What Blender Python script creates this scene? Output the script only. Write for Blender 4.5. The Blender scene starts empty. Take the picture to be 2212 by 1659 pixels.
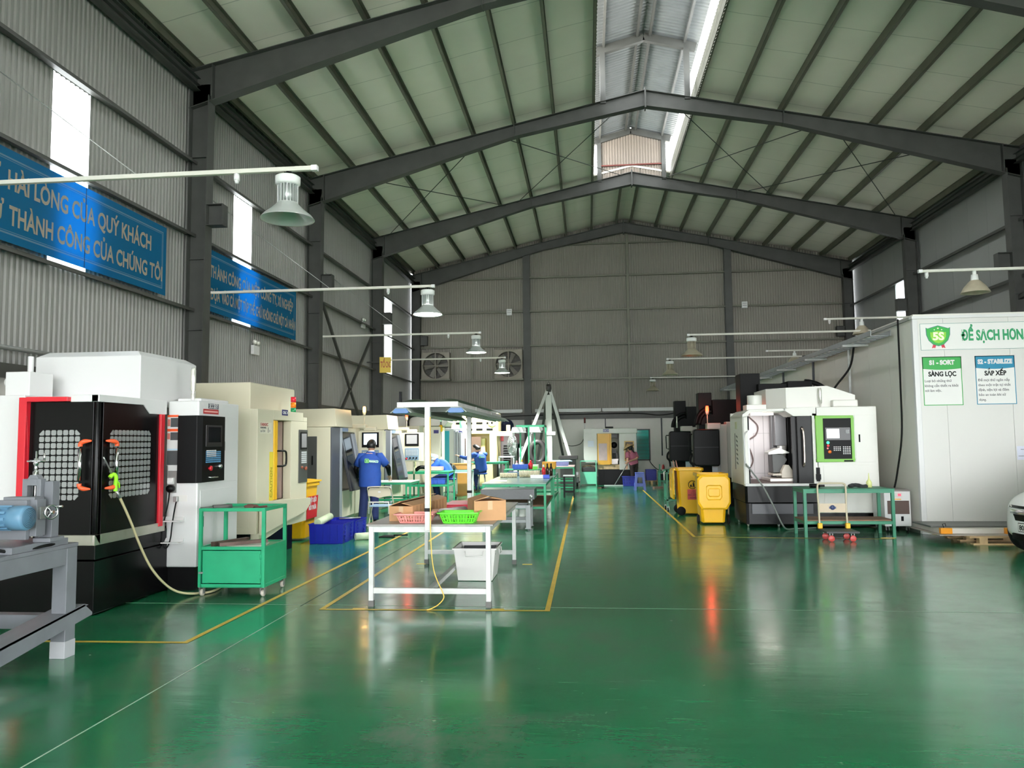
import bpy, bmesh, math, random
from mathutils import Vector, Matrix, Euler
random.seed(7)
SC = bpy.context.scene
COL = SC.collection

# ---------------------------------------------------------------- camera, sky, exposure
cam_d = bpy.data.cameras.new('camera')
cam_d.sensor_fit = 'HORIZONTAL'; cam_d.sensor_width = 36.0
cam_d.lens = 36.0 * 1661.0 / 2212.0
cam_d.clip_end = 300
cam = bpy.data.objects.new('camera', cam_d); COL.objects.link(cam)
_yaw, _pit, _rol = -0.0972, 0.0738, -0.0108
_f = Vector((math.sin(_yaw)*math.cos(_pit), math.cos(_yaw)*math.cos(_pit), math.sin(_pit)))
_r = Vector((math.cos(_yaw), -math.sin(_yaw), 0)); _u = _r.cross(_f)
_r2 = _r*math.cos(_rol) + _u*math.sin(_rol); _u2 = -_r*math.sin(_rol) + _u*math.cos(_rol)
_m = Matrix((( _r2.x, _u2.x, -_f.x, 0), (_r2.y, _u2.y, -_f.y, 0), (_r2.z, _u2.z, -_f.z, 1.65), (0, 0, 0, 1)))
cam.matrix_world = _m
SC.camera = cam

SC.view_settings.view_transform = 'Standard'
SC.view_settings.look = 'None'
SC.view_settings.gamma = 1.0
SC.view_settings.use_curve_mapping = False
SC.view_settings.exposure = 0.32
SC.cycles.max_bounces = 9
SC.cycles.diffuse_bounces = 7
SC.cycles.glossy_bounces = 3
SC.cycles.transmission_bounces = 4
SC.cycles.transparent_max_bounces = 6
SC.cycles.caustics_reflective = False
SC.cycles.caustics_refractive = False
SC.cycles.sample_clamp_indirect = 6.0
SC.cycles.use_denoising = True

w = bpy.data.worlds.new('overcast_sky'); SC.world = w; w.use_nodes = True
nt = w.node_tree; bg = nt.nodes['Background']
SKY = 12.5
bg.inputs['Strength'].default_value = SKY
bg.inputs['Color'].default_value = (0.95, 0.98, 1.0, 1)

# ---------------------------------------------------------------- helpers
def lin(c):
    out = []
    for v in c[:3]:
        v /= 255.0
        out.append(v/12.92 if v <= 0.04045 else ((v+0.055)/1.055)**2.4)
    return (*out, 1.0)

MATS = {}
def mat(name, rgb, rough=0.5, metal=0.0, var=0.0, vscale=4.0, bump=0.0, bscale=40.0, emit=0.0, spec=0.5, trans=0.0):
    if name in MATS: return MATS[name]
    m = bpy.data.materials.new(name); m.use_nodes = True
    n = m.node_tree; b = n.nodes['Principled BSDF']; out = n.nodes['Material Output']
    col = lin(rgb)
    b.inputs['Base Color'].default_value = col
    b.inputs['Roughness'].default_value = rough
    b.inputs['Metallic'].default_value = metal
    b.inputs['Specular IOR Level'].default_value = spec
    if emit:
        b.inputs['Emission Color'].default_value = col
        b.inputs['Emission Strength'].default_value = emit
    if var or bump:
        tc = n.nodes.new('ShaderNodeTexCoord')
    if var:
        nz = n.nodes.new('ShaderNodeTexNoise'); nz.inputs['Scale'].default_value = vscale
        nz.inputs['Detail'].default_value = 5
        mx = n.nodes.new('ShaderNodeMapRange')
        mx.inputs['From Min'].default_value = 0.3; mx.inputs['From Max'].default_value = 0.7
        mx.inputs['To Min'].default_value = 1-var; mx.inputs['To Max'].default_value = 1+var*0.6
        hs = n.nodes.new('ShaderNodeHueSaturation'); hs.inputs['Color'].default_value = col
        n.links.new(tc.outputs['Object'], nz.inputs['Vector'])
        n.links.new(nz.outputs['Fac'], mx.inputs['Value'])
        n.links.new(mx.outputs['Result'], hs.inputs['Value'])
        n.links.new(hs.outputs['Color'], b.inputs['Base Color'])
    if bump:
        nb = n.nodes.new('ShaderNodeTexNoise'); nb.inputs['Scale'].default_value = bscale
        bp = n.nodes.new('ShaderNodeBump'); bp.inputs['Strength'].default_value = bump
        bp.inputs['Distance'].default_value = 0.02
        n.links.new(tc.outputs['Object'], nb.inputs['Vector'])
        n.links.new(nb.outputs['Fac'], bp.inputs['Height'])
        n.links.new(bp.outputs['Normal'], b.inputs['Normal'])
    if trans:
        t = n.nodes.new('ShaderNodeBsdfTranslucent'); t.inputs['Color'].default_value = col
        ms = n.nodes.new('ShaderNodeMixShader'); ms.inputs['Fac'].default_value = trans
        n.links.new(b.outputs['BSDF'], ms.inputs[1]); n.links.new(t.outputs['BSDF'], ms.inputs[2])
        n.links.new(ms.outputs['Shader'], out.inputs['Surface'])
    MATS[name] = m
    return m

def glass(name, rgb, rough=0.05, alpha=0.35):
    if name in MATS: return MATS[name]
    m = bpy.data.materials.new(name); m.use_nodes = True
    n = m.node_tree; b = n.nodes['Principled BSDF']; out = n.nodes['Material Output']
    b.inputs['Base Color'].default_value = lin(rgb); b.inputs['Roughness'].default_value = rough
    t = n.nodes.new('ShaderNodeBsdfTransparent'); t.inputs['Color'].default_value = lin(rgb)
    ms = n.nodes.new('ShaderNodeMixShader'); ms.inputs['Fac'].default_value = 1-alpha
    n.links.new(b.outputs['BSDF'], ms.inputs[1]); n.links.new(t.outputs['BSDF'], ms.inputs[2])
    n.links.new(ms.outputs['Shader'], out.inputs['Surface'])
    MATS[name] = m
    return m

XF = {}
class MB:
    """collects shapes; world=True means coordinates are in hall space"""
    def __init__(s, world=False):
        s.v = []; s.f = []; s.sm = []; s.world = world
    def add(s, vs, fs, smooth=False):
        o = len(s.v); s.v += [Vector(v) for v in vs]
        s.f += [tuple(o+i for i in f) for f in fs]; s.sm += [smooth]*len(fs)
        return s
    def box(s, x0, x1, y0, y1, z0, z1):
        vs = [(x, y, z) for z in (z0, z1) for y in (y0, y1) for x in (x0, x1)]
        return s.add(vs, [(0,2,3,1),(4,5,7,6),(0,1,5,4),(2,6,7,3),(0,4,6,2),(1,3,7,5)])
    def cbox(s, c, d, rz=0, rx=0, ry=0):
        R = Euler((rx, ry, rz)).to_matrix(); c = Vector(c)
        vs = [c + R @ Vector((x*d[0]/2, y*d[1]/2, z*d[2]/2)) for z in (-1,1) for y in (-1,1) for x in (-1,1)]
        return s.add(vs, [(0,2,3,1),(4,5,7,6),(0,1,5,4),(2,6,7,3),(0,4,6,2),(1,3,7,5)])
    def beam(s, p, q, w, h, up=(0,0,1)):
        p = Vector(p); q = Vector(q); d = (q-p).normalized(); u = Vector(up)
        if abs(d.dot(u)) > 0.99: u = Vector((0,1,0))
        r = d.cross(u).normalized(); u = r.cross(d)
        vs = []
        for e in (p, q):
            vs += [e - r*w/2 - u*h/2, e + r*w/2 - u*h/2, e + r*w/2 + u*h/2, e - r*w/2 + u*h/2]
        return s.add(vs, [(0,1,2,3),(7,6,5,4),(0,4,5,1),(1,5,6,2),(2,6,7,3),(3,7,4,0)])
    def cyl(s, p, q, r, n=16, r2=None, cap=True, smooth=True):
        p = Vector(p); q = Vector(q); r2 = r if r2 is None else r2
        d = (q-p).normalized(); u = Vector((0,0,1)) if abs(d.z) < 0.9 else Vector((1,0,0))
        a = d.cross(u).normalized(); b = d.cross(a)
        vs = []
        for e, rr in ((p, r), (q, r2)):
            vs += [e + (a*math.cos(2*math.pi*i/n) + b*math.sin(2*math.pi*i/n))*rr for i in range(n)]
        o = len(s.v)
        s.add(vs, [(i, (i+1) % n, n+(i+1) % n, n+i) for i in range(n)], smooth)
        if cap:
            s.f += [tuple(o+i for i in reversed(range(n))), tuple(o+n+i for i in range(n))]; s.sm += [False, False]
        return s
    def lathe(s, prof, c=(0,0,0), axis='z', n=24, smooth=True):
        c = Vector(c); vs = []
        for r, h in prof:
            for i in range(n):
                a = 2*math.pi*i/n; x, y = r*math.cos(a), r*math.sin(a)
                vs.append(c + Vector({'z': (x,y,h), 'x': (h,x,y), 'y': (y,h,x)}[axis]))
        fs = []
        for k in range(len(prof)-1):
            for i in range(n):
                j = (i+1) % n; fs.append((k*n+i, k*n+j, (k+1)*n+j, (k+1)*n+i))
        return s.add(vs, fs, smooth)
    def prism(s, poly, axis, a, b, smooth=False):
        """poly of 2-D points; axis 'x': (y,z), 'y': (x,z), 'z': (x,y); extruded a..b"""
        n = len(poly); vs = []
        for e in (a, b):
            for p in poly:
                vs.append({'x': (e, p[0], p[1]), 'y': (p[0], e, p[1]), 'z': (p[0], p[1], e)}[axis])
        fs = [tuple(reversed(range(n))), tuple(range(n, 2*n))] + [(i, (i+1) % n, n+(i+1) % n, n+i) for i in range(n)]
        return s.add(vs, fs, smooth)
    def quad(s, *p): return s.add(p, [tuple(range(len(p)))])
    def tube(s, pts, r, n=8, closed=False):
        pts = [Vector(p) for p in pts]; m = len(pts); vs = []; prev = None
        for k, p in enumerate(pts):
            if closed: t = pts[(k+1) % m] - pts[k-1]
            else: t = pts[min(k+1, m-1)] - pts[max(k-1, 0)]
            t.normalize()
            if prev is None:
                u = Vector((0,0,1)) if abs(t.z) < 0.9 else Vector((1,0,0)); a = t.cross(u).normalized()
            else:
                a = prev - t*prev.dot(t)
                a = a.normalized() if a.length > 1e-6 else t.orthogonal().normalized()
            prev = a; b = t.cross(a)
            rr = r[k] if isinstance(r, (list, tuple)) else r
            vs += [p + (a*math.cos(2*math.pi*i/n) + b*math.sin(2*math.pi*i/n))*rr for i in range(n)]
        fs = []
        for k in range(m if closed else m-1):
            k2 = (k+1) % m
            for i in range(n):
                j = (i+1) % n; fs.append((k*n+i, k*n+j, k2*n+j, k2*n+i))
        o = len(s.v); s.add(vs, fs, True)
        if not closed:
            s.f += [tuple(o+i for i in reversed(range(n))), tuple(o+(m-1)*n+i for i in range(n))]; s.sm += [False, False]
        return s
    def ball(s, c, r, n=12, m=8, sc=(1,1,1)):
        c = Vector(c); prof = []
        vs = []; fs = []
        for k in range(m+1):
            t = math.pi*k/m
            for i in range(n):
                a = 2*math.pi*i/n
                vs.append(c + Vector((math.sin(t)*math.cos(a)*r*sc[0], math.sin(t)*math.sin(a)*r*sc[1], math.cos(t)*r*sc[2])))
        for k in range(m):
            for i in range(n):
                j = (i+1) % n; fs.append((k*n+i, (k+1)*n+i, (k+1)*n+j, k*n+j))
        return s.add(vs, fs, True)
    def build(s, name, m, parent=None, bevel=0.0, seg=2, local=None):
        me = bpy.data.meshes.new(name)
        vs = s.v
        if s.world and parent is not None:
            loc, rz = XF[parent]; R = Matrix.Rotation(-rz, 3, 'Z'); vs = [R @ (v - loc) for v in vs]
        me.from_pydata([tuple(v) for v in vs], [], s.f)
        me.polygons.foreach_set('use_smooth', s.sm)
        bm = bmesh.new(); bm.from_mesh(me)
        bmesh.ops.remove_doubles(bm, verts=bm.verts, dist=1e-6)
        bmesh.ops.recalc_face_normals(bm, faces=bm.faces); bm.to_mesh(me); bm.free()
        ob = bpy.data.objects.new(name, me); COL.objects.link(ob)
        me.materials.append(m)
        if parent is not None:
            ob.parent = parent; XF[ob] = XF[parent]
        else:
            XF[ob] = (Vector((0,0,0)), 0.0)
        if bevel:
            md = ob.modifiers.new('edge', 'BEVEL'); md.width = bevel; md.segments = seg
            md.limit_method = 'ANGLE'; md.angle_limit = math.radians(40)
        return ob

def tag(o, label=None, cat=None, group=None, kind=None):
    if label: o['label'] = label
    if cat: o['category'] = cat
    if group: o['group'] = group
    if kind: o['kind'] = kind
    return o
def thing(name, label, cat, loc=(0,0,0), rz=0.0, group=None):
    o = bpy.data.objects.new(name, None); COL.objects.link(o)
    o.empty_display_size = 0.1
    o.location = loc; o.rotation_euler = (0, 0, rz); XF[o] = (Vector(loc), rz)
    return tag(o, label, cat, group)
def place(o, loc, rz=0.0):
    o.location = loc; o.rotation_euler = (0, 0, rz); XF[o] = (Vector(loc), rz)
    return o
def copy_tree(o, parent=None):
    c = o.copy(); COL.objects.link(c)
    if parent is not None: c.parent = parent
    for ch in list(o.children): copy_tree(ch, c)
    return c
def dup(o, loc, rz, label, group=None):
    c = copy_tree(o); c.location = loc; c.rotation_euler = (0, 0, rz); c['label'] = label
    if group: c['group'] = group
    return c
def smooth_path(pts, n=6):
    P = [Vector(p) for p in pts]; out = []
    for i in range(len(P)-1):
        p0 = P[max(i-1, 0)]; p1 = P[i]; p2 = P[i+1]; p3 = P[min(i+2, len(P)-1)]
        for k in range(n):
            t = k/n
            out.append(0.5*((2*p1) + (p2-p0)*t + (2*p0-5*p1+4*p2-p3)*t*t + (3*p1-p0-3*p2+p3)*t**3))
    out.append(P[-1]); return out
def text_mesh(lines, m, name='lettering', parent=None, world=True, depth=0.0015):
    """lines: (string, height, (x,y,z) of the left/centre baseline, align, x squeeze); facing axes given by rot (Euler)"""
    allv = []; allf = []
    for (s, h, pos, align, sx, rot, bd) in lines:
        cu = bpy.data.curves.new('t', 'FONT'); cu.body = s; cu.size = h/0.73; cu.align_x = align
        cu.offset = bd; cu.extrude = depth; cu.resolution_u = 3
        ob = bpy.data.objects.new('t', cu)
        me = ob.to_mesh()
        if isinstance(sx, tuple):      # fit a given width
            xs = [v.co.x for v in me.vertices]; sx = sx[0]/(max(xs)-min(xs))
        R = Euler(rot).to_matrix(); o = len(allv); P = Vector(pos)
        allv += [P + R @ Vector((v.co.x*sx, v.co.y, v.co.z)) for v in me.vertices]
        allf += [tuple(o+i for i in p.vertices) for p in me.polygons]
        ob.to_mesh_clear(); bpy.data.objects.remove(ob); bpy.data.curves.remove(cu)
    mb = MB(world); mb.v = allv; mb.f = allf; mb.sm = [False]*len(allf)
    return mb.build(name, m, parent)
FRONT = (math.pi/2, 0, 0)                 # text that faces the camera side (-Y)
EAST = (math.pi/2, 0, math.pi/2)          # text on a face looking toward +X

# ---------------------------------------------------------------- palette
STEEL = mat('dark_steel_paint', (66, 67, 64), 0.55, var=0.18, vscale=3)
GIRT = mat('girt_paint', (74, 74, 70), 0.5, var=0.15, vscale=3)
PURLIN = mat('purlin_galvanised', (104, 104, 90), 0.5, 0.2, var=0.15, vscale=3)
CLAD = mat('wall_cladding', (136, 135, 131), 0.45, var=0.08, vscale=0.7)
CLAD2 = mat('back_cladding', (130, 126, 116), 0.5, var=0.10, vscale=0.5)
FRP = mat('translucent_panel', (245, 248, 250), 0.4, trans=0.92)
PLASTER = mat('white_plaster', (226, 222, 216), 0.7, var=0.07, vscale=1.2)
ALU = mat('white_aluminium', (192, 193, 191), 0.4, 0.1, var=0.12, vscale=9)
CHROME = mat('chrome', (200, 200, 200), 0.18, 1.0)
ZINC = mat('zinc_steel', (160, 162, 160), 0.38, 0.7, var=0.1, vscale=9)
BLACK = mat('black_plastic', (12, 12, 13), 0.45, spec=0.15)
RUBBER = mat('black_rubber', (20, 20, 20), 0.7, spec=0.2)
GREEN = mat('green_paint', (36, 158, 112), 0.4, var=0.1, vscale=5)
DKGREEN = mat('dark_green_paint', (50, 130, 100), 0.45, var=0.1, vscale=5)
WHITE = mat('white_enamel', (214, 213, 213), 0.35, var=0.02, vscale=2)
CREAM = mat('cream_enamel', (214, 207, 184), 0.38, var=0.03, vscale=2)
RED = mat('red_paint', (206, 34, 48), 0.35)
YELLOW = mat('yellow_plastic', (242, 184, 22), 0.38, var=0.05, vscale=4)
BLUE = mat('blue_plastic', (34, 48, 160), 0.4, var=0.05, vscale=4)
CARD = mat('cardboard', (188, 142, 100), 0.75, var=0.08, vscale=6)
WOOD = mat('pallet_wood', (196, 164, 122), 0.7, var=0.15, vscale=8)
BRICKWOOD = mat('plywood_shelf', (136, 100, 78), 0.7, var=0.15, vscale=6)
DKGREY = mat('dark_grey_enamel', (72, 74, 80), 0.4, var=0.05, vscale=3)
SCREEN = mat('dark_screen', (18, 20, 24), 0.12)
# ================================================================ the hall
WL, WR, XR = -7.2, 10.5, 1.6
ZE, SL = 8.56, 0.2185
YB, Y0 = 31.3, -16.8
def roof_z(x, d=0.0): return ZE + SL*((x-WL) if x < XR else (WR-x)) * (1.0 if x < XR else (XR-WL)/(WR-XR)) + d

# floor material: worn glossy green epoxy
def floor_mat():
    m = bpy.data.materials.new('green_epoxy_floor'); m.use_nodes = True
    n = m.node_tree; b = n.nodes['Principled BSDF']; L = n.links.new
    tc = n.nodes.new('ShaderNodeTexCoord')
    def noise(scale, detail=6, rough=0.6, vec=None, dist=0.0):
        z = n.nodes.new('ShaderNodeTexNoise'); z.inputs['Scale'].default_value = scale
        z.inputs['Detail'].default_value = detail; z.inputs['Roughness'].default_value = rough
        z.inputs['Distortion'].default_value = dist
        L(vec or tc.outputs['Object'], z.inputs['Vector']); return z.outputs['Fac']
    def ramp(fac, stops):
        r = n.nodes.new('ShaderNodeValToRGB'); e = r.color_ramp.elements
        while len(e) < len(stops): e.new(0.5)
        for el, (p, c) in zip(e, stops): el.position = p; el.color = c
        L(fac, r.inputs['Fac']); return r.outputs['Color']
    def mix(fac, a, bcol, mode='MIX'):
        x = n.nodes.new('ShaderNodeMix'); x.data_type = 'RGBA'; x.blend_type = mode
        if isinstance(fac, float): x.inputs['Factor'].default_value = fac
        else: L(fac, x.inputs['Factor'])
        for v, s in ((a, 'A'), (bcol, 'B')):
            i = [k for k in x.inputs if k.name == s and k.type == 'RGBA'][0]
            if isinstance(v, tuple): i.default_value = v
            else: L(v, i)
        return [o for o in x.outputs if o.type == 'RGBA'][0]
    g1, g2, g3 = lin((24, 116, 76)), lin((40, 134, 94)), lin((30, 98, 68))
    base = ramp(noise(0.55), [(0.3, g3), (0.5, g1), (0.72, g2)])
    # worn grey patches, mostly where people and pallets pass
    worn = ramp(noise(0.45, 8, 0.68, dist=0.4), [(0.47, (0,0,0,1)), (0.62, (1,1,1,1))])
    fine = ramp(noise(2.6, 8, 0.7), [(0.40, (0,0,0,1)), (0.62, (1,1,1,1))])
    wm = mix(1.0, worn, fine, 'MULTIPLY')
    col = mix(wm, base, lin((84, 108, 92)))
    # long thin drag scratches
    mp = n.nodes.new('ShaderNodeMapping'); mp.inputs['Scale'].default_value = (0.5, 5.0, 1); mp.inputs['Rotation'].default_value = (0, 0, 0.15)
    L(tc.outputs['Object'], mp.inputs['Vector'])
    scr = ramp(noise(5.0, 4, 0.6, mp.outputs['Vector'], 0.6), [(0.66, (0,0,0,1)), (0.74, (0.55,0.55,0.55,1))])
    col = mix(scr, col, lin((120, 146, 126)))
    spots = ramp(noise(9.0, 3, 0.5), [(0.73, (0,0,0,1)), (0.76, (0.8,0.8,0.8,1))])
    col = mix(spots, col, lin((150, 160, 145)))
    L(col, b.inputs['Base Color'])
    r0 = ramp(noise(1.2, 6, 0.7), [(0.3, (0.11,)*3+(1,)), (0.75, (0.24,)*3+(1,))])
    rr = mix(wm, r0, (0.28, 0.28, 0.28, 1))
    L(rr, b.inputs['Roughness'])
    b.inputs['Specular IOR Level'].default_value = 0.7
    b.inputs['Coat Weight'].default_value = 0.2; b.inputs['Coat Roughness'].default_value = 0.16
    bp = n.nodes.new('ShaderNodeBump'); bp.inputs['Strength'].default_value = 0.12; bp.inputs['Distance'].default_value = 0.02
    mp2 = n.nodes.new('ShaderNodeMapping'); mp2.inputs['Scale'].default_value = (0.5, 2.4, 1)
    L(tc.outputs['Object'], mp2.inputs['Vector'])
    L(noise(2.2, 5, 0.55, mp2.outputs['Vector']), bp.inputs['Height']); L(bp.outputs['Normal'], b.inputs['Normal'])
    return m
tag(MB().box(WL-0.3, WR+0.3, Y0, YB+0.3, -0.2, 0).build('floor', floor_mat()), kind='structure')
tag(MB().box(-45, 50, -60, Y0, -0.25, -0.02).box(-45, WL-0.31, Y0, 45, -0.25, -0.02).box(WR+0.31, 50, Y0, 45, -0.25, -0.02).build('ground', mat('outside_concrete', (226, 224, 216), 0.9, var=0.1, vscale=0.3)), kind='structure')

# corrugated sheet running along an axis
def corr(mb, along, fixed, a0, a1, zlo, zhi, pitch=0.1, dep=0.025, out=1):
    prof = []
    a = a0
    while a < a1 - 1e-6:
        for k, (t, d) in enumerate(((0, 0), (0.35, 0), (0.5, 1), (0.85, 1))):
            p = a + t*pitch
            if p < a1: prof.append((p, d*dep*out))
        a += pitch
    prof.append((a1, 0))
    vs = []
    for p, d in prof:
        zl = zlo(p) if callable(zlo) else zlo; zh = zhi(p) if callable(zhi) else zhi
        for z in (zl, zh): vs.append((fixed+d, p, z) if along == 'y' else (p, fixed+d, z))
    mb.add(vs, [(2*i, 2*i+2, 2*i+3, 2*i+1) for i in range(len(prof)-1)])
    return mb
STRIPS = [(3.7, 4.5), (9.62, 10.42), (15.08, 15.95), (27.05, 28.1)]
STRIP_Z = (4.12, 6.83)
SD = (-14.5, -5.5, 4.6)                      # added door opening in the left wall, behind the camera, to let in daylight
mb = MB(); y = Y0
corr(mb, 'y', WL-0.06, y, SD[0], 2.55, 8.85, out=-1); corr(mb, 'y', WL-0.06, SD[0], SD[1], SD[2], 8.85, out=-1); y = SD[1]
for a, b in STRIPS + [(YB, YB)]:
    corr(mb, 'y', WL-0.06, y, a, 2.55, 8.85, out=-1)
    if b > a:
        corr(mb, 'y', WL-0.06, a, b, 2.55, STRIP_Z[0], out=-1); corr(mb, 'y', WL-0.06, a, b, STRIP_Z[1], 8.85, out=-1)
    y = b
mb.box(WL-0.25, WL-0.05, SD[1], YB, 0, 2.6); mb.box(WL-0.25, WL-0.05, Y0, SD[0], 0, 2.6)
tag(mb.build('wall_left', CLAD), kind='structure')
tag(MB().box(WL-0.05, WL-0.03, SD[1], YB, 0, 2.5).build('baseboard_left', PLASTER), kind='structure')
tag(MB().box(WL-0.06, WL+0.05, SD[1], YB, 2.5, 2.68).build('trim_1', GIRT), kind='structure')
for i, (a, b) in enumerate(STRIPS):
    tag(corr(MB(), 'y', WL-0.06, a, b, *STRIP_Z, out=-1).build('window_%d' % (i+1), FRP), kind='structure')
# right wall: flat sandwich panels with seams
PANEL = mat('grey_sandwich_panel', (132, 134, 131), 0.5, var=0.05, vscale=0.8)
mb = MB(); s0, s1 = 26.35, 27.15
RD = (-7.0, 4.0, 4.3)                      # invented side opening in the right wall, beside the camera, for more daylight
mb.box(WR+0.06, WR+0.16, Y0, RD[0], 0, 8.85); mb.box(WR+0.06, WR+0.16, RD[0], RD[1], RD[2], 8.85)
y = RD[1]
for (a, b) in [(s0, s1), (YB, YB)]:
    k = y
    while k < a - 1e-6:
        e = min(k+1.0, a); mb.box(WR+0.06, WR+0.14, k+0.006, e, 0, 8.85); k = e
    if b > a: mb.box(WR+0.06, WR+0.14, a, b, 0, 4.1); mb.box(WR+0.06, WR+0.14, a, b, 6.83, 8.85)
    y = b
mb.box(WR+0.12, WR+0.16, RD[1], s0, 0, 8.85); mb.box(WR+0.12, WR+0.16, s1, YB, 0, 8.85)
tag(mb.build('wall_right', PANEL), kind='structure')
tag(MB().box(WR+0.09, WR+0.11, s0, s1, 4.1, 6.83).build('window_5', FRP), kind='structure')
# back wall: corrugated above, plaster below, with one real window opening
def gable(x): return roof_z(x, 0.28)
bw = (1.94, 2.44, 0.86, 2.02)
mb = MB()
corr(mb, 'x', YB+0.02, WL, WR, 2.75, gable, pitch=0.1, out=1)
tag(mb.build('wall_back', CLAD2), kind='structure')
mb = MB()
mb.box(WL, bw[0], YB, YB+0.2, 0, 2.6); mb.box(bw[1], WR, YB, YB+0.2, 0, 2.6)
mb.box(bw[0], bw[1], YB, YB+0.2, 0, bw[2]); mb.box(bw[0], bw[1], YB, YB+0.2, bw[3], 2.6)
tag(mb.build('wall_back_plinth', PLASTER), kind='structure')
tag(MB().box(WL, WR, YB-0.1, YB+0.1, 2.5, 2.76).build('trim_2', GIRT), kind='structure')
# invented front gable behind the camera, its big opening sized for the daylight
mb = MB(); DX0, DX1, DZ = -6.9, 10.2, 7.6
mb.box(WL-0.2, DX0, Y0-0.15, Y0, 0, 8.8); mb.box(DX1, WR+0.2, Y0-0.15, Y0, 0, 8.8)
mb.prism([(DX0, DZ), (DX1, DZ), (DX1, roof_z(DX1, 0.25)), (XR, roof_z(XR, 0.25)), (DX0, roof_z(DX0, 0.25))], 'y', Y0-0.15, Y0)
tag(mb.build('wall_front', CLAD), kind='structure')

# roof
def ceil_mat():
    m = mat('foil_roof_lining', (230, 224, 212), 0.42, 0.0, var=0.06, vscale=0.8, bump=0.15, bscale=3)
    n = m.node_tree; b = n.nodes['Principled BSDF']
    tc = n.nodes.new('ShaderNodeTexCoord'); sp = n.nodes.new('ShaderNodeSeparateXYZ'); n.links.new(tc.outputs['Object'], sp.inputs[0])
    nz = n.nodes.new('ShaderNodeTexNoise'); nz.inputs['Scale'].default_value = 0.9; n.links.new(tc.outputs['Object'], nz.inputs['Vector'])
    a = n.nodes.new('ShaderNodeMath'); a.operation = 'MULTIPLY_ADD'; a.inputs[1].default_value = 0.12; n.links.new(nz.outputs['Fac'], a.inputs[0]); n.links.new(sp.outputs['Y'], a.inputs[2])
    f = n.nodes.new('ShaderNodeMath'); f.operation = 'PINGPONG'; f.inputs[1].default_value = 0.6; n.links.new(a.outputs[0], f.inputs[0])
    l = n.nodes.new('ShaderNodeMath'); l.operation = 'LESS_THAN'; l.inputs[1].default_value = 0.009; n.links.new(f.outputs[0], l.inputs[0])
    mx = n.nodes.new('ShaderNodeMix'); mx.data_type = 'RGBA'
    old = b.inputs['Base Color'].links[0].from_socket
    s = n.nodes.new('ShaderNodeMath'); s.operation = 'MULTIPLY'; s.inputs[1].default_value = 0.45; n.links.new(l.outputs[0], s.inputs[0])
    n.links.new(s.outputs[0], mx.inputs['Factor']); n.links.new(old, mx.inputs[6]); mx.inputs[7].default_value = lin((90, 92, 82))
    n.links.new(mx.outputs[2], b.inputs['Base Color'])
    return m
CEIL = ceil_mat()
OX0, OX1, OY1 = 0.30, 2.90, 25.2          # the ridge opening
mb = MB(); T = 0.06
def slab(xa, xb, ya, yb):
    za, zb = roof_z(xa, 0.21), roof_z(xb, 0.21)
    vs = [(x, y, z+dz) for dz in (0, T) for y in (ya, yb) for x, z in ((xa, za), (xb, zb))]
    mb.add(vs, [(0,2,3,1),(4,5,7,6),(0,1,5,4),(2,6,7,3),(0,4,6,2),(1,3,7,5)])
slab(WL-0.4, OX0, Y0-0.3, YB+0.3); slab(OX1, WR+0.4, Y0-0.3, YB+0.3)
slab(OX0, XR, OY1, YB+0.3); slab(XR, OX1, OY1, YB+0.3)
tag(mb.build('ceiling', CEIL), kind='structure')

# portal frames
def i_column(name, x, y, sgn, label):
    mb = MB()
    # web lies across the hall, flanges along it
    def zz(d): return d
    x0, x1 = x, x + sgn*0.34
    mb.box(min(x0, x1), max(x0, x1), y-0.006, y+0.006, 0, 8.3)
    mb.box(min(x0, x0+sgn*0.014), max(x0, x0+sgn*0.014), y-0.125, y+0.125, 0, 8.6)
    # inner flange leans inward towards the haunch
    vs = []
    for z, xi in ((0, x+sgn*0.30), (8.05, x+sgn*0.36)):
        for dx in (0, sgn*0.014):
            for dy in (-0.125, 0.125): vs.append((xi+dx, y+dy, z))
    mb.add(vs, [(0,1,3,2),(4,6,7,5),(0,4,5,1),(2,3,7,6),(0,2,6,4),(1,5,7,3)])
    for z in (1.5, 3.7, 5.0, 6.9): mb.box(min(x0, x1), max(x0, x1), y-0.06, y+0.06, z, z+0.012)
    # crane bracket
    xb = x + sgn*0.32; xe = x + sgn*0.66
    mb.box(min(xb, xe), max(xb, xe), y-0.006, y+0.006, 5.62, 6.0)
    for z in (5.62, 6.0): mb.box(min(xb, xe), max(xb, xe), y-0.11, y+0.11, z-0.006, z+0.006)
    mb.box(min(xe-0.012, xe), max(xe-0.012, xe), y-0.11, y+0.11, 5.62, 6.0)
    return tag(mb.build(name, STEEL), label, 'column')
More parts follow.
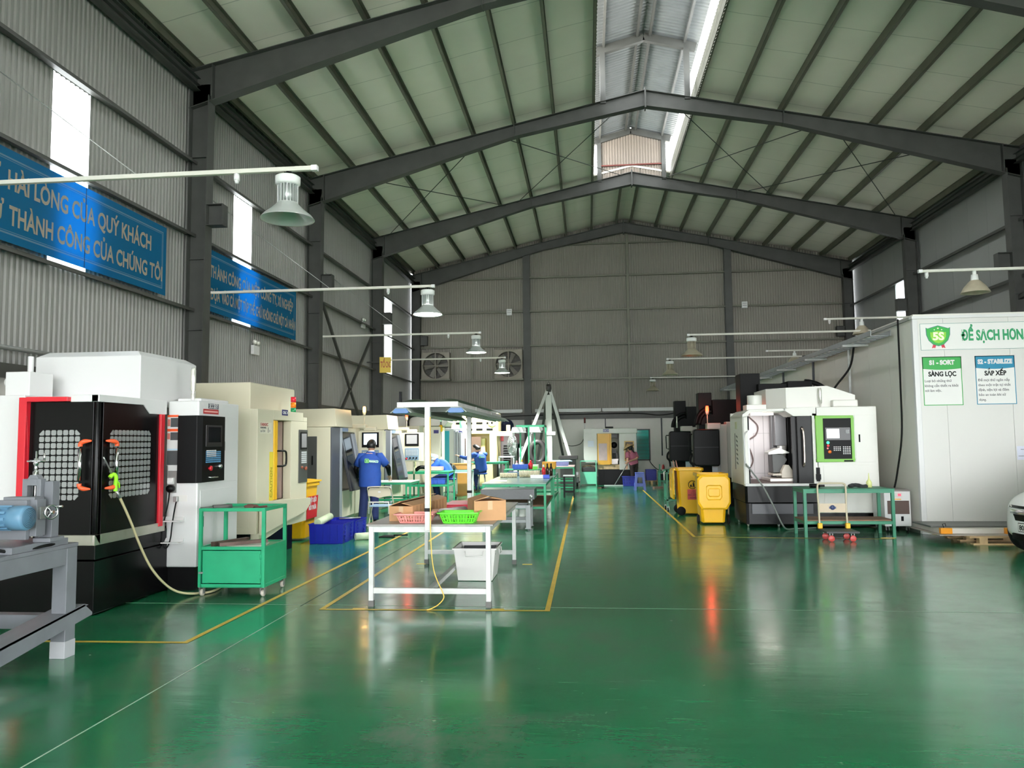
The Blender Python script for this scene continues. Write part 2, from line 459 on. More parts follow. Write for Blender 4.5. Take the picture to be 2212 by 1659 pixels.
def rafter(y, label):
    o = MB()
    for s in (-1, 1):
        xe = WL if s < 0 else WR; h = XR - xe
        n = 24
        top = [(xe + h*i/n, roof_z(xe + h*i/n)) for i in range(n+1)]
        def dep(i):
            t = i/n
            return 0.74 - 0.42*min(t/0.62, 1.0) if t < 0.62 else 0.32 + 0.1*(t-0.62)/0.38
        bot = [(p[0], p[1]-dep(i)) for i, p in enumerate(top)]
        # straight vertical end at the eave, web then the two flanges
        web = top + bot[::-1]
        o.prism(web, 'y', y-0.006, y+0.006)
        for line, up in ((top, 1), (bot, -1)):
            for i in range(n):
                p, q = line[i], line[i+1]
                vs = [(a, yy, z+dz) for dz in (0, -0.014*up) for (a, z) in (p, q) for yy in (y-0.11, y+0.11)]
                o.add(vs, [(0,1,3,2),(4,6,7,5),(0,4,5,1),(2,3,7,6),(0,2,6,4),(1,5,7,3)])
        xs = xe + (0.44 if s < 0 else -0.44)
        o.box(xs-0.008, xs+0.008, y-0.11, y+0.11, roof_z(xs)-0.70, roof_z(xs))
        xm = xe + h*0.62
        o.box(xm-0.012, xm+0.012, y-0.11, y+0.11, roof_z(xm)-0.33, roof_z(xm)+0.005)
    o.box(XR-0.02, XR+0.02, y-0.13, y+0.13, roof_z(XR)-0.47, roof_z(XR)+0.06)
    return tag(o.build('roof_rafter', STEEL), label, 'roof beam')
FY = [1.2, 7.2, 13.2, 19.2, 25.2, 31.1]
where = ['behind the camera', 'beside the black front machine', 'to the right of the big blue banner', 'to the right of the second blue banner', 'beside the yellow hanging sign', 'in the back corner']
for k, y in enumerate(FY[1:], 1):
    if k > 1: i_column('steel_column', WL+0.02, y, 1, 'dark steel wall column on the banner wall, %s' % where[k])
    else: i_column('steel_column', WL+0.02, y, 1, 'dark steel wall column in front of the big blue banner')
rw = {3: 'dark steel column above the white room at the picture edge, on the plain panel wall', 4: 'dark steel column just right of the narrow bright strip on the plain panel wall', 5: 'dark steel column in the back corner on the plain panel wall', 2: 'dark steel wall column standing behind the white room corner', 1: 'dark steel wall column on the plain panel wall beside the car'}
for k, y in enumerate(FY[1:], 1): i_column('steel_column', WR-0.02, y, -1, rw[k])
ordn = ['', 'first', 'second', 'third', 'fourth', 'fifth']
for k, y in enumerate(FY[1:], 1):
    rafter(y, ['', 'dark steel roof rafter nearest the camera, above the first hanging lamp', 'dark steel roof rafter that starts left of the picture top above the big banner', 'dark steel roof rafter whose peak crosses the ridge opening', 'dark steel roof rafter with its peak just below the ridge opening end', 'dark steel gable rafter against the corrugated back wall'][k])
# purlins
PXL = [-7.12, -6.08, -5.0, -3.92, -2.84, -1.78, -0.76, 0.27]
PXR = [2.86, 3.85, 4.93, 6.01, 7.14, 8.25, 9.34, 10.42]
def purlin(x, y0, y1, label):
    mb = MB(); z = roof_z(x)
    s = 1 if x < XR else -1
    mb.box(x-0.003, x+0.003, y0, y1, z, z+0.2)
    mb.box(x-0.003, x+0.065, y0, y1, z, z+0.006) ; mb.box(x-0.003, x+0.065, y0, y1, z+0.19, z+0.2)
    mb.box(x+0.06, x+0.065, y0, y1, z, z+0.03)
    return tag(mb.build('roof_purlin', PURLIN), label, 'purlin', 'roof purlins')
for i, x in enumerate(PXL):
    purlin(x, Y0, YB, 'galvanised roof purlin %s on the banner-wall slope' % (['along the eave', 'first above the eave', 'second above the eave', 'third above the eave', 'fourth above the eave', 'third below the ridge opening', 'second below the ridge opening', 'edging the ridge opening'][i] if i else 'along the eave'))
for i, x in enumerate(PXR):
    purlin(x, Y0, YB, 'galvanised roof purlin %s on the white-room slope' % ['edging the ridge opening', 'second below the ridge opening', 'third below the ridge opening', 'fourth below the ridge opening', 'fourth above the eave', 'third above the eave', 'first above the eave line gap', 'along the eave'][i])
for x, s in ((1.28, 'banner-wall'), (1.86, 'white-room')):
    purlin(x, 25.2, YB, 'short purlin beside the ridge in the last bay, %s side' % s)
# eave struts
for x, s in ((WL+0.10, 'banner'), (WR-0.10, 'white-room')):
    mb = MB(); mb.box(x-0.075, x+0.075, Y0, YB, 8.28, 8.29); mb.box(x-0.006, x+0.006, Y0, YB, 8.18, 8.42); mb.box(x-0.075, x+0.075, Y0, YB, 8.41, 8.42); mb.box(x-0.075, x+0.075, Y0, YB, 8.18, 8.19)
    tag(mb.build('eave_strut', STEEL), 'dark steel strut running under the eave along the %s wall' % s, 'beam')
# wall girts
GZ = [4.1, 5.47, 6.83]
gname = {4.1: 'lowest', 5.47: 'middle', 6.83: 'top'}
for z in GZ:
    mb = MB(); mb.box(WL-0.03, WL+0.14, Y0, YB, z-0.004, z+0.004); mb.box(WL+0.13, WL+0.14, Y0, YB, z-0.05, z); mb.box(WL-0.03, WL-0.022, Y0, YB, z, z+0.06)
    tag(mb.build('wall_girt', GIRT), '%s dark rail running along the banner wall' % gname[z], 'wall rail')
    mb = MB(); mb.box(WR-0.14, WR+0.05, Y0, YB, z-0.004, z+0.004); mb.box(WR-0.14, WR-0.13, Y0, YB, z-0.07, z)
    tag(mb.build('wall_girt', STEEL), '%s dark rail running along the plain panel wall' % gname[z], 'wall rail')
for z, l in ((4.1, 'lowest, at the exhaust fan bottoms'), (5.5, 'second, just above the exhaust fans'), (6.92, 'third, at the small white wall lamps'), (8.32, 'fourth, near the eaves'), (9.66, 'topmost, under the ridge')):
    hw = (roof_z(XR)-0.3 - z)/SL
    xa, xb = max(WL+0.05, XR-hw), min(WR-0.05, XR+hw)
    mb = MB(); mb.box(xa, xb, YB-0.09, YB+0.02, z-0.004, z+0.004); mb.box(xa, xb, YB-0.09, YB-0.08, z, z+0.06)
    tag(mb.build('wall_girt', PURLIN), 'thin rail across the corrugated back wall, %s' % l, 'wall rail')
# gable posts
for x, l, wv in ((-2.4, 'wide dark post on the back wall beside the exhaust fans', 0.28), (5.7, 'wide dark post on the back wall behind the black machine columns', 0.28)):
    mb = MB(); mb.box(x-wv/2, x+wv/2, YB-0.24, YB-0.228, 0, roof_z(x)-0.3); mb.box(x-0.006, x+0.006, YB-0.23, YB, 0, roof_z(x)-0.3); mb.box(x-wv/2, x+wv/2, YB-0.05, YB-0.04, 0, roof_z(x)-0.3)
    tag(mb.build('gable_post', STEEL), l, 'column')
tag(MB().box(1.68, 1.78, YB-0.12, YB-0.02, 2.76, roof_z(1.7)-0.4).build('gable_post', PURLIN), 'slim galvanised post at the middle of the back wall', 'column')

# ridge monitor
MZ, MP = 11.62, 11.93
def mon_z(x): return MP - (MP-MZ)*abs(x-XR)/1.15
GALV = mat('galvanised_sheet', (118, 122, 124), 0.4, 0.4, var=0.1, vscale=2)
mb = MB()
for sgn in (-1, 1):
    y = Y0; prof = []
    while y < OY1 + 0.1:
        for t, d in ((0, 0), (0.04, 0), (0.06, 0.025), (0.11, 0.025)): prof.append((y+t, d))
        y += 0.14
    xe = XR + sgn*1.55
    vs = []
    for p, d in prof: vs += [(XR, p, mon_z(XR)+0.1+d), (xe, p, mon_z(xe)+0.1+d)]
    mb.add(vs, [(2*i, 2*i+2, 2*i+3, 2*i+1) for i in range(len(prof)-1)])
tag(mb.build('ridge_vent_roof', GALV), 'corrugated metal cap roof over the ridge opening', 'ridge vent', kind='structure')
for k, y in enumerate(FY[1:5]):
    mb = MB()
    for sgn in (-1, 1):
        xp = XR + sgn*1.06
        mb.box(xp-0.07, xp+0.07, y-0.06, y+0.06, roof_z(xp)-0.05, mon_z(xp))
        mb.beam((XR, y, mon_z(XR)-0.03), (XR+sgn*1.3, y, mon_z(XR+sgn*1.3)-0.03), 0.12, 0.2)
    tag(mb.build('ridge_vent_portal', STEEL), 'dark steel portal inside the ridge opening, %s' % ['hidden above the camera', 'out of view overhead', 'midway along the opening', 'at its closed end'][k], 'roof frame')
for x, l in ((XR-0.16, 'banner side'), (XR+0.16, 'white-room side'), (XR-1.02, 'outer banner side'), (XR+1.02, 'outer white-room side')):
    tag(MB().box(x-0.03, x+0.03, Y0, OY1, mon_z(x), mon_z(x)+0.1).build('ridge_vent_purlin', STEEL), 'dark rail under the ridge vent cap, %s' % l, 'purlin')
mb = MB(); corr(mb, 'x', OY1+0.02, XR-1.12, XR+1.12, lambda x: roof_z(x)-0.05, lambda x: mon_z(x)+0.08, pitch=0.09)
tag(mb.build('ridge_vent_end', mat('brown_grey_sheet', (132, 122, 112), 0.5)), 'brownish corrugated sheet closing the end of the ridge vent', 'ridge vent end', kind='structure')
tag(MB().box(XR-1.08, XR+1.0, OY1-0.05, OY1, 10.72, 10.76).build('ridge_vent_rail', mat('rust_red', (96, 38, 30), 0.6)), 'thin rust-red rail across the closed end of the ridge vent', 'rail')
# side sheets of the monitor: translucent on the white-room side, curb on both
tag(corr(MB(), 'y', XR+1.35, Y0, OY1, lambda p: roof_z(XR+1.3)+0.72, lambda p: mon_z(XR+1.5)+0.02, pitch=0.09, dep=0.012).build('window_6', FRP), kind='structure')
for x, l in ((OX0+0.03, 'banner side'), (OX1-0.03, 'white-room side')):
    mb = MB(); corr(mb, 'y', x, Y0, OY1, roof_z(x)-0.02, roof_z(x)+0.5 if x > XR else roof_z(x)+0.35, pitch=0.14, dep=0.012)
    tag(mb.build('ridge_curb', PURLIN), 'corrugated curb sheet edging the ridge opening, %s' % l, 'ridge curb', kind='structure')
# rod bracing in the bay before the ridge end (between the third and fourth rafters)
def rod(p, q, l, r=0.012, cat='brace rod', nm='brace_rod', m=STEEL):
    return tag(MB().cyl(p, q, r, 6).build(nm, m), l, cat)
def rp(x, y): return (x, y, roof_z(x)-0.06)
rod(rp(-6.3, 19.3), rp(-2.6, 25.1), 'thin roof brace rod rising from the eave above the second banner')
rod(rp(-2.6, 19.3), rp(-6.6, 25.1), 'thin roof brace rod crossing near the eave above the yellow sign')
rod(rp(-2.3, 19.3), rp(1.3, 25.1), 'thin roof brace rod running up to the end of the ridge opening')
rod(rp(1.2, 19.3), rp(-2.2, 25.1), 'thin roof brace rod falling from the ridge on the banner side')
rod(rp(2.2, 19.3), rp(6.1, 25.1), 'thin roof brace rod falling from the ridge on the white-room side')
rod(rp(6.0, 19.3), rp(2.6, 25.1), 'thin roof brace rod running up to the ridge on the white-room side')
rod(rp(6.2, 19.3), rp(9.9, 25.1), 'thin roof brace rod reaching the eave on the white-room side')
rod(rp(9.2, 19.3), rp(5.2, 25.1), 'thin roof brace rod crossing the bright patch on the white-room side')
# wall X bracing on the left wall, third bay
for (a, b, l) in (((19.9, 5.4), (24.3, 1.5), 'dark wall brace bar falling away from the second banner'), ((24.6, 5.1), (20.2, 1.5), 'dark wall brace bar rising toward the yellow sign')):
    tag(MB().beam((WL+0.16, a[0], a[1]), (WL+0.16, b[0], b[1]), 0.07, 0.07).build('wall_brace', STEEL), l, 'wall brace')
tag(MB().beam((WR-0.2, 19.4, 4.9), (WR-0.2, 15.6, 7.6-2.2), 0.10, 0.10).build('wall_brace', STEEL), 'dark diagonal brace behind the upper lamp arm over the white room', 'wall brace')
tag(MB().beam((WR-0.2, 24.9, 5.3), (WR-0.2, 20.0, 4.0), 0.10, 0.10).build('wall_brace', STEEL), 'dark brace bar low on the panel wall above the white room roof', 'wall brace')
# ================================================================ shared builders
def open_box(mb, c, w, d, h, t=0.008, taper=0.0, rim=0.0, rz=0.0, floor=0.01):
    """open-topped tub centred at c (base), top w x d, the base smaller by taper"""
    cx, cy, cz = c; R = Matrix.Rotation(rz, 3, 'Z')
    def P(x, y, z): return R @ Vector((x, y, 0)) + Vector((cx, cy, cz+z))
    rings = [(w/2-taper, d/2-taper, 0), (w/2, d/2, h)]
    if rim: rings += [(w/2+rim, d/2+rim, h), (w/2+rim, d/2+rim, h-rim*1.2), (w/2+rim, d/2+rim, h)]
    rings += [(w/2-t, d/2-t, h), (w/2-taper-t, d/2-taper-t, floor)]
    vs = []; fs = []
    for x, y, z in rings: vs += [P(-x,-y,z), P(x,-y,z), P(x,y,z), P(-x,y,z)]
    for k in range(len(rings)-1):
        for i in range(4):
            j = (i+1) % 4; fs.append((k*4+i, k*4+j, k*4+4+j, k*4+4+i))
    fs.append((3,2,1,0)); n = (len(rings)-1)*4; fs.append((n,n+1,n+2,n+3))
    return mb.add(vs, fs)
def frame_rect(mb, plane, fixed, a0, a1, b0, b1, w, t):
    """a picture-frame of bars; plane 'y': a=x b=z, plane 'x': a=y b=z"""
    for (p0, p1, q0, q1) in ((a0, a1, b0, b0+w), (a0, a1, b1-w, b1), (a0, a0+w, b0+w, b1-w), (a1-w, a1, b0+w, b1-w)):
        if plane == 'y': mb.box(p0, p1, fixed-t, fixed, q0, q1)
        else: mb.box(fixed, fixed+t, p0, p1, q0, q1)
    return mb
def slab_on(mb, plane, fixed, a0, a1, b0, b1, t):
    if plane == 'y': mb.box(a0, a1, fixed-t, fixed, b0, b1)
    else: mb.box(fixed, fixed+t, a0, a1, b0, b1)
    return mb
def cells(mb, plane, fixed, a0, a1, b0, b1, na, nb, gap, t, corner=0, skip=None):
    da = (a1-a0)/na; db = (b1-b0)/nb
    for i in range(na):
        for j in range(nb):
            if skip and skip(i, j): continue
            p0, p1, q0, q1 = a0+i*da+gap, a0+(i+1)*da-gap, b0+j*db+gap, b0+(j+1)*db-gap
            k = 0.18*min(p1-p0, q1-q0); big = 0.75*min(p1-p0, q1-q0)
            kk = [k]*4
            if corner:
                if i == 0 and j == 0: kk[0] = big
                if i == na-1 and j == 0: kk[1] = big
                if i == na-1 and j == nb-1: kk[2] = big
                if i == 0 and j == nb-1: kk[3] = big
            poly = [(p0+kk[0], q0), (p1-kk[1], q0), (p1, q0+kk[1]), (p1, q1-kk[2]), (p1-kk[2], q1), (p0+kk[3], q1), (p0, q1-kk[3]), (p0, q0+kk[0])]
            if plane == 'y': mb.prism(poly, 'y', fixed-t, fixed)
            else: mb.prism(poly, 'x', fixed, fixed+t)
    return mb
def caster(parent, x, y, r=0.05, m=None, world=True, h=None, ax='x'):
    """a swivel caster: fork with its wheel as a sub-part"""
    h = h or 2*r+0.03
    f = MB(world).box(x-0.03, x+0.03, y-0.03, y+0.03, h-0.006, h)
    f.box(x-0.024, x-0.019, y-0.02, y+0.03, r*0.8, h); f.box(x+0.019, x+0.024, y-0.02, y+0.03, r*0.8, h)
    fo = f.build('caster', ZINC, parent)
    MB(world).lathe([(0.0, -0.015), (r*0.9, -0.015), (r, -0.01), (r, 0.01), (r*0.9, 0.015), (0.0, 0.015)], (x, y+(0.01 if ax == 'x' else -0.02), r), ax, 16).build('wheel', m or RUBBER, fo)
    return fo
def beacon(parent, x, y, z, h, col, cm, r=0.035):
    """pole with a lit beacon cap"""
    p = MB(True).cyl((x, y, z), (x, y, z+h*0.55), 0.012, 10).lathe([(0.0, z+h*0.5), (0.03, z+h*0.5), (r, z+h*0.62), (r, z+h*0.7), (0.0, z+h*0.7)], (x, y, 0), 'z', 14).build('beacon_pole', CREAM, parent)
    MB(True).lathe([(r, z+h*0.7), (r*0.95, z+h*0.9), (r*0.7, z+h), (0.0, z+h)], (x, y, 0), 'z', 14).build('beacon_lens', cm, p)
def simple_table(name, label, cat, x0, x1, y0, y1, zt, leg=0.04, m=None, topm=None, shelf=None, shelfm=None, group=None, topt=0.02, rail=True, feet=None, rz=0.0):
    m = m or GREEN
    t = thing(name, label, cat, ((x0+x1)/2, (y0+y1)/2, 0), rz, group)
    w2, d2 = (x1-x0)/2, (y1-y0)/2
    MB().box(-w2, w2, -d2, d2, zt-topt, zt).build('tabletop', topm or m, t, 0.003)
    for sx in (-1, 1):
        for sy in (-1, 1):
            x = sx*(w2-leg/2-0.005); y = sy*(d2-leg/2-0.005)
            l = MB().box(x-leg/2, x+leg/2, y-leg/2, y+leg/2, 0.0, zt-topt).build('leg', m, t, 0.003)
            if feet: MB().box(x-leg/2-0.003, x+leg/2+0.003, y-leg/2-0.003, y+leg/2+0.003, 0.0, 0.05).build('foot', feet, l)
    if rail:
        r = MB()
        for sy in (-1, 1): r.box(-w2+leg, w2-leg, sy*(d2-leg/2-0.005)-leg*0.4, sy*(d2-leg/2-0.005)+leg*0.4, zt-topt-leg, zt-topt)
        for sx in (-1, 1): r.box(sx*(w2-leg/2-0.005)-leg*0.4, sx*(w2-leg/2-0.005)+leg*0.4, -d2+leg, d2-leg, zt-topt-leg, zt-topt)
        r.build('apron_frame', m, t)
    for z in (shelf or []):
        r = MB()
        for sy in (-1, 1): r.box(-w2+leg, w2-leg, sy*(d2-leg/2-0.005)-leg*0.4, sy*(d2-leg/2-0.005)+leg*0.4, z-leg, z)
        for sx in (-1, 1): r.box(sx*(w2-leg/2-0.005)-leg*0.4, sx*(w2-leg/2-0.005)+leg*0.4, -d2+leg, d2-leg, z-leg, z)
        r.build('shelf_frame', m, t)
        if shelfm: MB().box(-w2+0.01, w2-0.01, -d2+leg+0.01, d2-leg-0.01, z, z+0.018).build('shelf', shelfm, t)
    return t
def panel_keys(parent, plane, fixed, a0, a1, b0, b1, na, nb, m, name='keypad'):
    return cells(MB(True), plane, fixed, a0, a1, b0, b1, na, nb, 0.1*(a1-a0)/na, 0.006).build(name, m, parent)

# ================================================================ floor markings and joints
TAPE = mat('yellow_floor_tape', (214, 178, 70), 0.45, var=0.12, vscale=6)
def strip(name, pts, w, m, label, cat='floor line', z=0.002):
    mb = MB()
    for p, q in zip(pts[:-1], pts[1:]):
        p = Vector((*p, 0)); q = Vector((*q, 0)); d = (q-p).normalized(); n = Vector((-d.y, d.x, 0))*w/2; e = d*w/2
        mb.quad(p-n-e+Vector((0,0,z)), q-n+e+Vector((0,0,z)), q+n+e+Vector((0,0,z)), p+n-e+Vector((0,0,z)))
        z += 0.0004
    o = mb.build(name, m); tag(o, label, cat); o['kind'] = 'structure'; return o
strip('floor_marking', [(-2.66, 22.0), (-2.66, 7.56), (-0.42, 7.6), (-0.45, 23.0)], 0.05, TAPE, 'yellow tape line boxing the work tables in the aisle')
strip('floor_marking', [(-5.4, 6.21), (-3.37, 6.26), (-3.27, 20.0)], 0.05, TAPE, 'yellow tape line edging the machine row, with a corner by the grey bench')
strip('floor_marking', [(4.88, 13.12), (1.76, 13.36), (1.76, 25.6)], 0.05, TAPE, 'yellow tape line beside the yellow bins and green table')
strip('floor_marking', [(5.7, 14.0), (6.15, 12.42), (9.0, 12.5)], 0.03, TAPE, 'thin yellow tape line around the wooden pallet')
for (x, y) in ((-2.3, 7.66), (-0.9, 7.72), (-0.86, 10.5), (-2.32, 10.45)):
    pass
JOINT = mat('pale_floor_joint', (178, 190, 176), 0.6)
strip('floor_joint', [(-6.5, 7.78), (10.0, 7.71)], 0.012, JOINT, 'pale thin joint crossing the floor under the white table', 'floor joint', 0.001)
strip('floor_joint', [(-2.93, 2.0), (-2.93, 7.6)], 0.012, JOINT, 'pale thin joint running away across the near green floor', 'floor joint', 0.001)
strip('floor_joint', [(-2.93, 7.7), (-2.93, 24.0)], 0.012, mat('dark_floor_joint', (30, 60, 48), 0.6), 'dark thin joint between the two yellow lines', 'floor joint', 0.001)
strip('floor_joint', [(-6.5, 13.7), (10.0, 13.6)], 0.012, mat('dark_floor_joint', (30, 60, 48), 0.6), 'dark thin joint crossing the floor before the green right table', 'floor joint', 0.001)

# ================================================================ grey bench with the belt machine (front left)
GREY = mat('grey_hammer_paint', (112, 114, 120), 0.42, var=0.1, vscale=6)
t = thing('steel_workbench', 'heavy grey steel bench at the picture edge carrying a motor machine', 'workbench', (-4.75, 5.2, 0))
MB(True).box(-5.5, -4.07, 4.35, 5.86, 0.85, 0.88).build('tabletop', GREY, t, 0.004)
for x, y in ((-4.13, 5.79), (-5.43, 5.79), (-4.13, 4.42), (-5.43, 4.42)):
    l = MB(True).box(x-0.06, x+0.06, y-0.06, y+0.06, 0.0, 0.85).build('leg', GREY, t, 0.004)
    MB(True).box(x-0.063, x+0.063, y-0.063, y+0.063, 0.0, 0.13).build('foot', mat('light_grey_paint', (168, 168, 172), 0.4), l, 0.003)
fr = MB(True)
for y in (5.79, 4.42): fr.box(-5.37, -4.19, y-0.04, y+0.04, 0.74, 0.85); fr.box(-5.37, -4.19, y-0.05, y+0.05, 0.22, 0.33)
for x in (-4.13, -5.43): fr.box(x-0.055, x+0.055, 4.48, 5.73, 0.72, 0.85)
fr.build('bench_frame', GREY, t, 0.003)
a = MB(True)
a.prism([(4.3, 0.02), (6.05, 0.27), (6.05, 0.29), (5.95, 0.37), (4.3, 0.16)], 'x', -4.075, -4.065)
a.prism([(4.3, 0.14), (4.3, 0.155), (5.95, 0.375), (6.0, 0.36)], 'x', -4.26, -4.065)
a.build('angle_bar', GREY, t)
g = thing('belt_machine', 'grey bench machine with blue motor and two chrome handwheels on the grey bench', 'machine', (-4.3, 5.4, 0.88))
MB(True).box(-4.55, -4.08, 5.15, 5.75, 0.88, 0.93).box(-4.16, -4.02, 5.46, 5.62, 0.93, 0.96).build('base_plate', GREY, g, 0.004)
col = MB(True)
col.box(-4.29, -4.25, 5.5, 5.56, 0.95, 1.40); col.box(-4.175, -4.14, 5.5, 5.56, 0.95, 1.40); col.box(-4.25, -4.175, 5.5, 5.56, 1.35, 1.40)
col.prism([(-4.25, 1.40), (-4.16, 1.40), (-4.18, 1.43), (-4.23, 1.43)], 'y', 5.5, 5.56)
col.box(-4.14, -4.07, 5.54, 5.62, 0.93, 1.38)
col.build('slide_column', GREY, g, 0.003)
MB(True).cyl((-4.205, 5.53, 0.95), (-4.205, 5.53, 1.61), 0.007, 10).lathe([(0.02, 1.42), (0.02, 1.455), (0.012, 1.46), (0.012, 1.50), (0.02, 1.515), (0.02, 1.53)], (-4.205, 5.53, 0), 'z', 12).build('lead_screw', CHROME, g)
def handwheel(parent, c, axis, r):
    c = Vector(c); mb = MB(True); pts = []
    for k in range(20):
        q = 2*math.pi*k/20
        pts.append(c + (Vector((r*math.cos(q), r*math.sin(q), 0)) if axis == 'z' else Vector((0.35*r*math.cos(q), r*math.cos(q)*0.9, r*math.sin(q)))))
    mb.tube(pts, r*0.14, 8, True)
    for k in (0, 7, 13): mb.cyl(c, pts[k], r*0.1, 6)
    ax = Vector((0,0,1)) if axis == 'z' else Vector((1,0,0))
    mb.cyl(c-ax*0.02, c+ax*0.02, r*0.28, 12)
    e = pts[3]; mb.cyl(e, e+ax*0.06, 0.008, 8)
    return mb.build('handwheel', CHROME, parent)
handwheel(g, (-4.205, 5.53, 1.535), 'z', 0.055)
MB(True).box(-4.36, -4.11, 5.40, 5.5, 1.245, 1.27).box(-4.15, -4.09, 5.40, 5.5, 0.98, 1.25).build('cross_slide', GREY, g, 0.003)
MB(True).box(-4.47, -4.14, 5.36, 5.40, 0.96, 1.25).build('motor_plate', GREY, g, 0.003)
MOTORB = mat('blue_motor_paint', (92, 132, 160), 0.4, var=0.08, vscale=9)
mc = (0, 5.26, 1.13)
mo = MB(True).lathe([(0.0, -4.55), (0.075, -4.55), (0.082, -4.52), (0.082, -4.16), (0.09, -4.15), (0.09, -4.06), (0.082, -4.045), (0.0, -4.04)], mc, 'x', 28)
for k in range(12):
    q = 2*math.pi*k/12; mo.cbox((-4.35, 5.26+0.086*math.cos(q), 1.13+0.086*math.sin(q)), (0.36, 0.010, 0.018), rx=q)
mo.box(-4.45, -4.22, 5.14, 5.2, 1.07, 1.2)
motor = mo.build('motor', MOTORB, g)
fanc = MB(True)
for k in range(6): fanc.lathe([(0.012*k+0.008, -4.039), (0.012*k+0.012, -4.037)], mc, 'x', 24)
fanc.build('fan_grille', mat('dark_blue_grille', (44, 66, 82), 0.5), motor)
MB(True).prism([(-4.275, 1.185), (-4.225, 1.185), (-4.25, 1.14)], 'y', 5.136, 5.139).build('warning_sticker', YELLOW, motor)
MB(True).cyl((-4.09, 5.45, 1.15), (-4.03, 5.45, 1.15), 0.014, 12).cbox((-4.09, 5.45, 1.15), (0.04, 0.07, 0.09)).build('handwheel_shaft', ZINC, g, 0.003)
handwheel(g, (-4.01, 5.45, 1.155), 'x', 0.05)
MB(True).tube(smooth_path([(-4.38, 5.13, 1.10), (-4.30, 5.08, 1.05), (-4.2, 5.05, 0.96), (-4.12, 5.2, 0.895), (-4.08, 5.5, 0.90), (-4.12, 5.68, 0.895), (-4.14, 5.4, 0.893), (-4.3, 4.95, 0.893), (-4.6, 4.7, 0.893)], 6), 0.012, 8).build('power_cable', RUBBER, g)

# ================================================================ black and white machining centre (front left)
PANE = mat('guarded_pane', (150, 152, 152), 0.12, 0.25, spec=0.8)
ORANGE = mat('orange_plastic', (236, 92, 48), 0.4)
GLOSSBLK = mat('gloss_black_enamel', (9, 9, 10), 0.25, spec=0.2)
m1 = thing('machining_center', 'black and white machining centre with red door frames and gridded door windows', 'machine', (-5.6, 8.6, 0))
MB(True).box(-6.95, -5.59, 7.16, 9.4, 0.0, 2.16).box(-5.6, -4.85, 7.30, 9.4, 2.08, 2.15).box(-5.59, -4.95, 8.32, 9.4, 0.3, 2.1).build('body_shell', WHITE, m1, 0.01)
cv = MB(True)
def frustum(mb, x0, x1, y0, y1, z0, z1, z2, ins):
    r = [(x0,y0,x1,y1,z0), (x0,y0,x1,y1,z1), (x0+ins,y0+ins,x1-ins,y1-ins,z2)]
    vs = []
    for a_, b_, c_, d_, z in r: vs += [(a_,b_,z), (c_,b_,z), (c_,d_,z), (a_,d_,z)]
    fs = [(3,2,1,0), (8,9,10,11)]
    for k in range(2):
        for i in range(4):
            j = (i+1) % 4; fs.append((k*4+i, k*4+j, k*4+4+j, k*4+4+i))
    return mb.add(vs, fs)
frustum(cv, -6.09, -4.86, 7.95, 9.15, 2.15, 2.63, 2.69, 0.09).build('spindle_cover', WHITE, m1, 0.006)
hd = MB(True).box(-5.08, -4.79, 7.13, 7.3, 2.08, 2.15)
hd.prism([(7.13, 2.08), (7.90, 2.08), (8.02, 1.99), (8.36, 1.99), (8.36, 2.15), (7.13, 2.15)], 'x', -4.86, -4.78)
hd.build('door_header', WHITE, m1, 0.004)
MB(True).box(-5.59, -5.51, 7.08, 7.2, 0.75, 2.13).box(-5.51, -5.08, 7.08, 7.2, 2.085, 2.13).build('red_door_frame', RED, m1, 0.005)['label'] = 'red angled door surround'
MB(True).box(-4.83, -4.765, 8.22, 8.30, 0.74, 1.99).build('red_door_frame', RED, m1, 0.005)['label'] = 'red upright strip'
dl = MB(True).box(-5.51, -4.84, 7.14, 7.20, 0.74, 2.085).build('left_door', GLOSSBLK, m1, 0.004)
dr = MB(True).box(-4.85, -4.79, 7.22, 8.22, 0.74, 2.085).cyl((-4.815, 7.165, 0.75), (-4.815, 7.165, 2.08), 0.028, 12).build('right_door', GLOSSBLK, m1, 0.004)
cells(MB(True), 'y', 7.14, -5.41, -4.97, 1.11, 1.81, 7, 11, 0.006, 0.004, 1).build('grid_window', PANE, dl)
cells(MB(True), 'x', -4.79, 7.33, 8.06, 1.11, 1.81, 11, 11, 0.006, 0.004, 1).build('grid_window', PANE, dr)
def door_handle(parent, plane):
    b = MB(True); ends = []
    if plane == 'y':
        X, Yf = -4.93, 7.14
        b.cyl((X, Yf-0.06, 1.31), (X, Yf-0.06, 1.62), 0.02, 14)
        for z, s in ((1.64, 1), (1.28, -1)):
            o = MB(True); ends.append(o); o.tube(smooth_path([(X, Yf-0.06, z), (X+0.005, Yf-0.06, z+0.03*s), (X+0.04, Yf-0.055, z+0.05*s), (X+0.09, Yf-0.02, z+0.055*s)], 4), [0.022]*9+[0.02, 0.016, 0.012, 0.008], 10)
    else:
        Xf, Y = -4.79, 7.36
        b.cyl((Xf+0.06, Y, 1.31), (Xf+0.06, Y, 1.62), 0.02, 14)
        for z, s in ((1.64, 1), (1.28, -1)):
            o = MB(True); ends.append(o); o.tube(smooth_path([(Xf+0.06, Y, z), (Xf+0.06, Y-0.005, z+0.03*s), (Xf+0.055, Y-0.05, z+0.05*s), (Xf+0.02, Y-0.12, z+0.055*s)], 4), [0.022]*9+[0.02, 0.016, 0.012, 0.008], 10)
    h = b.build('door_handle', CHROME, parent)
    for o in ends: o.build('handle_end', ORANGE, parent)['label'] = 'orange handle end'
door_handle(dl, 'y'); door_handle(dr, 'x')
MB(True).box(-5.59, -4.775, 7.11, 7.2, 0.68, 0.78).box(-4.80, -4.775, 7.11, 8.36, 0.68, 0.78).build('steel_band', mat('brushed_steel', (186, 184, 172), 0.32, 0.8, var=0.05, vscale=9), m1, 0.003)
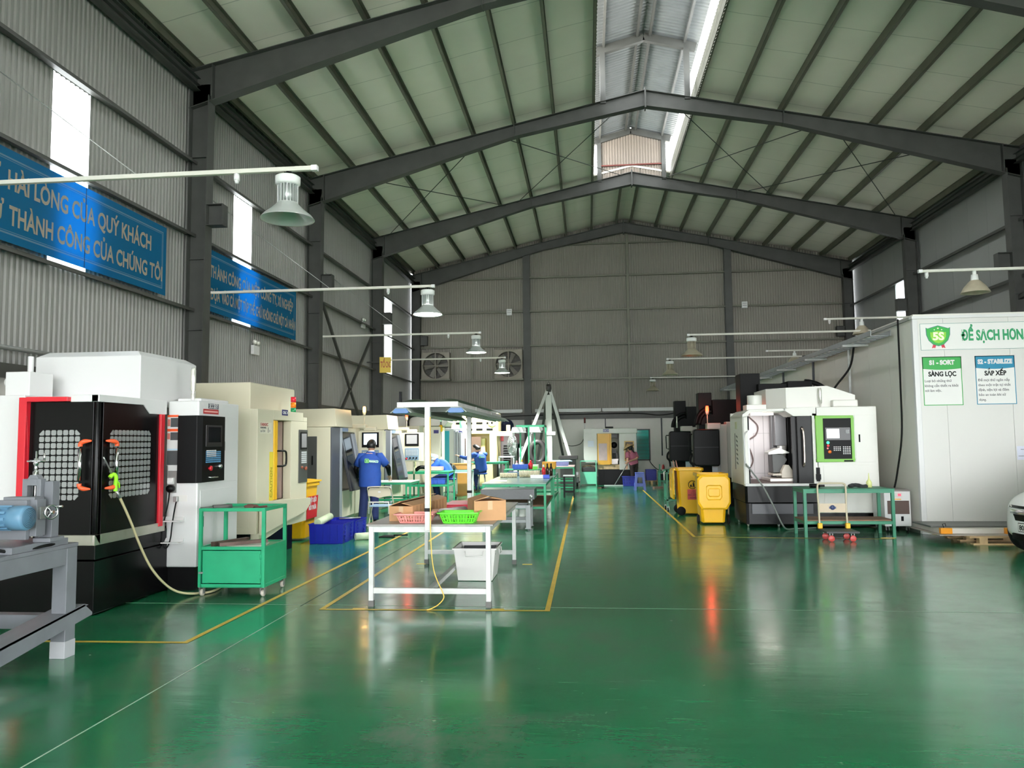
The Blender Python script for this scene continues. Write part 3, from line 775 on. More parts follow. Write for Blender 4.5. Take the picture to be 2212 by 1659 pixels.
ba = MB(True).box(-6.9, -4.79, 7.14, 9.3, 0.02, 0.525).box(-6.9, -4.80, 7.16, 9.3, 0.535, 0.70)
for x, y in ((-4.9, 7.25), (-4.9, 8.2), (-6.5, 7.25)): ba.cyl((x, y, 0.0), (x, y, 0.03), 0.04, 12)
ba.build('machine_base', GLOSSBLK, m1, 0.004)
MB(True).box(-6.0, -5.73, 7.4, 7.75, 2.16, 2.42).cyl((-6.0, 7.55, 2.32), (-6.1, 7.55, 2.32), 0.05, 14).cyl((-5.88, 7.6, 2.42), (-5.88, 7.6, 2.6), 0.03, 10).build('mist_extractor', WHITE, m1, 0.006)
# control cabinet
cab = MB(True).box(-4.81, -4.44, 8.44, 9.46, 0.26, 2.15).box(-4.79, -4.50, 8.6, 9.3, 2.15, 2.19)
cab = cab.build('control_cabinet', WHITE, m1, 0.015)
MB(True).box(-4.79, -4.47, 8.47, 9.43, 0.0, 0.27).build('cabinet_plinth', BLACK, cab)
MB(True).box(-4.445, -4.435, 9.02, 9.42, 1.19, 1.98).build('cabinet_door', WHITE, cab, 0.003)
MB(True).box(-4.436, -4.43, 9.06, 9.08, 1.57, 1.68).build('door_latch', ZINC, cab)
MB(True).box(-4.445, -4.435, 8.5, 9.42, 0.3, 1.12).build('cabinet_lower_door', WHITE, cab, 0.003)
MB(True).box(-4.436, -4.43, 8.56, 8.58, 0.7, 0.82).build('door_latch', BLACK, cab)
pn = MB(True)
pn.prism([(-4.67, 8.40), (-4.44, 8.40), (-4.40, 8.46), (-4.40, 9.01), (-4.67, 9.01)], 'z', 1.21, 1.98)
pn = pn.build('control_panel', BLACK, m1, 0.006)
MB(True).box(-4.40, -4.392, 8.53, 8.92, 1.62, 1.87).build('screen_bezel', mat('grey_black', (34, 34, 36), 0.3), pn, 0.003)
MB(True).box(-4.393, -4.389, 8.58, 8.88, 1.67, 1.85).build('screen', SCREEN, pn)
panel_keys(pn, 'x', -4.40, 8.54, 8.9, 1.43, 1.57, 10, 6, mat('blue_keys', (86, 140, 180), 0.5))
cells(MB(True), 'x', -4.40, 8.55, 8.78, 1.50, 1.585, 8, 4, 0.004, 0.009).build('letter_keys', mat('pale_keys', (196, 198, 200), 0.5), pn)
MB(True).lathe([(0.0, -4.365), (0.028, -4.365), (0.03, -4.38), (0.016, -4.385), (0.016, -4.40)], (0, 8.62, 1.37), 'x', 16).build('emergency_stop', RED, pn)
MB(True).lathe([(0.0, -4.36), (0.022, -4.36), (0.026, -4.385), (0.026, -4.40)], (0, 8.85, 1.385), 'x', 16).build('feed_dial', CHROME, pn)
MB(True).tube([(-4.40, 8.6, 1.27), (-4.37, 8.62, 1.262), (-4.37, 8.78, 1.262), (-4.40, 8.8, 1.27)], 0.008, 8).build('pull_handle', CHROME, pn)
sg = MB(True).box(-4.439, -4.435, 8.53, 8.90, 2.065, 2.13).build('name_plate', WHITE, cab)
MB(True).box(-4.4345, -4.4335, 8.65, 8.9, 2.068, 2.128).build('logo_field', mat('navy_print', (26, 34, 60), 0.4), sg)
MB(True).box(-4.4345, -4.433, 8.53, 8.90, 2.005, 2.06).build('logo_band', mat('red_print', (176, 36, 38), 0.4), sg)
text_mesh([('汉工智能', 0.042, (-4.433, 8.665, 2.078), 'LEFT', 0.95, EAST, 0.0015)], WHITE, 'lettering', sg)
MB(True).box(-4.4325, -4.432, 8.55, 8.88, 2.023, 2.042).build('pale_print_strip', mat('pale_print', (230, 170, 164), 0.5), sg)
# stickers on the cabinet side
st = MB(True).box(-4.815, -4.68, 8.436, 8.44, 1.41, 1.99).build('warning_labels', WHITE, cab)
MB(True).box(-4.815, -4.68, 8.434, 8.437, 1.965, 1.99).box(-4.815, -4.68, 8.434, 8.437, 1.80, 1.83).build('label_print', ORANGE, st)
lb = MB(True)
for z0, z1 in ((1.85, 1.955), (1.70, 1.79), (1.415, 1.58)): lb.box(-4.775 if z0 > 1.6 else -4.812, -4.684, 8.434, 8.437, z0, z1)
lb.build('label_print', mat('print_grey', (70, 72, 74), 0.6), st)
MB(True).box(-4.812, -4.78, 8.434, 8.437, 1.86, 1.94).box(-4.812, -4.78, 8.434, 8.437, 1.71, 1.78).build('label_print', mat('print_pink', (208, 120, 110), 0.6), st)
MB(True).box(-4.812, -4.684, 8.434, 8.437, 1.585, 1.60).build('blue_strip', mat('print_blue', (168, 200, 220), 0.6), st)
so = MB(True).box(-4.79, -4.69, 8.43, 8.44, 1.10, 1.35).build('socket_plate', mat('grey_plate', (150, 148, 146), 0.4, 0.4), cab)
MB(True).box(-4.78, -4.71, 8.39, 8.43, 1.20, 1.27).box(-4.77, -4.72, 8.37, 8.39, 1.215, 1.235).build('socket', WHITE, so, 0.005)
MB(True).lathe([(0.0, 8.36), (0.04, 8.36), (0.044, 8.375), (0.04, 8.42), (0.0, 8.42)], (-4.735, 0, 1.15), 'y', 18).build('black_plug', BLACK, so)
MB(True).tube(smooth_path([(-4.735, 8.37, 1.11), (-4.75, 8.37, 0.98), (-4.77, 8.36, 0.86), (-4.79, 8.35, 0.74), (-4.80, 8.34, 0.6), (-4.77, 8.34, 0.5), (-4.73, 8.34, 0.5), (-4.70, 8.35, 0.6), (-4.69, 8.36, 0.75), (-4.68, 8.40, 0.95), (-4.67, 8.42, 1.03)], 6), 0.008, 8).build('coiled_cable', RUBBER, so)
MB(True).box(-4.71, -4.66, 8.40, 8.44, 1.0, 1.06).build('cable_gland', ZINC, so, 0.004)
MB(True).box(-4.70, -4.56, 8.437, 8.44, 1.0, 1.07).build('small_rating_label', mat('off_white_label', (214, 212, 208), 0.5), cab)
for z in (0.78, 0.54):
    s = MB(True); s.prism([(8.32, z), (8.44, z), (8.44, z+0.05), (8.43, z+0.05), (8.40, z+0.012), (8.32, z+0.012)], 'x', -4.88, -4.585)
    s.build('cabinet_ledge', WHITE, cab)
lp = MB(True).lathe([(0.022, 2.17), (0.022, 2.24), (0.016, 2.26), (0.03, 2.29), (0.03, 2.52), (0.02, 2.55), (0.0, 2.55)], (-4.6, 8.6, 0), 'z', 16).build('signal_lamp', mat('clear_lamp', (216, 214, 206), 0.15, 0.4), m1)
# air gun hanging on the door
GUN = mat('lime_plastic', (150, 226, 40), 0.4)
ag = thing('air_gun', 'lime green air gun hung on the black door handle with a hose to the floor', 'air gun', (-4.73, 7.28, 1.2))
MB(True).tube(smooth_path([(-4.74, 7.27, 1.33), (-4.725, 7.30, 1.36), (-4.71, 7.325, 1.33), (-4.72, 7.335, 1.25), (-4.72, 7.34, 1.19)], 5), 0.02, 10).build('grip', GUN, ag)
MB(True).tube([(-4.73, 7.29, 1.36), (-4.72, 7.23, 1.42), (-4.72, 7.16, 1.50), (-4.72, 7.13, 1.535)], 0.007, 8).build('nozzle', ZINC, ag)
MB(True).tube([(-4.715, 7.33, 1.30), (-4.70, 7.36, 1.27), (-4.70, 7.37, 1.22)], 0.009, 8).build('trigger', GUN, ag)
hose = smooth_path([(-4.72, 7.345, 1.19), (-4.70, 7.40, 1.10), (-4.66, 7.52, 0.86), (-4.62, 7.62, 0.62), (-4.57, 7.74, 0.38), (-4.50, 7.88, 0.19), (-4.42, 8.02, 0.07), (-4.30, 8.18, 0.022), (-4.18, 8.36, 0.02), (-4.26, 8.9, 0.02), (-4.30, 9.7, 0.02)], 6)
MB(True).tube(hose, 0.013, 8).build('hose', mat('clear_hose', (176, 168, 130), 0.35), ag)
MB(True).cyl((-4.72, 7.345, 1.20), (-4.70, 7.39, 1.12), 0.016, 10).build('hose_fitting', ZINC, ag)

# ================================================================ green cart
ct = thing('tool_cart', 'green steel cart with a lower cupboard, beside the black and white machine', 'cart', (-3.88, 8.44, 0))
x0, x1, y0, y1 = -4.25, -3.5, 8.12, 8.74
fr = MB(True)
for x in (x0, x1-0.035):
    for y in (y0, y1-0.035): fr.box(x, x+0.035, y, y+0.035, 0.10, 0.95)
for z in (0.915, 0.50, 0.10):
    fr.box(x0+0.035, x1-0.035, y0, y0+0.035, z, z+0.035); fr.box(x0+0.035, x1-0.035, y1-0.035, y1, z, z+0.035)
    fr.box(x0, x0+0.035, y0+0.035, y1-0.035, z, z+0.035); fr.box(x1-0.035, x1, y0+0.035, y1-0.035, z, z+0.035)
fr.build('cart_frame', GREEN, ct, 0.003)
MB(True).box(x0+0.03, x1-0.03, y0+0.03, y1-0.03, 0.918, 0.924).build('top_tray', GREEN, ct)
MB(True).box(x0+0.03, x1-0.03, y0+0.03, y1-0.03, 0.515, 0.522).build('middle_shelf', GREEN, ct)
MB(True).box(x0+0.006, x0+0.012, y0+0.03, y1-0.03, 0.13, 0.5).box(x1-0.012, x1-0.004, y0+0.03, y1-0.03, 0.13, 0.5).box(x0+0.03, x1-0.03, y1-0.012, y1-0.006, 0.13, 0.5).box(x0+0.03, x1-0.03, y0+0.03, y1-0.03, 0.11, 0.118).build('side_panels', GREEN, ct)
cd = MB(True).box(x0+0.05, x1-0.042, y0+0.002, y0+0.012, 0.145, 0.492).build('cupboard_door', GREEN, ct, 0.002)
MB(True).cyl((x1-0.042, y0, 0.40), (x1-0.042, y0, 0.46), 0.008, 8).cyl((x1-0.042, y0, 0.18), (x1-0.042, y0, 0.24), 0.008, 8).build('hinges', GREEN, cd)
MB(True).box(x0+0.01, x0+0.06, y0-0.006, y0, 0.245, 0.265).build('hasp', ZINC, cd)
for x in (x0+0.03, x1-0.03):
    for y in (y0+0.04, y1-0.05): caster(ct, x, y, 0.037, mat('pale_wheel', (186, 178, 166), 0.6), h=0.10)
RUST = mat('dark_steel_bar', (92, 72, 64), 0.5, 0.3, var=0.2, vscale=14)
for (p, q, l) in (((-4.14, 8.22, 0.548), (-3.93, 8.66, 0.548), 'square rusty steel bar at the rear on the green cart shelf'), ((-4.04, 8.17, 0.548), (-3.64, 8.52, 0.548), 'square rusty steel bar across the front of the green cart shelf')):
    tag(MB().beam(p, q, 0.055, 0.05).build('steel_bar', RUST, None, 0.004), l, 'steel bar')
tag(MB().cbox((-3.78, 8.33, 0.529), (0.42, 0.26, 0.012), 0.25).build('paper_sheets', mat('dusty_paper', (196, 192, 180), 0.8)), 'crumpled pale papers lying on the green cart shelf', 'paper')
tag(MB().cyl((-4.14, 8.22, 0.952), (-3.99, 8.36, 0.952), 0.027, 14).cyl((-4.25, 8.15, 0.945), (-4.14, 8.22, 0.95), 0.014, 10).build('grinder', mat('worn_grey', (88, 86, 84), 0.6)), 'dark grey hand grinder lying on the cart top', 'tool')
rg = MB()
for k in range(9): rg.ball((-3.78+0.03*math.sin(k*2.1), 8.36+0.02*k-0.06, 0.94+0.006*(k % 3)), 0.028+0.006*(k % 2), 8, 6, (1.3, 0.8, 0.6))
rg.tube([(-3.78, 8.40, 0.935), (-3.70, 8.42, 0.935), (-3.62, 8.46, 0.945)], 0.012, 8)
tag(rg.build('work_gloves', mat('dirty_glove', (104, 70, 62), 0.85)), 'dirty brown work gloves bunched on the cart top', 'gloves')

# ================================================================ cream drilling centre with the yellow door
f1 = thing('drilling_center', 'cream drilling machine with a yellow sliding door and dark control panel', 'machine', (-5.3, 11.1, 0))
XF_ = -4.5
b = MB(True)
b.box(-6.3, XF_-0.02, 10.16, 12.02, 0.42, 0.50)
b.box(-6.3, -4.6, 10.16, 10.7, 0.5, 2.13); b.box(-6.3, -5.5, 10.7, 12.02, 0.5, 2.13)
b.box(-4.625, XF_, 10.161, 10.70, 0.42, 2.128); b.box(-4.624, XF_, 10.702, 11.86, 1.99, 2.129)
b.box(-4.623, XF_, 11.362, 12.03, 0.42, 1.988); b.box(-4.622, XF_, 11.862, 12.031, 1.99, 2.06)
b.box(-5.5, -4.63, 11.95, 12.019, 0.51, 2.05); b.box(-5.49, -4.63, 10.72, 11.94, 2.055, 2.1); b.box(-4.6, XF_, 10.704, 11.36, 0.51, 0.82)
b.build('body_shell', CREAM, f1, 0.006)
MB(True).box(-5.48, -4.65, 11.38, 11.46, 0.82, 1.98).box(-5.5, -5.47, 10.7, 11.4, 0.82, 1.98).build('enclosure_lining', mat('dusty_pink_steel', (196, 172, 160), 0.5, var=0.08, vscale=5), f1)
MB(True).box(-4.9, -4.66, 10.86, 11.2, 1.90, 1.97).build('work_light', WHITE, f1, 0.01)
MB(True).box(-5.2, -4.7, 10.8, 11.1, 0.82, 0.9).build('vise', BLACK, f1, 0.01)
dr = MB(True).box(-4.56, XF_+0.012, 10.705, 10.83, 0.84, 1.98).build('sliding_door', YELLOW, f1, 0.008)
MB(True).tube(smooth_path([(XF_, 10.82, 1.54), (XF_+0.05, 10.84, 1.54), (XF_+0.06, 10.98, 1.535), (XF_+0.06, 11.03, 1.50), (XF_+0.06, 11.03, 1.36), (XF_+0.06, 10.98, 1.325), (XF_+0.05, 10.84, 1.32), (XF_, 10.82, 1.32)], 4), 0.014, 8).build('door_handle', BLACK, dr)
MB(True).box(XF_-0.002, XF_+0.003, 10.57, 10.70, 0.83, 1.53).build('warning_strip', mat('yellow_tape_print', (228, 206, 60), 0.5), f1)
text_mesh([('CAUTION', 0.07, (XF_+0.004, 10.66, 0.88), 'LEFT', 1.0, (math.pi/2, -math.pi/2, math.pi/2), 0.0)], mat('dark_yellow_print', (150, 130, 30), 0.6), 'warning_lettering', f1)
ch = MB(True)
ch.prism([(10.2, 0.40), (10.9, 0.48), (11.85, 0.58), (12.05, 0.68), (12.05, 0.78), (10.2, 0.86)], 'x', XF_+0.02, XF_+0.06)
ch.prism([(10.2, 0.30), (10.2, 0.43), (10.9, 0.48), (11.8, 0.55), (10.6, 0.35)], 'x', XF_-0.1, XF_+0.02)
ch.build('chip_apron', CREAM, f1, 0.004)
MB(True).box(-6.2, -4.68, 10.3, 11.9, 0.0, 0.45).build('machine_base', BLACK, f1)
frustum(MB(True), -5.85, -4.9, 10.8, 12.5, 2.1, 2.54, 2.55, 0.01).build('top_cover', CREAM, f1, 0.008)
cp = MB(True).box(XF_, XF_+0.012, 11.67, 12.03, 1.03, 1.86).build('control_panel', mat('panel_grey', (70, 70, 68), 0.35), f1, 0.004)
MB(True).box(XF_+0.012, XF_+0.02, 11.72, 11.99, 1.55, 1.82).build('screen_bezel', BLACK, cp)
MB(True).box(XF_+0.02, XF_+0.022, 11.75, 11.96, 1.58, 1.80).build('screen', mat('grey_reflecting_screen', (150, 146, 150), 0.15), cp)
panel_keys(cp, 'x', XF_+0.012, 11.76, 11.98, 1.33, 1.52, 6, 6, mat('pale_keys', (196, 198, 200), 0.5))
MB(True).lathe([(0.0, XF_+0.05), (0.03, XF_+0.05), (0.03, XF_+0.035), (0.015, XF_+0.01)], (0, 11.9, 1.25), 'x', 14).lathe([(0.0, XF_+0.03), (0.02, XF_+0.03), (0.02, XF_+0.01)], (0, 11.78, 1.27), 'x', 12).build('panel_knobs', mat('brick_red', (160, 84, 62), 0.4), cp)
sp = MB(True).box(XF_, XF_+0.005, 11.0, 11.22, 2.065, 2.15).build('number_plate', mat('navy_plate', (40, 40, 110), 0.4), f1)
text_mesh([('CNC 4', 0.045, (XF_+0.0055, 11.025, 2.085), 'LEFT', 1.0, EAST, 0.002)], WHITE, 'lettering', sp)
lg = MB(True).box(XF_, XF_+0.003, 10.23, 10.63, 1.79, 1.945).build('maker_label', mat('label_cream', (226, 220, 204), 0.5), f1)
text_mesh([('FANUC', 0.045, (XF_+0.0035, 10.25, 1.895), 'LEFT', 1.25, EAST, 0.001)], mat('maker_red', (170, 60, 56), 0.5), 'lettering', lg)
text_mesh([('ROBODRILL', 0.02, (XF_+0.0035, 10.25, 1.862), 'LEFT', 1.3, EAST, 0.001), ('\u03b1-T14', 0.035, (XF_+0.0035, 10.25, 1.808), 'LEFT', 1.2, EAST, 0.0), ('1', 0.075, (XF_+0.0035, 10.49, 1.805), 'LEFT', 0.8, EAST, 0.003), ('F', 0.035, (XF_+0.0035, 10.55, 1.808), 'LEFT', 1.2, EAST, 0.0)], mat('print_grey', (70, 72, 74), 0.6), 'model_lettering', lg)
tw = MB(True).cyl((-4.72, 12.0, 2.05), (-4.72, 12.0, 2.13), 0.04, 14).build('signal_tower', CREAM, f1)
for z, nm, c in ((2.13, 'green', (28, 140, 84)), (2.22, 'amber', (240, 130, 24)), (2.31, 'red', (214, 30, 52))):
    MB(True).cyl((-4.72, 12.0, z), (-4.72, 12.0, z+0.085), 0.042, 16).build('%s_lens' % nm, mat('%s_lens' % nm, c, 0.25), tw)
# ================================================================ bins and crates on the left
def wheelie_bin(name, label, cat, loc, rz, w=0.55, d=0.62, h=0.94, lid='closed', group=None):
    """front faces -Y before turning; lid closed, or flipped so it hangs down the front"""
    t = thing(name, label, cat, loc, rz, group)
    mb = MB(); rings = []
    for (k, z) in ((0.80, 0.04), (0.86, 0.3), (0.93, 0.7), (0.97, h-0.06)): rings.append((w*k/2, d*k/2, z))
    rings += [(w/2+0.02, d/2+0.02, h-0.06), (w/2+0.02, d/2+0.02, h), (w*0.93/2, d*0.93/2, h), (w*0.78/2, d*0.78/2, 0.08)]
    vs = []; fs = []
    for (a, b, z) in rings:
        c = 0.05
        vs += [(-a+c,-b,z), (a-c,-b,z), (a,-b+c,z), (a,b-c,z), (a-c,b,z), (-a+c,b,z), (-a,b-c,z), (-a,-b+c,z)]
    for k in range(len(rings)-1):
        for i in range(8):
            j = (i+1) % 8; fs.append((k*8+i, k*8+j, k*8+8+j, k*8+8+i))
    fs.append(tuple(reversed(range(8)))); n = (len(rings)-1)*8; fs.append(tuple(n+i for i in range(8)))
    mb.add(vs, fs); mb.box(-w*0.36, w*0.36, -d*0.36, d*0.36, 0.03, 0.06)
    mb.build('bin_body', YELLOW, t, 0.008)
    back = 1 if lid == 'closed' else -1
    hb = MB().cyl((-w*0.42, back*(d/2+0.05), h-0.03), (w*0.42, back*(d/2+0.05), h-0.03), 0.016, 10)
    for s in (-1, 1): hb.box(s*w*0.4-0.015, s*w*0.4+0.015, min(back*d/2, back*(d/2+0.05)), max(back*d/2, back*(d/2+0.05)), h-0.05, h-0.01)
    hb.build('push_handle', YELLOW, t)
    if lid == 'closed':
        l = MB(); 
        l.prism([(-d/2-0.04, h+0.005), (-d/2-0.04, h+0.03), (-d/4, h+0.05), (d/2, h+0.06), (d/2+0.05, h+0.02), (d/2+0.05, h+0.005)], 'x', -w/2-0.03, w/2+0.03)
        l.build('lid', YELLOW, t, 0.012)
    else:
        l = MB(); y = -d/2-0.085
        def ring(ww, z0, z1, yy, cc):
            return [(-ww+cc, yy, z0), (ww-cc, yy, z0), (ww, yy, z0+cc*1.6), (ww*1.0, yy, z1-cc), (ww-cc, yy, z1), (-ww+cc, yy, z1), (-ww, yy, z1-cc), (-ww, yy, z0+cc*1.6)]
        R = [ring(w/2+0.03, h-0.68, h-0.03, y+0.035, 0.07), ring(w/2+0.03, h-0.68, h-0.03, y+0.01, 0.07), ring(w/2, h-0.65, h-0.06, y-0.01, 0.07), ring(w*0.26, h-0.50, h-0.22, y-0.014, 0.03), ring(w*0.25, h-0.49, h-0.23, y+0.004, 0.03), ring(w*0.19, h-0.44, h-0.28, y+0.004, 0.02), ring(w*0.18, h-0.43, h-0.29, y-0.006, 0.02)]
        vs = [p for r in R for p in r]; fs = []
        for k in range(len(R)-1):
            for i in range(8):
                j = (i+1) % 8; fs.append((k*8+i, k*8+j, k*8+8+j, k*8+8+i))
        fs.append(tuple(reversed(range(8)))); n = (len(R)-1)*8; fs.append(tuple(n+i for i in range(8)))
        l.add(vs, fs); l.build('lid', YELLOW, t, 0.006)
    for s in (-1, 1):
        wb = -0.5 if lid != 'closed' else 0.5
        MB().lathe([(0.0, -0.02), (0.085, -0.02), (0.095, -0.01), (0.095, 0.01), (0.085, 0.02), (0.0, 0.02)], (s*(w/2+0.005), wb*d*0.72, 0.095), 'x', 20).build('wheel', RUBBER, t)
    return t
b = wheelie_bin('wheelie_bin', 'yellow wheeled bin with a red scrap label behind the cream drilling machine', 'bin', (-5.08, 13.0, 0), math.pi/2, 0.62, 0.66, 0.97, group='yellow wheeled bins')
lb = MB(True)
R = Matrix.Rotation(math.radians(5.5), 3, 'Y')
lb.quad((-4.764, 12.74, 0.36), (-4.764, 13.24, 0.36), (-4.738, 13.24, 0.74), (-4.738, 12.74, 0.74))
lbo = lb.build('red_label', mat('red_print_label', (206, 24, 34), 0.45), b)
def bin_text():
    # the label leans with the bin side: lean the lettering about Y by the same angle
    lean = math.atan2(0.026, 0.38)
    o = text_mesh([('VẬT LIỆU', 0.07, (0, 0, 0.10), 'CENTER', 0.8, EAST, 0.004), ('RỖI THỪA', 0.07, (0, 0, -0.03), 'CENTER', 0.8, EAST, 0.004)], WHITE, 'lettering', lbo, False)
    M = Matrix.Translation((-4.748, 12.99, 0.54)) @ Matrix.Rotation(lean, 4, 'Y')
    loc, rz = XF[lbo]
    o.data.transform(M); o.data.transform(Matrix.Rotation(-rz, 4, 'Z') @ Matrix.Translation(-loc))
bin_text()

def crate(name, label, cat, x0, x1, y0, y1, z, h, m, group=None, ribs=True):
    t = thing(name, label, cat, ((x0+x1)/2, (y0+y1)/2, z), 0, group)
    w, d = x1-x0, y1-y0
    open_box(MB(), (0,0,0), w-0.02, d-0.02, h, 0.006, 0.012, 0.01).build('crate_body', m, t, 0.004)
    if ribs:
        r = MB()
        for s in (-1, 1):
            for k in (-0.3, -0.1, 0.1, 0.3):
                r.box(k*w-0.01, k*w+0.01, s*(d/2-0.008)-0.006, s*(d/2-0.008)+0.006, 0.03, h-0.02)
            for k in (-0.28, 0.28): r.box(s*(w/2-0.008)-0.007, s*(w/2-0.008)+0.007, k*d-0.012, k*d+0.012, 0.03, h-0.02)
            for z2 in (0.25, 0.45, 0.65, 0.85):
                for k in (-0.28, 0.28): r.box(s*(w/2-0.008)-0.008, s*(w/2-0.008)+0.008, k*d-0.07, k*d+0.07, z2*h-0.006, z2*h+0.006)
        r.build('stiffening_ribs', m, t)
    return t
DBLUE = mat('deep_blue_crate', (22, 34, 168), 0.4)
crate('plastic_crate', 'deep blue plastic crate beside the yellow bin holding a foam roll', 'crate', -4.60, -4.0, 12.38, 12.98, 0, 0.32, DBLUE, 'blue floor crates')
crate('plastic_crate', 'deep blue plastic crate behind the foam roll crate, near the folding chair', 'crate', -4.60, -4.0, 13.05, 13.75, 0, 0.30, DBLUE, 'blue floor crates')
FOAM = mat('pale_green_wrap', (206, 220, 184), 0.6, var=0.08, vscale=12)
def roll(name, p, q, r, m, label, cat, core=True):
    p = Vector(p); q = Vector(q); d = (q-p).normalized()
    t = MB().cyl(p, q, r, 20)
    for e, s in ((p, -1), (q, 1)):
        for k in (0.3, 0.55, 0.8):
            a = d.orthogonal().normalized(); b_ = d.cross(a)
            t.tube([e + d*0.002*s + (a*math.cos(i*math.pi/8)+b_*math.sin(i*math.pi/8))*r*k for i in range(16)], r*0.04, 4, True)
    return tag(t.build(name, m), label, cat)
roll('foam_roll', (-4.46, 12.44, 0.335), (-4.44, 13.0, 0.385), 0.062, FOAM, 'pale green wrap roll resting across the first blue crate', 'foam roll')
roll('foam_roll', (-3.95, 12.86, 0.06), (-3.70, 13.02, 0.06), 0.06, FOAM, 'pale green wrap roll on the floor beside the blue crates', 'foam roll')
tag(MB().cyl((-4.38, 13.32, 0.315), (-4.05, 13.5, 0.315), 0.014, 10).build('steel_tube', ZINC), 'light steel tube lying across the rear blue crate', 'tube')
dp = thing('dustpan', 'dark dustpan lying on the floor behind the white table leg', 'dustpan', (-3.5, 13.3, 0))
MB().prism([(-0.14,-0.1),(0.14,-0.1),(0.10,0.12),(-0.10,0.12)], 'z', 0.0, 0.02).build('pan', RUBBER, dp, 0.004)
MB().cyl((0.1, 0.0, 0.03), (0.34, 0.05, 0.03), 0.012, 8).build('handle', RUBBER, dp)

# ================================================================ cream turning centres with swivelling panels
SLATE = mat('slate_grey_enamel', (82, 84, 92), 0.4, var=0.04, vscale=3)
AMBERL = mat('amber_lamp_lit', (255, 176, 84), 0.3, emit=9.0)
REDL = mat('red_lamp_lit', (255, 60, 30), 0.3, emit=9.0)
SCREENL = mat('lit_screen', (214, 232, 246), 0.3, emit=1.0)
def pendant(parent, y, z0, z1, x0, x1, lit, keys=True):
    p = MB(True).box(x0, x1, y, y+0.22, z0, z1).build('control_pendant', CREAM, parent, 0.012)
    w = x1-x0; sx0, sx1 = x0+0.16*w, x0+0.83*w; h = z1-z0
    bz = MB(True).box(sx0, sx1, y-0.012, y, z1-0.36, z1-0.03).build('screen_bezel', BLACK, p, 0.004)
    MB(True).box(sx0+0.045, sx1-0.045, y-0.015, y-0.012, z1-0.30, z1-0.06).build('screen', SCREENL if lit else mat('idle_screen', (176, 172, 174), 0.2), bz)
    kp = MB(True).box(sx0, sx1, y-0.008, y, z1-0.74, z1-0.42).build('key_panel', mat('blue_grey_panel', (122, 146, 168), 0.5), p, 0.003)
    cells(MB(True), 'y', y-0.008, sx0+0.02, sx1-0.02, z1-0.62, z1-0.45, 8, 5, 0.006, 0.006).build('keys', mat('pale_keys', (196, 198, 200), 0.5), kp)
    kn = MB(True)
    for k in range(4): kn.lathe([(0.0, y-0.035), (0.022, y-0.035), (0.024, y-0.008)], (sx0+0.06+k*(sx1-sx0-0.12)/3, 0, z1-0.68), 'y', 12)
    kn.build('knobs', BLACK, kp)
    MB(True).lathe([(0.0, y-0.05), (0.028, y-0.05), (0.02, y-0.01)], (sx0+0.05, 0, z1-0.70), 'y', 12).build('emergency_stop', RED, kp)
    return p
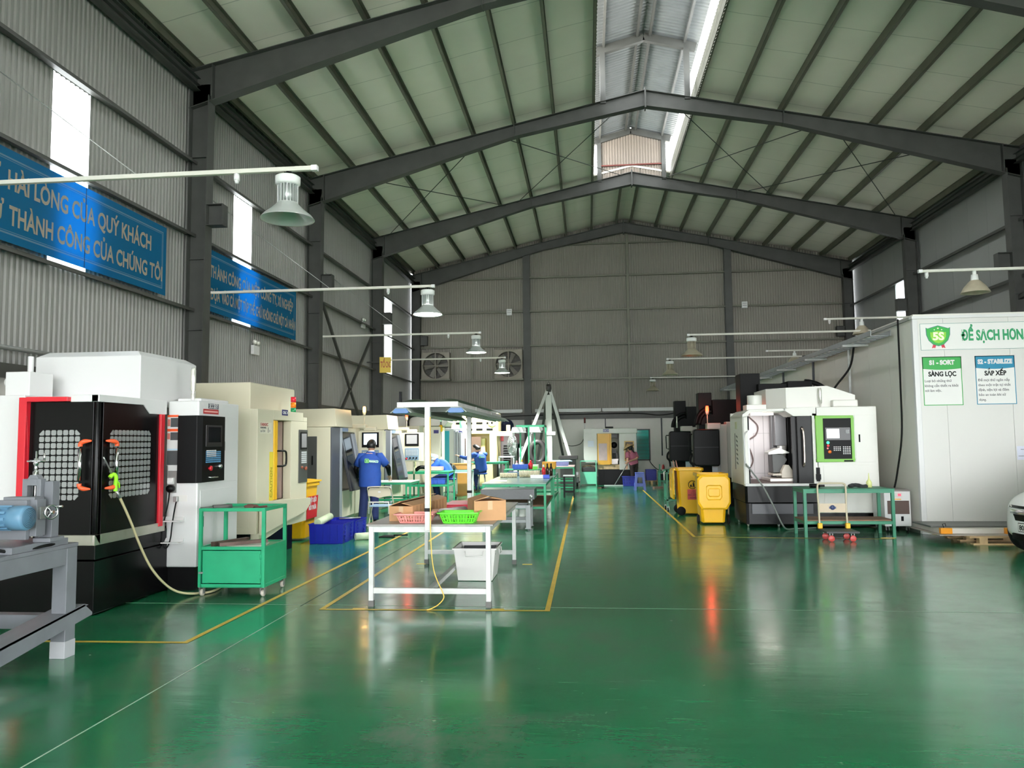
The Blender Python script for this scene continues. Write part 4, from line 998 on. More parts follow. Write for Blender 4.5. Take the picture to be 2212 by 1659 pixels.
def turning_centre(name, label, y0, lit, lamp, back=1.95, side_door=True):
    X = -5.0
    t = thing(name, label, 'machine', (-5.8, y0+1.0, 0))
    b = MB(True)
    b.box(-6.7, X-0.03, y0, y0+0.1, 0.12, 1.96); b.box(-6.7, -6.0, y0, y0+back, 0.12, 1.96)
    b.box(-6.0, X-0.02, y0+1.62, y0+back, 0.12, 1.96); b.box(-6.0, X-0.05, y0+0.1, y0+1.65, 1.87, 1.96); b.box(-6.0, X-0.04, y0+0.5, y0+1.65, 0.12, 0.66)
    b.box(-6.6, X-0.12, y0+0.1, y0+back-0.1, 0.0, 0.14)
    b.build('body_shell', CREAM, t, 0.006)
    cv = MB(True)
    cv.prism([(-6.5, 1.97), (X+0.03, 1.97), (X-0.01, 2.335), (-6.3, 2.32)], 'y', y0+0.18, y0+1.25)
    cv.build('top_cover', CREAM, t, 0.006)
    MB(True).box(X-0.03, X, y0, y0+0.5, 0.10, 1.955).build('dark_front_panel', SLATE, t, 0.006)['label'] = 'slate grey front panel'
    MB(True).box(X-0.02, X+0.005, y0+0.5, y0+0.64, 0.10, 1.955).build('door_frame', mat('silver_grey_enamel', (164, 168, 176), 0.35), t, 0.004)
    MB(True).box(-5.6, -5.5, y0+0.5, y0+1.62, 0.6, 1.87).build('enclosure_back', BLACK, t)
    dm = MB(True)
    P = lambda y, s: (X-0.04 + 0.24*s, y, 1.86-1.2*s)
    a, c = y0+0.66, y0+1.60
    dm.add([P(a,0), P(c,0), P(c,1), P(a,1)] + [(p[0]-0.05, p[1], p[2]) for p in (P(a,0), P(c,0), P(c,1), P(a,1))], [(0,1,2,3),(7,6,5,4),(0,4,5,1),(1,5,6,2),(2,6,7,3),(3,7,4,0)])
    d = dm.build('slanted_door', mat('dark_door_enamel', (44, 45, 48), 0.25), t, 0.004)
    wn = MB(True); q = [P(a+0.1,0.08), P(c-0.38,0.08), P(c-0.38,0.55), P(a+0.1,0.55)]
    wn.add([(p[0]+0.004, p[1], p[2]) for p in q], [(0,1,2,3)]).build('door_window', SCREEN, d)
    sl = MB(True)
    for yy in (c-0.28, c-0.12): sl.beam((P(yy,0.02)[0]+0.015, yy, P(yy,0.02)[2]), (P(yy,0.95)[0]+0.015, yy, P(yy,0.95)[2]), 0.05, 0.02, (0,1,0))
    sl.build('door_rails', mat('silver_grey_enamel', (164, 168, 176), 0.35), d)
    MB(True).box(-5.04, X+0.01, y0+0.64, y0+1.0, 1.88, 1.955).build('maker_plate', mat('plate_blue_grey', (120, 136, 170), 0.4), t)
    if side_door:
        sd = MB(True).box(-5.72, -5.30, y0-0.012, y0, 0.85, 1.78).build('switch_cabinet_door', mat('charcoal_enamel', (70, 71, 70), 0.4), t, 0.004)
        MB(True).box(-5.40, -5.375, y0-0.025, y0-0.012, 1.22, 1.40).build('door_latch', BLACK, sd)
    p = pendant(t, y0+1.78, 1.12, 1.90, X-0.02, X+0.55, lit)
    arm = MB(True).box(X-0.2, X+0.15, y0+1.76, y0+1.98, 1.96, 2.05).box(X+0.1, X+0.38, y0+1.80, y0+1.94, 1.90, 1.99)
    arm.build('pendant_arm', CREAM, t, 0.02)
    MB(True).cyl((X+0.3, y0+1.88, 0.78), (X+0.3, y0+1.88, 1.13), 0.03, 12).build('pendant_neck', CREAM, p)
    beacon(t, X+0.10, y0+1.86, 2.04, 0.40, CREAM, lamp)
    return t
turning_centre('turning_center', 'cream turning machine with slate front and lit amber beacon, where the standing man works', 14.72, True, AMBERL)
turning_centre('turning_center', 'cream turning machine with red lit beacon and two-screen panel, behind the amber beacon one', 18.72, False, REDL, side_door=False)
for (x, y, z, c, e, nm) in ((-4.9, 16.58, 2.44, (1.0, 0.6, 0.25), 4, 'beacon_glow_amber'), (-4.9, 20.58, 2.44, (1.0, 0.1, 0.05), 5, 'beacon_glow_red')):
    l = bpy.data.lights.new(nm, 'POINT'); l.energy = e; l.color = c; l.shadow_soft_size = 0.04
    o = bpy.data.objects.new(nm, l); COL.objects.link(o); o.location = (x+0.05, y-0.08, z)
# third machine: cream cabinet with a rounded dark-tubed cover
t = thing('turning_center', 'cream machine with a white rounded top, mostly behind the tall white lamp post', 'machine', (-5.4, 23.2, 0))
MB(True).box(-6.6, -4.95, 22.4, 23.7, 0.1, 2.12).box(-4.95, -4.42, 22.9, 23.6, 0.1, 2.1).box(-6.5, -4.5, 22.6, 23.5, 0.0, 0.12).build('body_shell', CREAM, t, 0.01)
cv = MB(True); cv.prism([(-6.4, 2.12), (-4.3, 2.12), (-4.2, 2.25), (-4.35, 2.40), (-5.3, 2.44), (-6.4, 2.44)], 'y', 23.0, 24.0); cv.build('top_cover', mat('pale_cover', (206, 204, 196), 0.4), t, 0.02)
MB(True).tube(smooth_path([(-5.35, 22.6, 2.1), (-5.35, 22.6, 2.3), (-5.25, 22.62, 2.42), (-5.05, 22.64, 2.45)], 6), 0.05, 10).build('ribbed_hose', RUBBER, t)
MB(True).box(-4.62, -4.47, 22.885, 22.9, 1.9, 2.0).build('number_plate', mat('navy_plate', (40, 40, 110), 0.4), t)
lt = thing('signal_lamp', 'thin green and yellow signal light standing on the white machine beside the tall lamp post', 'signal lamp', (-4.42, 23.0, 2.1))
MB(True).cyl((-4.42, 23.0, 1.2), (-4.42, 23.0, 2.25), 0.025, 10).build('pole', ZINC, lt)
MB(True).cyl((-4.42, 23.0, 1.95), (-4.42, 23.0, 2.15), 0.05, 12).build('yellow_body', YELLOW, lt)
MB(True).cyl((-4.42, 23.0, 2.25), (-4.42, 23.0, 2.42), 0.03, 10).build('clear_cap', mat('pale_green_lens', (196, 226, 200), 0.3), lt)
# white and turquoise machine
t = thing('tapping_center', 'white machine with a turquoise side panel, behind the worker in the pale cap', 'machine', (-4.4, 24.9, 0))
MB(True).box(-5.0, -4.0, 24.2, 25.6, 0.0, 2.08).build('body_shell', mat('pale_grey_enamel', (204, 206, 204), 0.35), t, 0.01)
MB(True).box(-4.62, -4.38, 24.19, 24.2, 0.95, 2.0).build('turquoise_panel', mat('turquoise_enamel', (24, 166, 188), 0.35), t)
MB(True).box(-4.62, -4.3, 24.18, 24.2, 0.72, 0.92).build('dark_window', SCREEN, t)
dd = MB(True)
for k in range(3): dd.box(-4.22+0.09*k, -4.15+0.09*k, 24.12, 24.2, 0.45, 2.02-0.03*k)
dd.build('folding_door', mat('silver_grey_enamel', (190, 192, 194), 0.35), t, 0.004)
ax_ = MB(True).box(-3.98, -3.90, 24.3, 25.0, 0.5, 2.0).build('sliding_door', mat('pale_grey_enamel', (204, 206, 204), 0.35), t, 0.006)
MB(True).box(-3.898, -3.892, 24.4, 24.6, 1.1, 1.75).build('door_glass', SCREEN, ax_)
MB(True).box(-4.06, -3.95, 24.18, 24.2, 1.92, 2.0).build('number_plate', mat('navy_plate', (40, 40, 110), 0.4), t)
place(t, (-4.6, 26.0, 0))
tag(MB().cyl((-4.24, 25.6, 2.08), (-4.24, 25.6, 2.34), 0.045, 12).build('green_signal_lamp', mat('green_lamp_lit', (90, 230, 120), 0.3, emit=0.5)), 'short green signal lamp standing on the white turquoise machine', 'signal lamp')
# yellow cream press with slotted column
PRESSY = mat('cream_yellow_paint', (226, 210, 152), 0.4, var=0.04, vscale=3)
t = thing('power_press', 'cream yellow press with slotted plates, behind the seated man', 'press', (-3.7, 27.2, 0))
MB(True).box(-4.5, -3.3, 26.6, 27.8, 0.0, 0.9).box(-4.5, -4.25, 26.6, 27.8, 0.9, 1.9).box(-3.4, -3.15, 26.6, 27.8, 0.9, 1.9).box(-4.3, -3.3, 27.4, 27.8, 0.9, 1.9).build('press_frame', PRESSY, t, 0.01)
MB(True).box(-4.0, -3.6, 26.9, 27.4, 0.9, 1.75).build('ram', PRESSY, t, 0.02)
MB(True).box(-4.3, -3.7, 26.55, 26.6, 0.95, 1.8).build('opening_shade', mat('brown_shadow', (96, 72, 58), 0.6), t)  # flat brown sheet painted as the shade inside the press opening
hp = MB(True).box(-4.75, -3.1, 26.6, 27.6, 1.9, 2.62).build('slotted_head', PRESSY, t, 0.02)
sl = MB(True)
for i in range(4):
    for j in range(3): sl.box(-4.58+0.36*i, -4.36+0.36*i, 26.59, 26.6, 2.02+0.22*j, 2.09+0.22*j)
sl.build('slot_pattern', BLACK, hp)
MB(True).lathe([(0.05, 26.57), (0.15, 26.57), (0.16, 26.6)], (-3.3, 0, 2.28), 'y', 6).build('hex_boss', PRESSY, hp)
MB(True).box(-3.15, -2.55, 26.6, 26.8, 1.82, 1.98).cyl((-2.75, 26.7, 1.98), (-2.75, 26.7, 2.2), 0.07, 12).build('side_arm', PRESSY, t, 0.01)
# rack of dark tools and brown cabinet by the tank
t = thing('tool_cabinet', 'tall brown steel cabinet with an open door standing left of the air tank', 'cabinet', (-3.0, 28.6, 0))
MB(True).box(-3.35, -2.75, 28.4, 28.42, 0.1, 1.9).box(-3.35, -3.3, 28.42, 29.0, 0.0, 1.9).box(-3.3, -2.7, 28.42, 28.99, 1.87, 1.9).build('cabinet_body', mat('slate_brown', (92, 84, 82), 0.5), t)
MB(True).cbox((-2.62, 28.15, 0.98), (0.04, 0.5, 1.85), -0.35).build('open_door', mat('brown_enamel', (104, 86, 84), 0.45), t)
MB(True).box(-3.3, -3.1, 28.38, 28.4, 1.65, 1.85).build('red_sign', mat('dark_red_sign', (120, 24, 28), 0.5), t)
sh = MB(True)
for k in range(7): sh.box(-3.1, -2.85, 28.2, 28.4, 0.95+0.09*k, 0.98+0.09*k)
sh.build('tool_shelves', mat('dim_grey_tools', (86, 88, 86), 0.45, 0.5), t)
# ================================================================ near white table with its light post
BOARD = mat('stained_grey_board', (138, 136, 132), 0.3, var=0.15, vscale=5)
nt_ = thing('assembly_table', 'white framed work table with a light canopy on posts, standing in the yellow floor box', 'table', (-1.61, 9.09, 0))
MB(True).box(-2.25, -0.955, 7.69, 10.47, 0.802, 0.822).build('tabletop', BOARD, nt_, 0.003)
for x in (-2.205, -1.01):
    for y in (7.735, 10.42):
        l = MB(True).box(x-0.024, x+0.024, y-0.024, y+0.024, 0.0, 0.80).build('leg', ALU, nt_, 0.002)
        MB(True).box(x-0.028, x+0.028, y-0.028, y+0.028, 0.0, 0.06).build('foot', mat('scuffed_grey', (96, 94, 92), 0.6), l)
fr = MB(True)
for y in (7.735, 10.42): fr.box(-2.181, -1.034, y-0.022, y+0.022, 0.74, 0.80); fr.box(-2.181, -1.034, y-0.02, y+0.02, 0.13, 0.185)
for x in (-2.205, -1.01): fr.box(x-0.022, x+0.022, 7.759, 10.396, 0.74, 0.80)
fr.box(-1.64, -1.585, 7.755, 10.40, 0.135, 0.18)
fr.build('table_frame', ALU, nt_, 0.002)
for y in (7.70, 10.44):
    p = MB(True).box(-1.642, -1.587, y-0.028, y+0.028, 0.76, 2.0).build('light_post', ALU, nt_, 0.002)
    MB(True).box(-1.645, -1.584, y-0.031, y+0.031, 0.95, 0.985).build('black_tape', BLACK, p)
cf = MB(True)
for y in (7.70, 9.0, 10.44): cf.box(-1.93, -1.30, y-0.02, y+0.02, 2.0, 2.055)
for x in (-1.92, -1.32): cf.box(x-0.015, x+0.015, 7.7, 11.6, 2.005, 2.05)
cf.build('canopy_frame', ALU, nt_, 0.002)
nb = MB(True)
for x0 in (-1.90, -1.55):
    pts = [(x0+0.30*i/8, 0, 2.058+0.03*math.sin(math.pi*i/8)) for i in range(9)]
    vs = []; 
    for p in pts: vs += [(p[0], 7.75, p[2]), (p[0], 11.3, p[2])]
    nb.add(vs, [(2*i, 2*i+2, 2*i+3, 2*i+1) for i in range(8)], True)
nb.build('canopy_sheets', mat('dusty_sheet', (168, 166, 158), 0.7), nt_)
REFL = mat('grey_green_reflector', (134, 142, 134), 0.45, var=0.06, vscale=4)
CAPB = mat('blue_end_cap', (70, 112, 168), 0.4)
for x, y1, l in ((-1.86, 11.1, 'long strip light with a blue end cap hung under the canopy, on its machine side'), (-1.30, 11.7, 'long strip light with a blue end cap hung under the canopy, on its aisle side')):
    t = thing('strip_light', l, 'strip light', (x, 9.3, 1.96))
    MB(True).prism([(x-0.11, 1.945), (x-0.05, 1.995), (x+0.05, 1.995), (x+0.11, 1.945), (x+0.10, 1.94), (x+0.045, 1.985), (x-0.045, 1.985), (x-0.10, 1.94)], 'y', 7.56, y1).build('reflector', REFL, t)
    MB(True).prism([(x-0.085, 1.945), (x-0.06, 1.985), (x+0.06, 1.985), (x+0.085, 1.945), (x+0.06, 1.935), (x-0.06, 1.935)], 'y', 7.545, 7.60).build('end_cap', CAPB, t, 0.004)
    MB(True).cyl((x-0.04, 7.6, 1.955), (x-0.04, y1-0.02, 1.955), 0.013, 8).cyl((x+0.04, 7.6, 1.955), (x+0.04, y1-0.02, 1.955), 0.013, 8).build('tubes', WHITE, t)
    MB(True).box(x-0.03, x+0.03, 7.55, 7.66, 1.996, 2.0).box(x-0.02, x+0.02, 7.68, 7.72, 1.99, 2.005).build('hanger', WHITE, t)
tag(MB().tube(smooth_path([(-1.585, 7.67, 1.9), (-1.583, 7.665, 1.3), (-1.582, 7.66, 0.95), (-1.58, 7.655, 0.75), (-1.56, 7.62, 0.5), (-1.53, 7.63, 0.33), (-1.46, 7.65, 0.16), (-1.45, 7.64, 0.10), (-1.50, 7.60, 0.045), (-1.57, 7.57, 0.012), (-1.60, 7.56, 0.008)], 7), 0.0055, 8).build('yellow_cable', mat('yellow_cable', (222, 178, 80), 0.5)), 'thin yellow cable dangling from the lamp post to the floor', 'cable')
# cartons on the table
TAPEC = mat('clear_brown_tape', (196, 164, 128), 0.25)
def carton(label, c, w, d, h, rz, flaps=True, m=CARD):
    t = thing('cardboard_box', label, 'box', c, rz)
    open_box(MB(), (0,0,0), w, d, h, 0.006).build('carton_body', m, t)
    if flaps:
        f = MB()
        f.prism([(-w/2, h), (-w/2, h+0.005), (-0.02, h+0.05), (0.0, h+0.045)], 'y', -d/2, d/2)
        f.prism([(w/2, h), (w/2, h+0.005), (0.02, h+0.035), (0.0, h+0.03)], 'y', -d/2, d/2)
        f.build('flaps', m, t)
    tp = MB().box(-0.025, 0.025, -d/2-0.0015, -d/2-0.0005, h*0.55, h)
    tp.build('packing_tape', TAPEC, t)
    return t
carton('squat cardboard box with bulging flaps on the white table, at its aisle corner', (-1.09, 8.22, 0.822), 0.34, 0.36, 0.205, math.radians(20))
cl = carton('long cardboard box with creased sides lying on the white table, left of the post', (-1.90, 8.62, 0.822), 0.26, 1.25, 0.155, math.radians(-6))
cr = MB()
for k in range(9): cr.box(0.13, 0.134, -0.5+0.12*k, -0.49+0.12*k, 0.02, 0.15)
cr.build('crease', mat('cardboard_edge', (150, 108, 74), 0.8), cl)
def basket(label, c, w, d, h, m, taper=0.035):
    t = thing('plastic_basket', label, 'basket', c)
    mb = MB(); W0, D0 = w/2-taper, d/2-taper
    def P(u, side, z):
        k = z/h; a = W0+(w/2-W0)*k; b = D0+(d/2-D0)*k
        return {0: (u*a, -b, z), 1: (u*a, b, z), 2: (-a, u*b, z), 3: (a, u*b, z)}[side]
    for side in range(4):
        n = 12 if side < 2 else 7
        for z0, z1 in ((0, 0.16*h), (0.42*h, 0.52*h), (0.82*h, h)):
            mb.add([P(-1, side, z0), P(1, side, z0), P(1, side, z1), P(-1, side, z1)], [(0,1,2,3)])
        for i in range(n+1):
            u = -1+2*i/n; e = 0.35/n if i % 3 else 0.75/n
            mb.add([P(max(u-e,-1), side, 0), P(min(u+e,1), side, 0), P(min(u+e,1), side, h), P(max(u-e,-1), side, h)], [(0,1,2,3)])
        for i in range(1, n, 4):
            u = -1+2*(i+0.5)/n; r = 0.16
            for k in range(8):
                q0, q1 = 2*math.pi*k/8, 2*math.pi*(k+0.6)/8
                mb.add([P(u+r*0.6*math.cos(q0), side, 0.5*h+0.3*h*math.sin(q0)), P(u+r*math.cos(q0), side, 0.5*h+0.42*h*math.sin(q0)), P(u+r*math.cos(q1), side, 0.5*h+0.42*h*math.sin(q1)), P(u+r*0.6*math.cos(q1), side, 0.5*h+0.3*h*math.sin(q1))], [(0,1,2,3)])
    mb.add([(-W0,-D0,0.003), (W0,-D0,0.003), (W0,D0,0.003), (-W0,D0,0.003)], [(0,1,2,3)])
    o = mb.build('basket_body', m, t)
    md = o.modifiers.new('thickness', 'SOLIDIFY'); md.thickness = 0.003
    rm = MB(); frame = [(-w/2-0.012, -d/2-0.012), (w/2+0.012, -d/2-0.012), (w/2+0.012, d/2+0.012), (-w/2-0.012, d/2+0.012)]
    rm.tube([(x, y, h) for x, y in frame], 0.008, 6, True)
    for a, b in ((0, 1), (1, 2), (2, 3), (3, 0)): rm.beam((*frame[a], h), (*frame[b], h), 0.022, 0.007)
    rm.build('rim', m, t); return t
PINK = mat('pink_plastic', (238, 158, 150), 0.4); LIME = mat('lime_basket_plastic', (104, 220, 56), 0.4)
basket('pink perforated plastic basket on the white table, beside the lamp post', (-1.78, 7.90, 0.823), 0.37, 0.26, 0.09, PINK)
basket('lime green perforated plastic basket on the white table before the carton', (-1.32, 7.88, 0.823), 0.38, 0.28, 0.105, LIME)
roll('bubble_wrap_roll', (-1.56, 8.12, 0.89), (-1.36, 8.42, 0.89), 0.052, mat('bubble_wrap', (198, 196, 192), 0.25, var=0.1, vscale=30), 'clear bubble wrap roll lying behind the lime basket', 'wrap roll')
tag(MB().box(-1.75, -1.28, 9.35, 9.95, 0.824, 0.87).box(-1.77, -1.26, 9.33, 9.97, 0.87, 0.885).build('red_tray', mat('rose_red_plastic', (206, 62, 78), 0.4), None, 0.006), 'flat rose red plastic tray lying at the rear of the white table', 'tray')
tag(MB().tube(smooth_path([(-1.80, 8.1, 0.85), (-1.66, 8.15, 0.90), (-1.58, 8.2, 0.9), (-1.54, 8.05, 0.86)], 6), 0.03, 8).build('brown_paper', mat('kraft_paper', (172, 132, 112), 0.8)), 'crumpled brown paper strip between the pink basket and the post', 'paper')
GREYBIN = mat('pale_grey_plastic', (206, 204, 200), 0.42, var=0.03, vscale=3)
wb = thing('storage_tub', 'pale grey plastic tub with a dark lid inside, on the floor under the white table', 'tub', (-1.355, 9.4, 0))
open_box(MB(), (0,0,0.005), 0.50, 0.60, 0.385, 0.008, 0.045, 0.014).build('tub_body', GREYBIN, wb, 0.006)
MB().tube([(-0.11, -0.31, 0.36), (-0.10, -0.325, 0.305), (0.10, -0.325, 0.305), (0.11, -0.31, 0.36)], 0.007, 8).build('handle', GREYBIN, wb)
MB().tube([(0.27, -0.11, 0.36), (0.275, -0.10, 0.305), (0.275, 0.10, 0.305), (0.27, 0.11, 0.36)], 0.007, 8).build('handle', GREYBIN, wb)
MB().cbox((0.02, 0.0, 0.33), (0.40, 0.50, 0.02), 0.1, 0.05).build('inner_lid', mat('dark_navy_sheet', (46, 48, 66), 0.5), wb)
tag(MB().box(-2.36, -2.24, 7.58, 7.63, 0, 0.003).build('floor_marking', TAPE), 'short yellow corner tape by the near table foot', 'floor line', 'yellow corner tapes', 'structure')
for x, y in ((-0.98, 7.62), (-0.9, 10.38), (-2.34, 10.38)):
    tag(MB().box(x, x+0.13, y, y+0.05, 0, 0.003).build('floor_marking', TAPE), 'short yellow corner tape by a white table foot', 'floor line', 'yellow corner tapes', 'structure')

# ================================================================ granite surface plate
GRAN = mat('dark_granite', (62, 64, 66), 0.3, var=0.1, vscale=30)
GREYST = mat('grey_stand_paint', (150, 152, 154), 0.45, var=0.1, vscale=6)
sp_ = thing('surface_plate', 'dark granite slab on a grey steel stand behind the white table', 'surface plate', (-1.5, 14.6, 0))
MB(True).box(-2.0, -1.0, 14.28, 14.95, 0.565, 0.755).build('granite_slab', GRAN, sp_, 0.006)
MB(True).lathe([(0.0, 14.262), (0.03, 14.262), (0.036, 14.28)], (-1.06, 0, 0.62), 'y', 14).build('round_badge', ZINC, sp_)
for x in (-1.92, -1.12):
    for y in (14.34, 14.88):
        l = MB(True).box(x-0.045, x+0.045, y-0.045, y+0.045, 0.03, 0.46).build('leg', GREYST, sp_, 0.004)
        MB(True).box(x-0.06, x+0.06, y-0.06, y+0.06, 0.025, 0.04).cyl((x, y, 0.0), (x, y, 0.03), 0.018, 8).build('levelling_foot', GREYST, l)
        MB(True).cyl((x+0.02, y, 0.46), (x+0.02, y, 0.565), 0.03, 12).build('jack_screw', ZINC, sp_)
sf = MB(True)
for y in (14.34, 14.88): sf.box(-1.875, -1.165, y-0.04, y+0.04, 0.40, 0.46); sf.box(-1.875, -1.165, y-0.03, y+0.03, 0.14, 0.19)
for x in (-1.92, -1.12): sf.box(x-0.04, x+0.04, 14.385, 14.835, 0.40, 0.46)
sf.build('stand_frame', GREYST, sp_)

# ================================================================ green work tables down the middle
DTOP = mat('worn_green_top', (118, 142, 134), 0.25, var=0.12, vscale=4)
simple_table('work_table', 'long green work table with a brown lower shelf behind the granite slab', 'table', -2.08, -0.82, 15.03, 18.0, 0.825, 0.045, GREEN, DTOP, [0.37], BRICKWOOD)
t = simple_table('work_table', 'green work table with a raised shelf of bottles and crates, beyond the long table', 'table', -2.1, -0.80, 18.2, 20.8, 0.80, 0.045, GREEN, DTOP, [0.3], None)
r = MB(True).box(-2.08, -0.82, 18.9, 19.6, 0.925, 0.945)
for x in (-2.06, -1.45, -0.84):
    for y in (18.93, 19.57): r.box(x-0.015, x+0.015, y-0.015, y+0.015, 0.8, 0.925)
r.build('raised_shelf', GREEN, t)
for x, y in ((-1.80, 20.66), (-1.50, 19.62), (-1.42, 20.66), (-1.12, 20.66)): MB(True).box(x-0.02, x+0.02, y-0.02, y+0.02, 0.8, 2.01).build('canopy_post', GREEN, t)
MB(True).box(-1.82, -1.10, 20.64, 20.68, 2.01, 2.05).box(-1.82, -1.10, 19.6, 19.64, 2.01, 2.05).box(-1.82, -1.78, 19.64, 20.64, 2.01, 2.05).box(-1.14, -1.10, 19.64, 20.64, 2.01, 2.05).build('canopy_frame', GREEN, t)
for x, y, l in ((-1.80, 20.2, 'short white strip light on the rear green posts, machine side'), (-1.36, 20.2, 'short white strip light on the rear green posts, aisle side')):
    s = thing('strip_light', l, 'strip light', (x, y, 1.9))
    MB(True).prism([(x-0.17, 1.86), (x-0.12, 2.0), (x+0.12, 2.0), (x+0.17, 1.86)], 'y', 19.68, 20.6).build('reflector', WHITE, s)
    MB(True).tube([(x-0.1, 19.75, 1.86), (x-0.1, 19.75, 1.62), (x-0.09, 19.75, 1.54)], 0.03, 8).build('dangling_switch', WHITE, s)
    MB(True).cyl((x+0.17, 19.70, 1.94), (x+0.17, 19.78, 1.94), 0.055, 12).build('end_knob', mat('grey_plastic', (150, 150, 146), 0.5), s)
# things on the long table
sp2 = thing('cleaner_tube', 'white and blue tube box lying near the aisle edge of the long green table', 'tube', (-1.03, 16.85, 0.826))
MB(True).box(-1.26, -0.98, 16.80, 16.90, 0.826, 0.905).build('white_half', WHITE, sp2, 0.008)
MB(True).box(-0.98, -0.84, 16.80, 16.90, 0.826, 0.905).build('blue_half', mat('bright_blue_print', (52, 78, 200), 0.4), sp2, 0.008)
coilm = mat('cream_coil_hose', (216, 206, 176), 0.45)
for n, (x0, x1, y, r, l) in enumerate(((-1.98, -1.6, 17.3, 0.05, 'loose white coiled hose on the long green table, machine side'), (-1.55, -1.1, 17.35, 0.075, 'cream coiled spring hose on the long green table, aisle side'))):
    pts = [(x0+(x1-x0)*k/120, y+r*math.cos(k*0.9), 0.83+r+r*math.sin(k*0.9)) for k in range(121)]
    tag(MB().tube(pts, 0.010, 6).build('coiled_hose', coilm), l, 'coiled hose')
tag(MB().cbox((-1.85, 15.9, 0.8275), (0.35, 0.5, 0.003), 0.1).build('paper_sheet', WHITE), 'white paper lying on the machine side of the long green table', 'paper')
# raised shelf contents
sb = crate('parts_tray', 'bright blue parts tray of small bottles on the raised green shelf', 'tray', -1.86, -1.48, 18.92, 19.2, 0.946, 0.12, mat('bright_blue_plastic', (52, 104, 206), 0.4))
def bottle(label, x, y, z, r, h, m, capm, group=None):
    t = thing('bottle', label, 'bottle', (x, y, z), 0, group)
    MB().lathe([(0.0, 0.0), (r, 0.0), (r, h*0.62), (r*0.45, h*0.78), (r*0.4, h*0.82)], (0,0,0), 'z', 14).build('bottle_body', m, t)
    MB().lathe([(r*0.42, h*0.8), (r*0.5, h*0.82), (r*0.42, h), (0.0, h)], (0,0,0), 'z', 12).build('cap', capm, t)
bottle('clear bottle with a pink cap standing in the blue tray', -1.76, 19.05, 0.957, 0.04, 0.20, mat('clear_plastic_bottle', (214, 206, 204), 0.2), PINK)
bottle('clear bottle with a yellow cap standing in the blue tray', -1.63, 19.05, 0.957, 0.045, 0.22, mat('clear_plastic_bottle', (214, 206, 204), 0.2), YELLOW)
bottle('red bottle standing beside the blue tray on the raised shelf', -1.42, 19.1, 0.946, 0.055, 0.22, RED, RED)
bottle('red grease bottle with a white cap on the green table, aisle side', -1.06, 18.42, 0.801, 0.045, 0.27, RED, WHITE)
for x, l in ((-0.98, 'first dark brown bottle beside the red grease bottle'), (-0.89, 'second dark brown bottle beside the red grease bottle')):
    bottle(l, x, 18.55, 0.801, 0.04, 0.30, mat('dark_brown_glass', (50, 26, 22), 0.15), BLACK)
tag(MB().box(-1.36, -1.22, 18.95, 19.2, 0.946, 1.06).build('white_carton', WHITE), 'small white carton on the raised green shelf', 'carton')
tag(MB().box(-1.36, -1.24, 18.90, 18.94, 0.946, 1.02).build('green_label_box', LIME), 'small green box in front of the white carton on the raised shelf', 'box')
crate('parts_crate', 'amber yellow plastic crate on the raised green shelf, aisle end', 'crate', -1.14, -0.80, 19.15, 19.55, 0.946, 0.17, mat('amber_plastic', (236, 164, 40), 0.4))
crate('parts_crate', 'grey blue plastic crate on the lower level under the raised shelf', 'crate', -1.95, -1.6, 18.45, 18.85, 0.80, 0.10, mat('grey_blue_plastic', (96, 124, 150), 0.4))
# stools and rear tables
def square_stool(label, x, y, h, w, m, topm):
    t = thing('stool', label, 'stool', (x, y, 0))
    MB().box(-w/2, w/2, -w/2, w/2, h-0.03, h).build('seat', topm, t, 0.006)
    for sx in (-1, 1):
        for sy in (-1, 1): MB().box(sx*(w/2-0.03)-0.022, sx*(w/2-0.03)+0.022, sy*(w/2-0.03)-0.022, sy*(w/2-0.03)+0.022, 0, h-0.03).build('leg', m, t)
    st = MB()
    for s in (-1, 1): st.box(-w/2+0.05, w/2-0.05, s*(w/2-0.03)-0.018, s*(w/2-0.03)+0.018, 0.15, 0.19); st.box(s*(w/2-0.03)-0.018, s*(w/2-0.03)+0.018, -w/2+0.05, w/2-0.05, 0.15, 0.19)
    st.build('stretchers', m, t); return t
square_stool('black framed square stool with a pale seat beside the green tables', -0.56, 22.5, 0.64, 0.34, BLACK, mat('pale_worn_seat', (178, 182, 180), 0.4))
simple_table('work_table', 'narrow green table with pale papers behind the black stool', 'table', -1.15, -0.42, 23.4, 24.8, 0.86, 0.04, GREEN, mat('pale_pink_top', (206, 180, 172), 0.5), [0.45, 0.25], None)
bk = crate('parts_tray', 'lilac blue tray on the narrow green table near the gantry', 'tray', -1.0, -0.6, 23.9, 24.3, 0.861, 0.13, mat('lilac_plastic', (146, 156, 214), 0.4))
tag(MB().cbox((-0.82, 24.08, 1.012), (0.6, 0.4, 0.015), 0.2, 0.06).build('blue_folder', mat('pale_blue_sheet', (170, 206, 220), 0.5)), 'pale blue folder lying across the lilac tray', 'folder')
tag(MB().box(-1.0, -0.35, 26.2, 27.0, 1.0, 1.12).box(-0.95, -0.42, 26.3, 26.9, 0.0, 1.0).build('steel_bench_block', mat('dark_machine_iron', (52, 48, 48), 0.5), None, 0.01), 'dark iron machine bed standing under the gantry', 'machine bed')
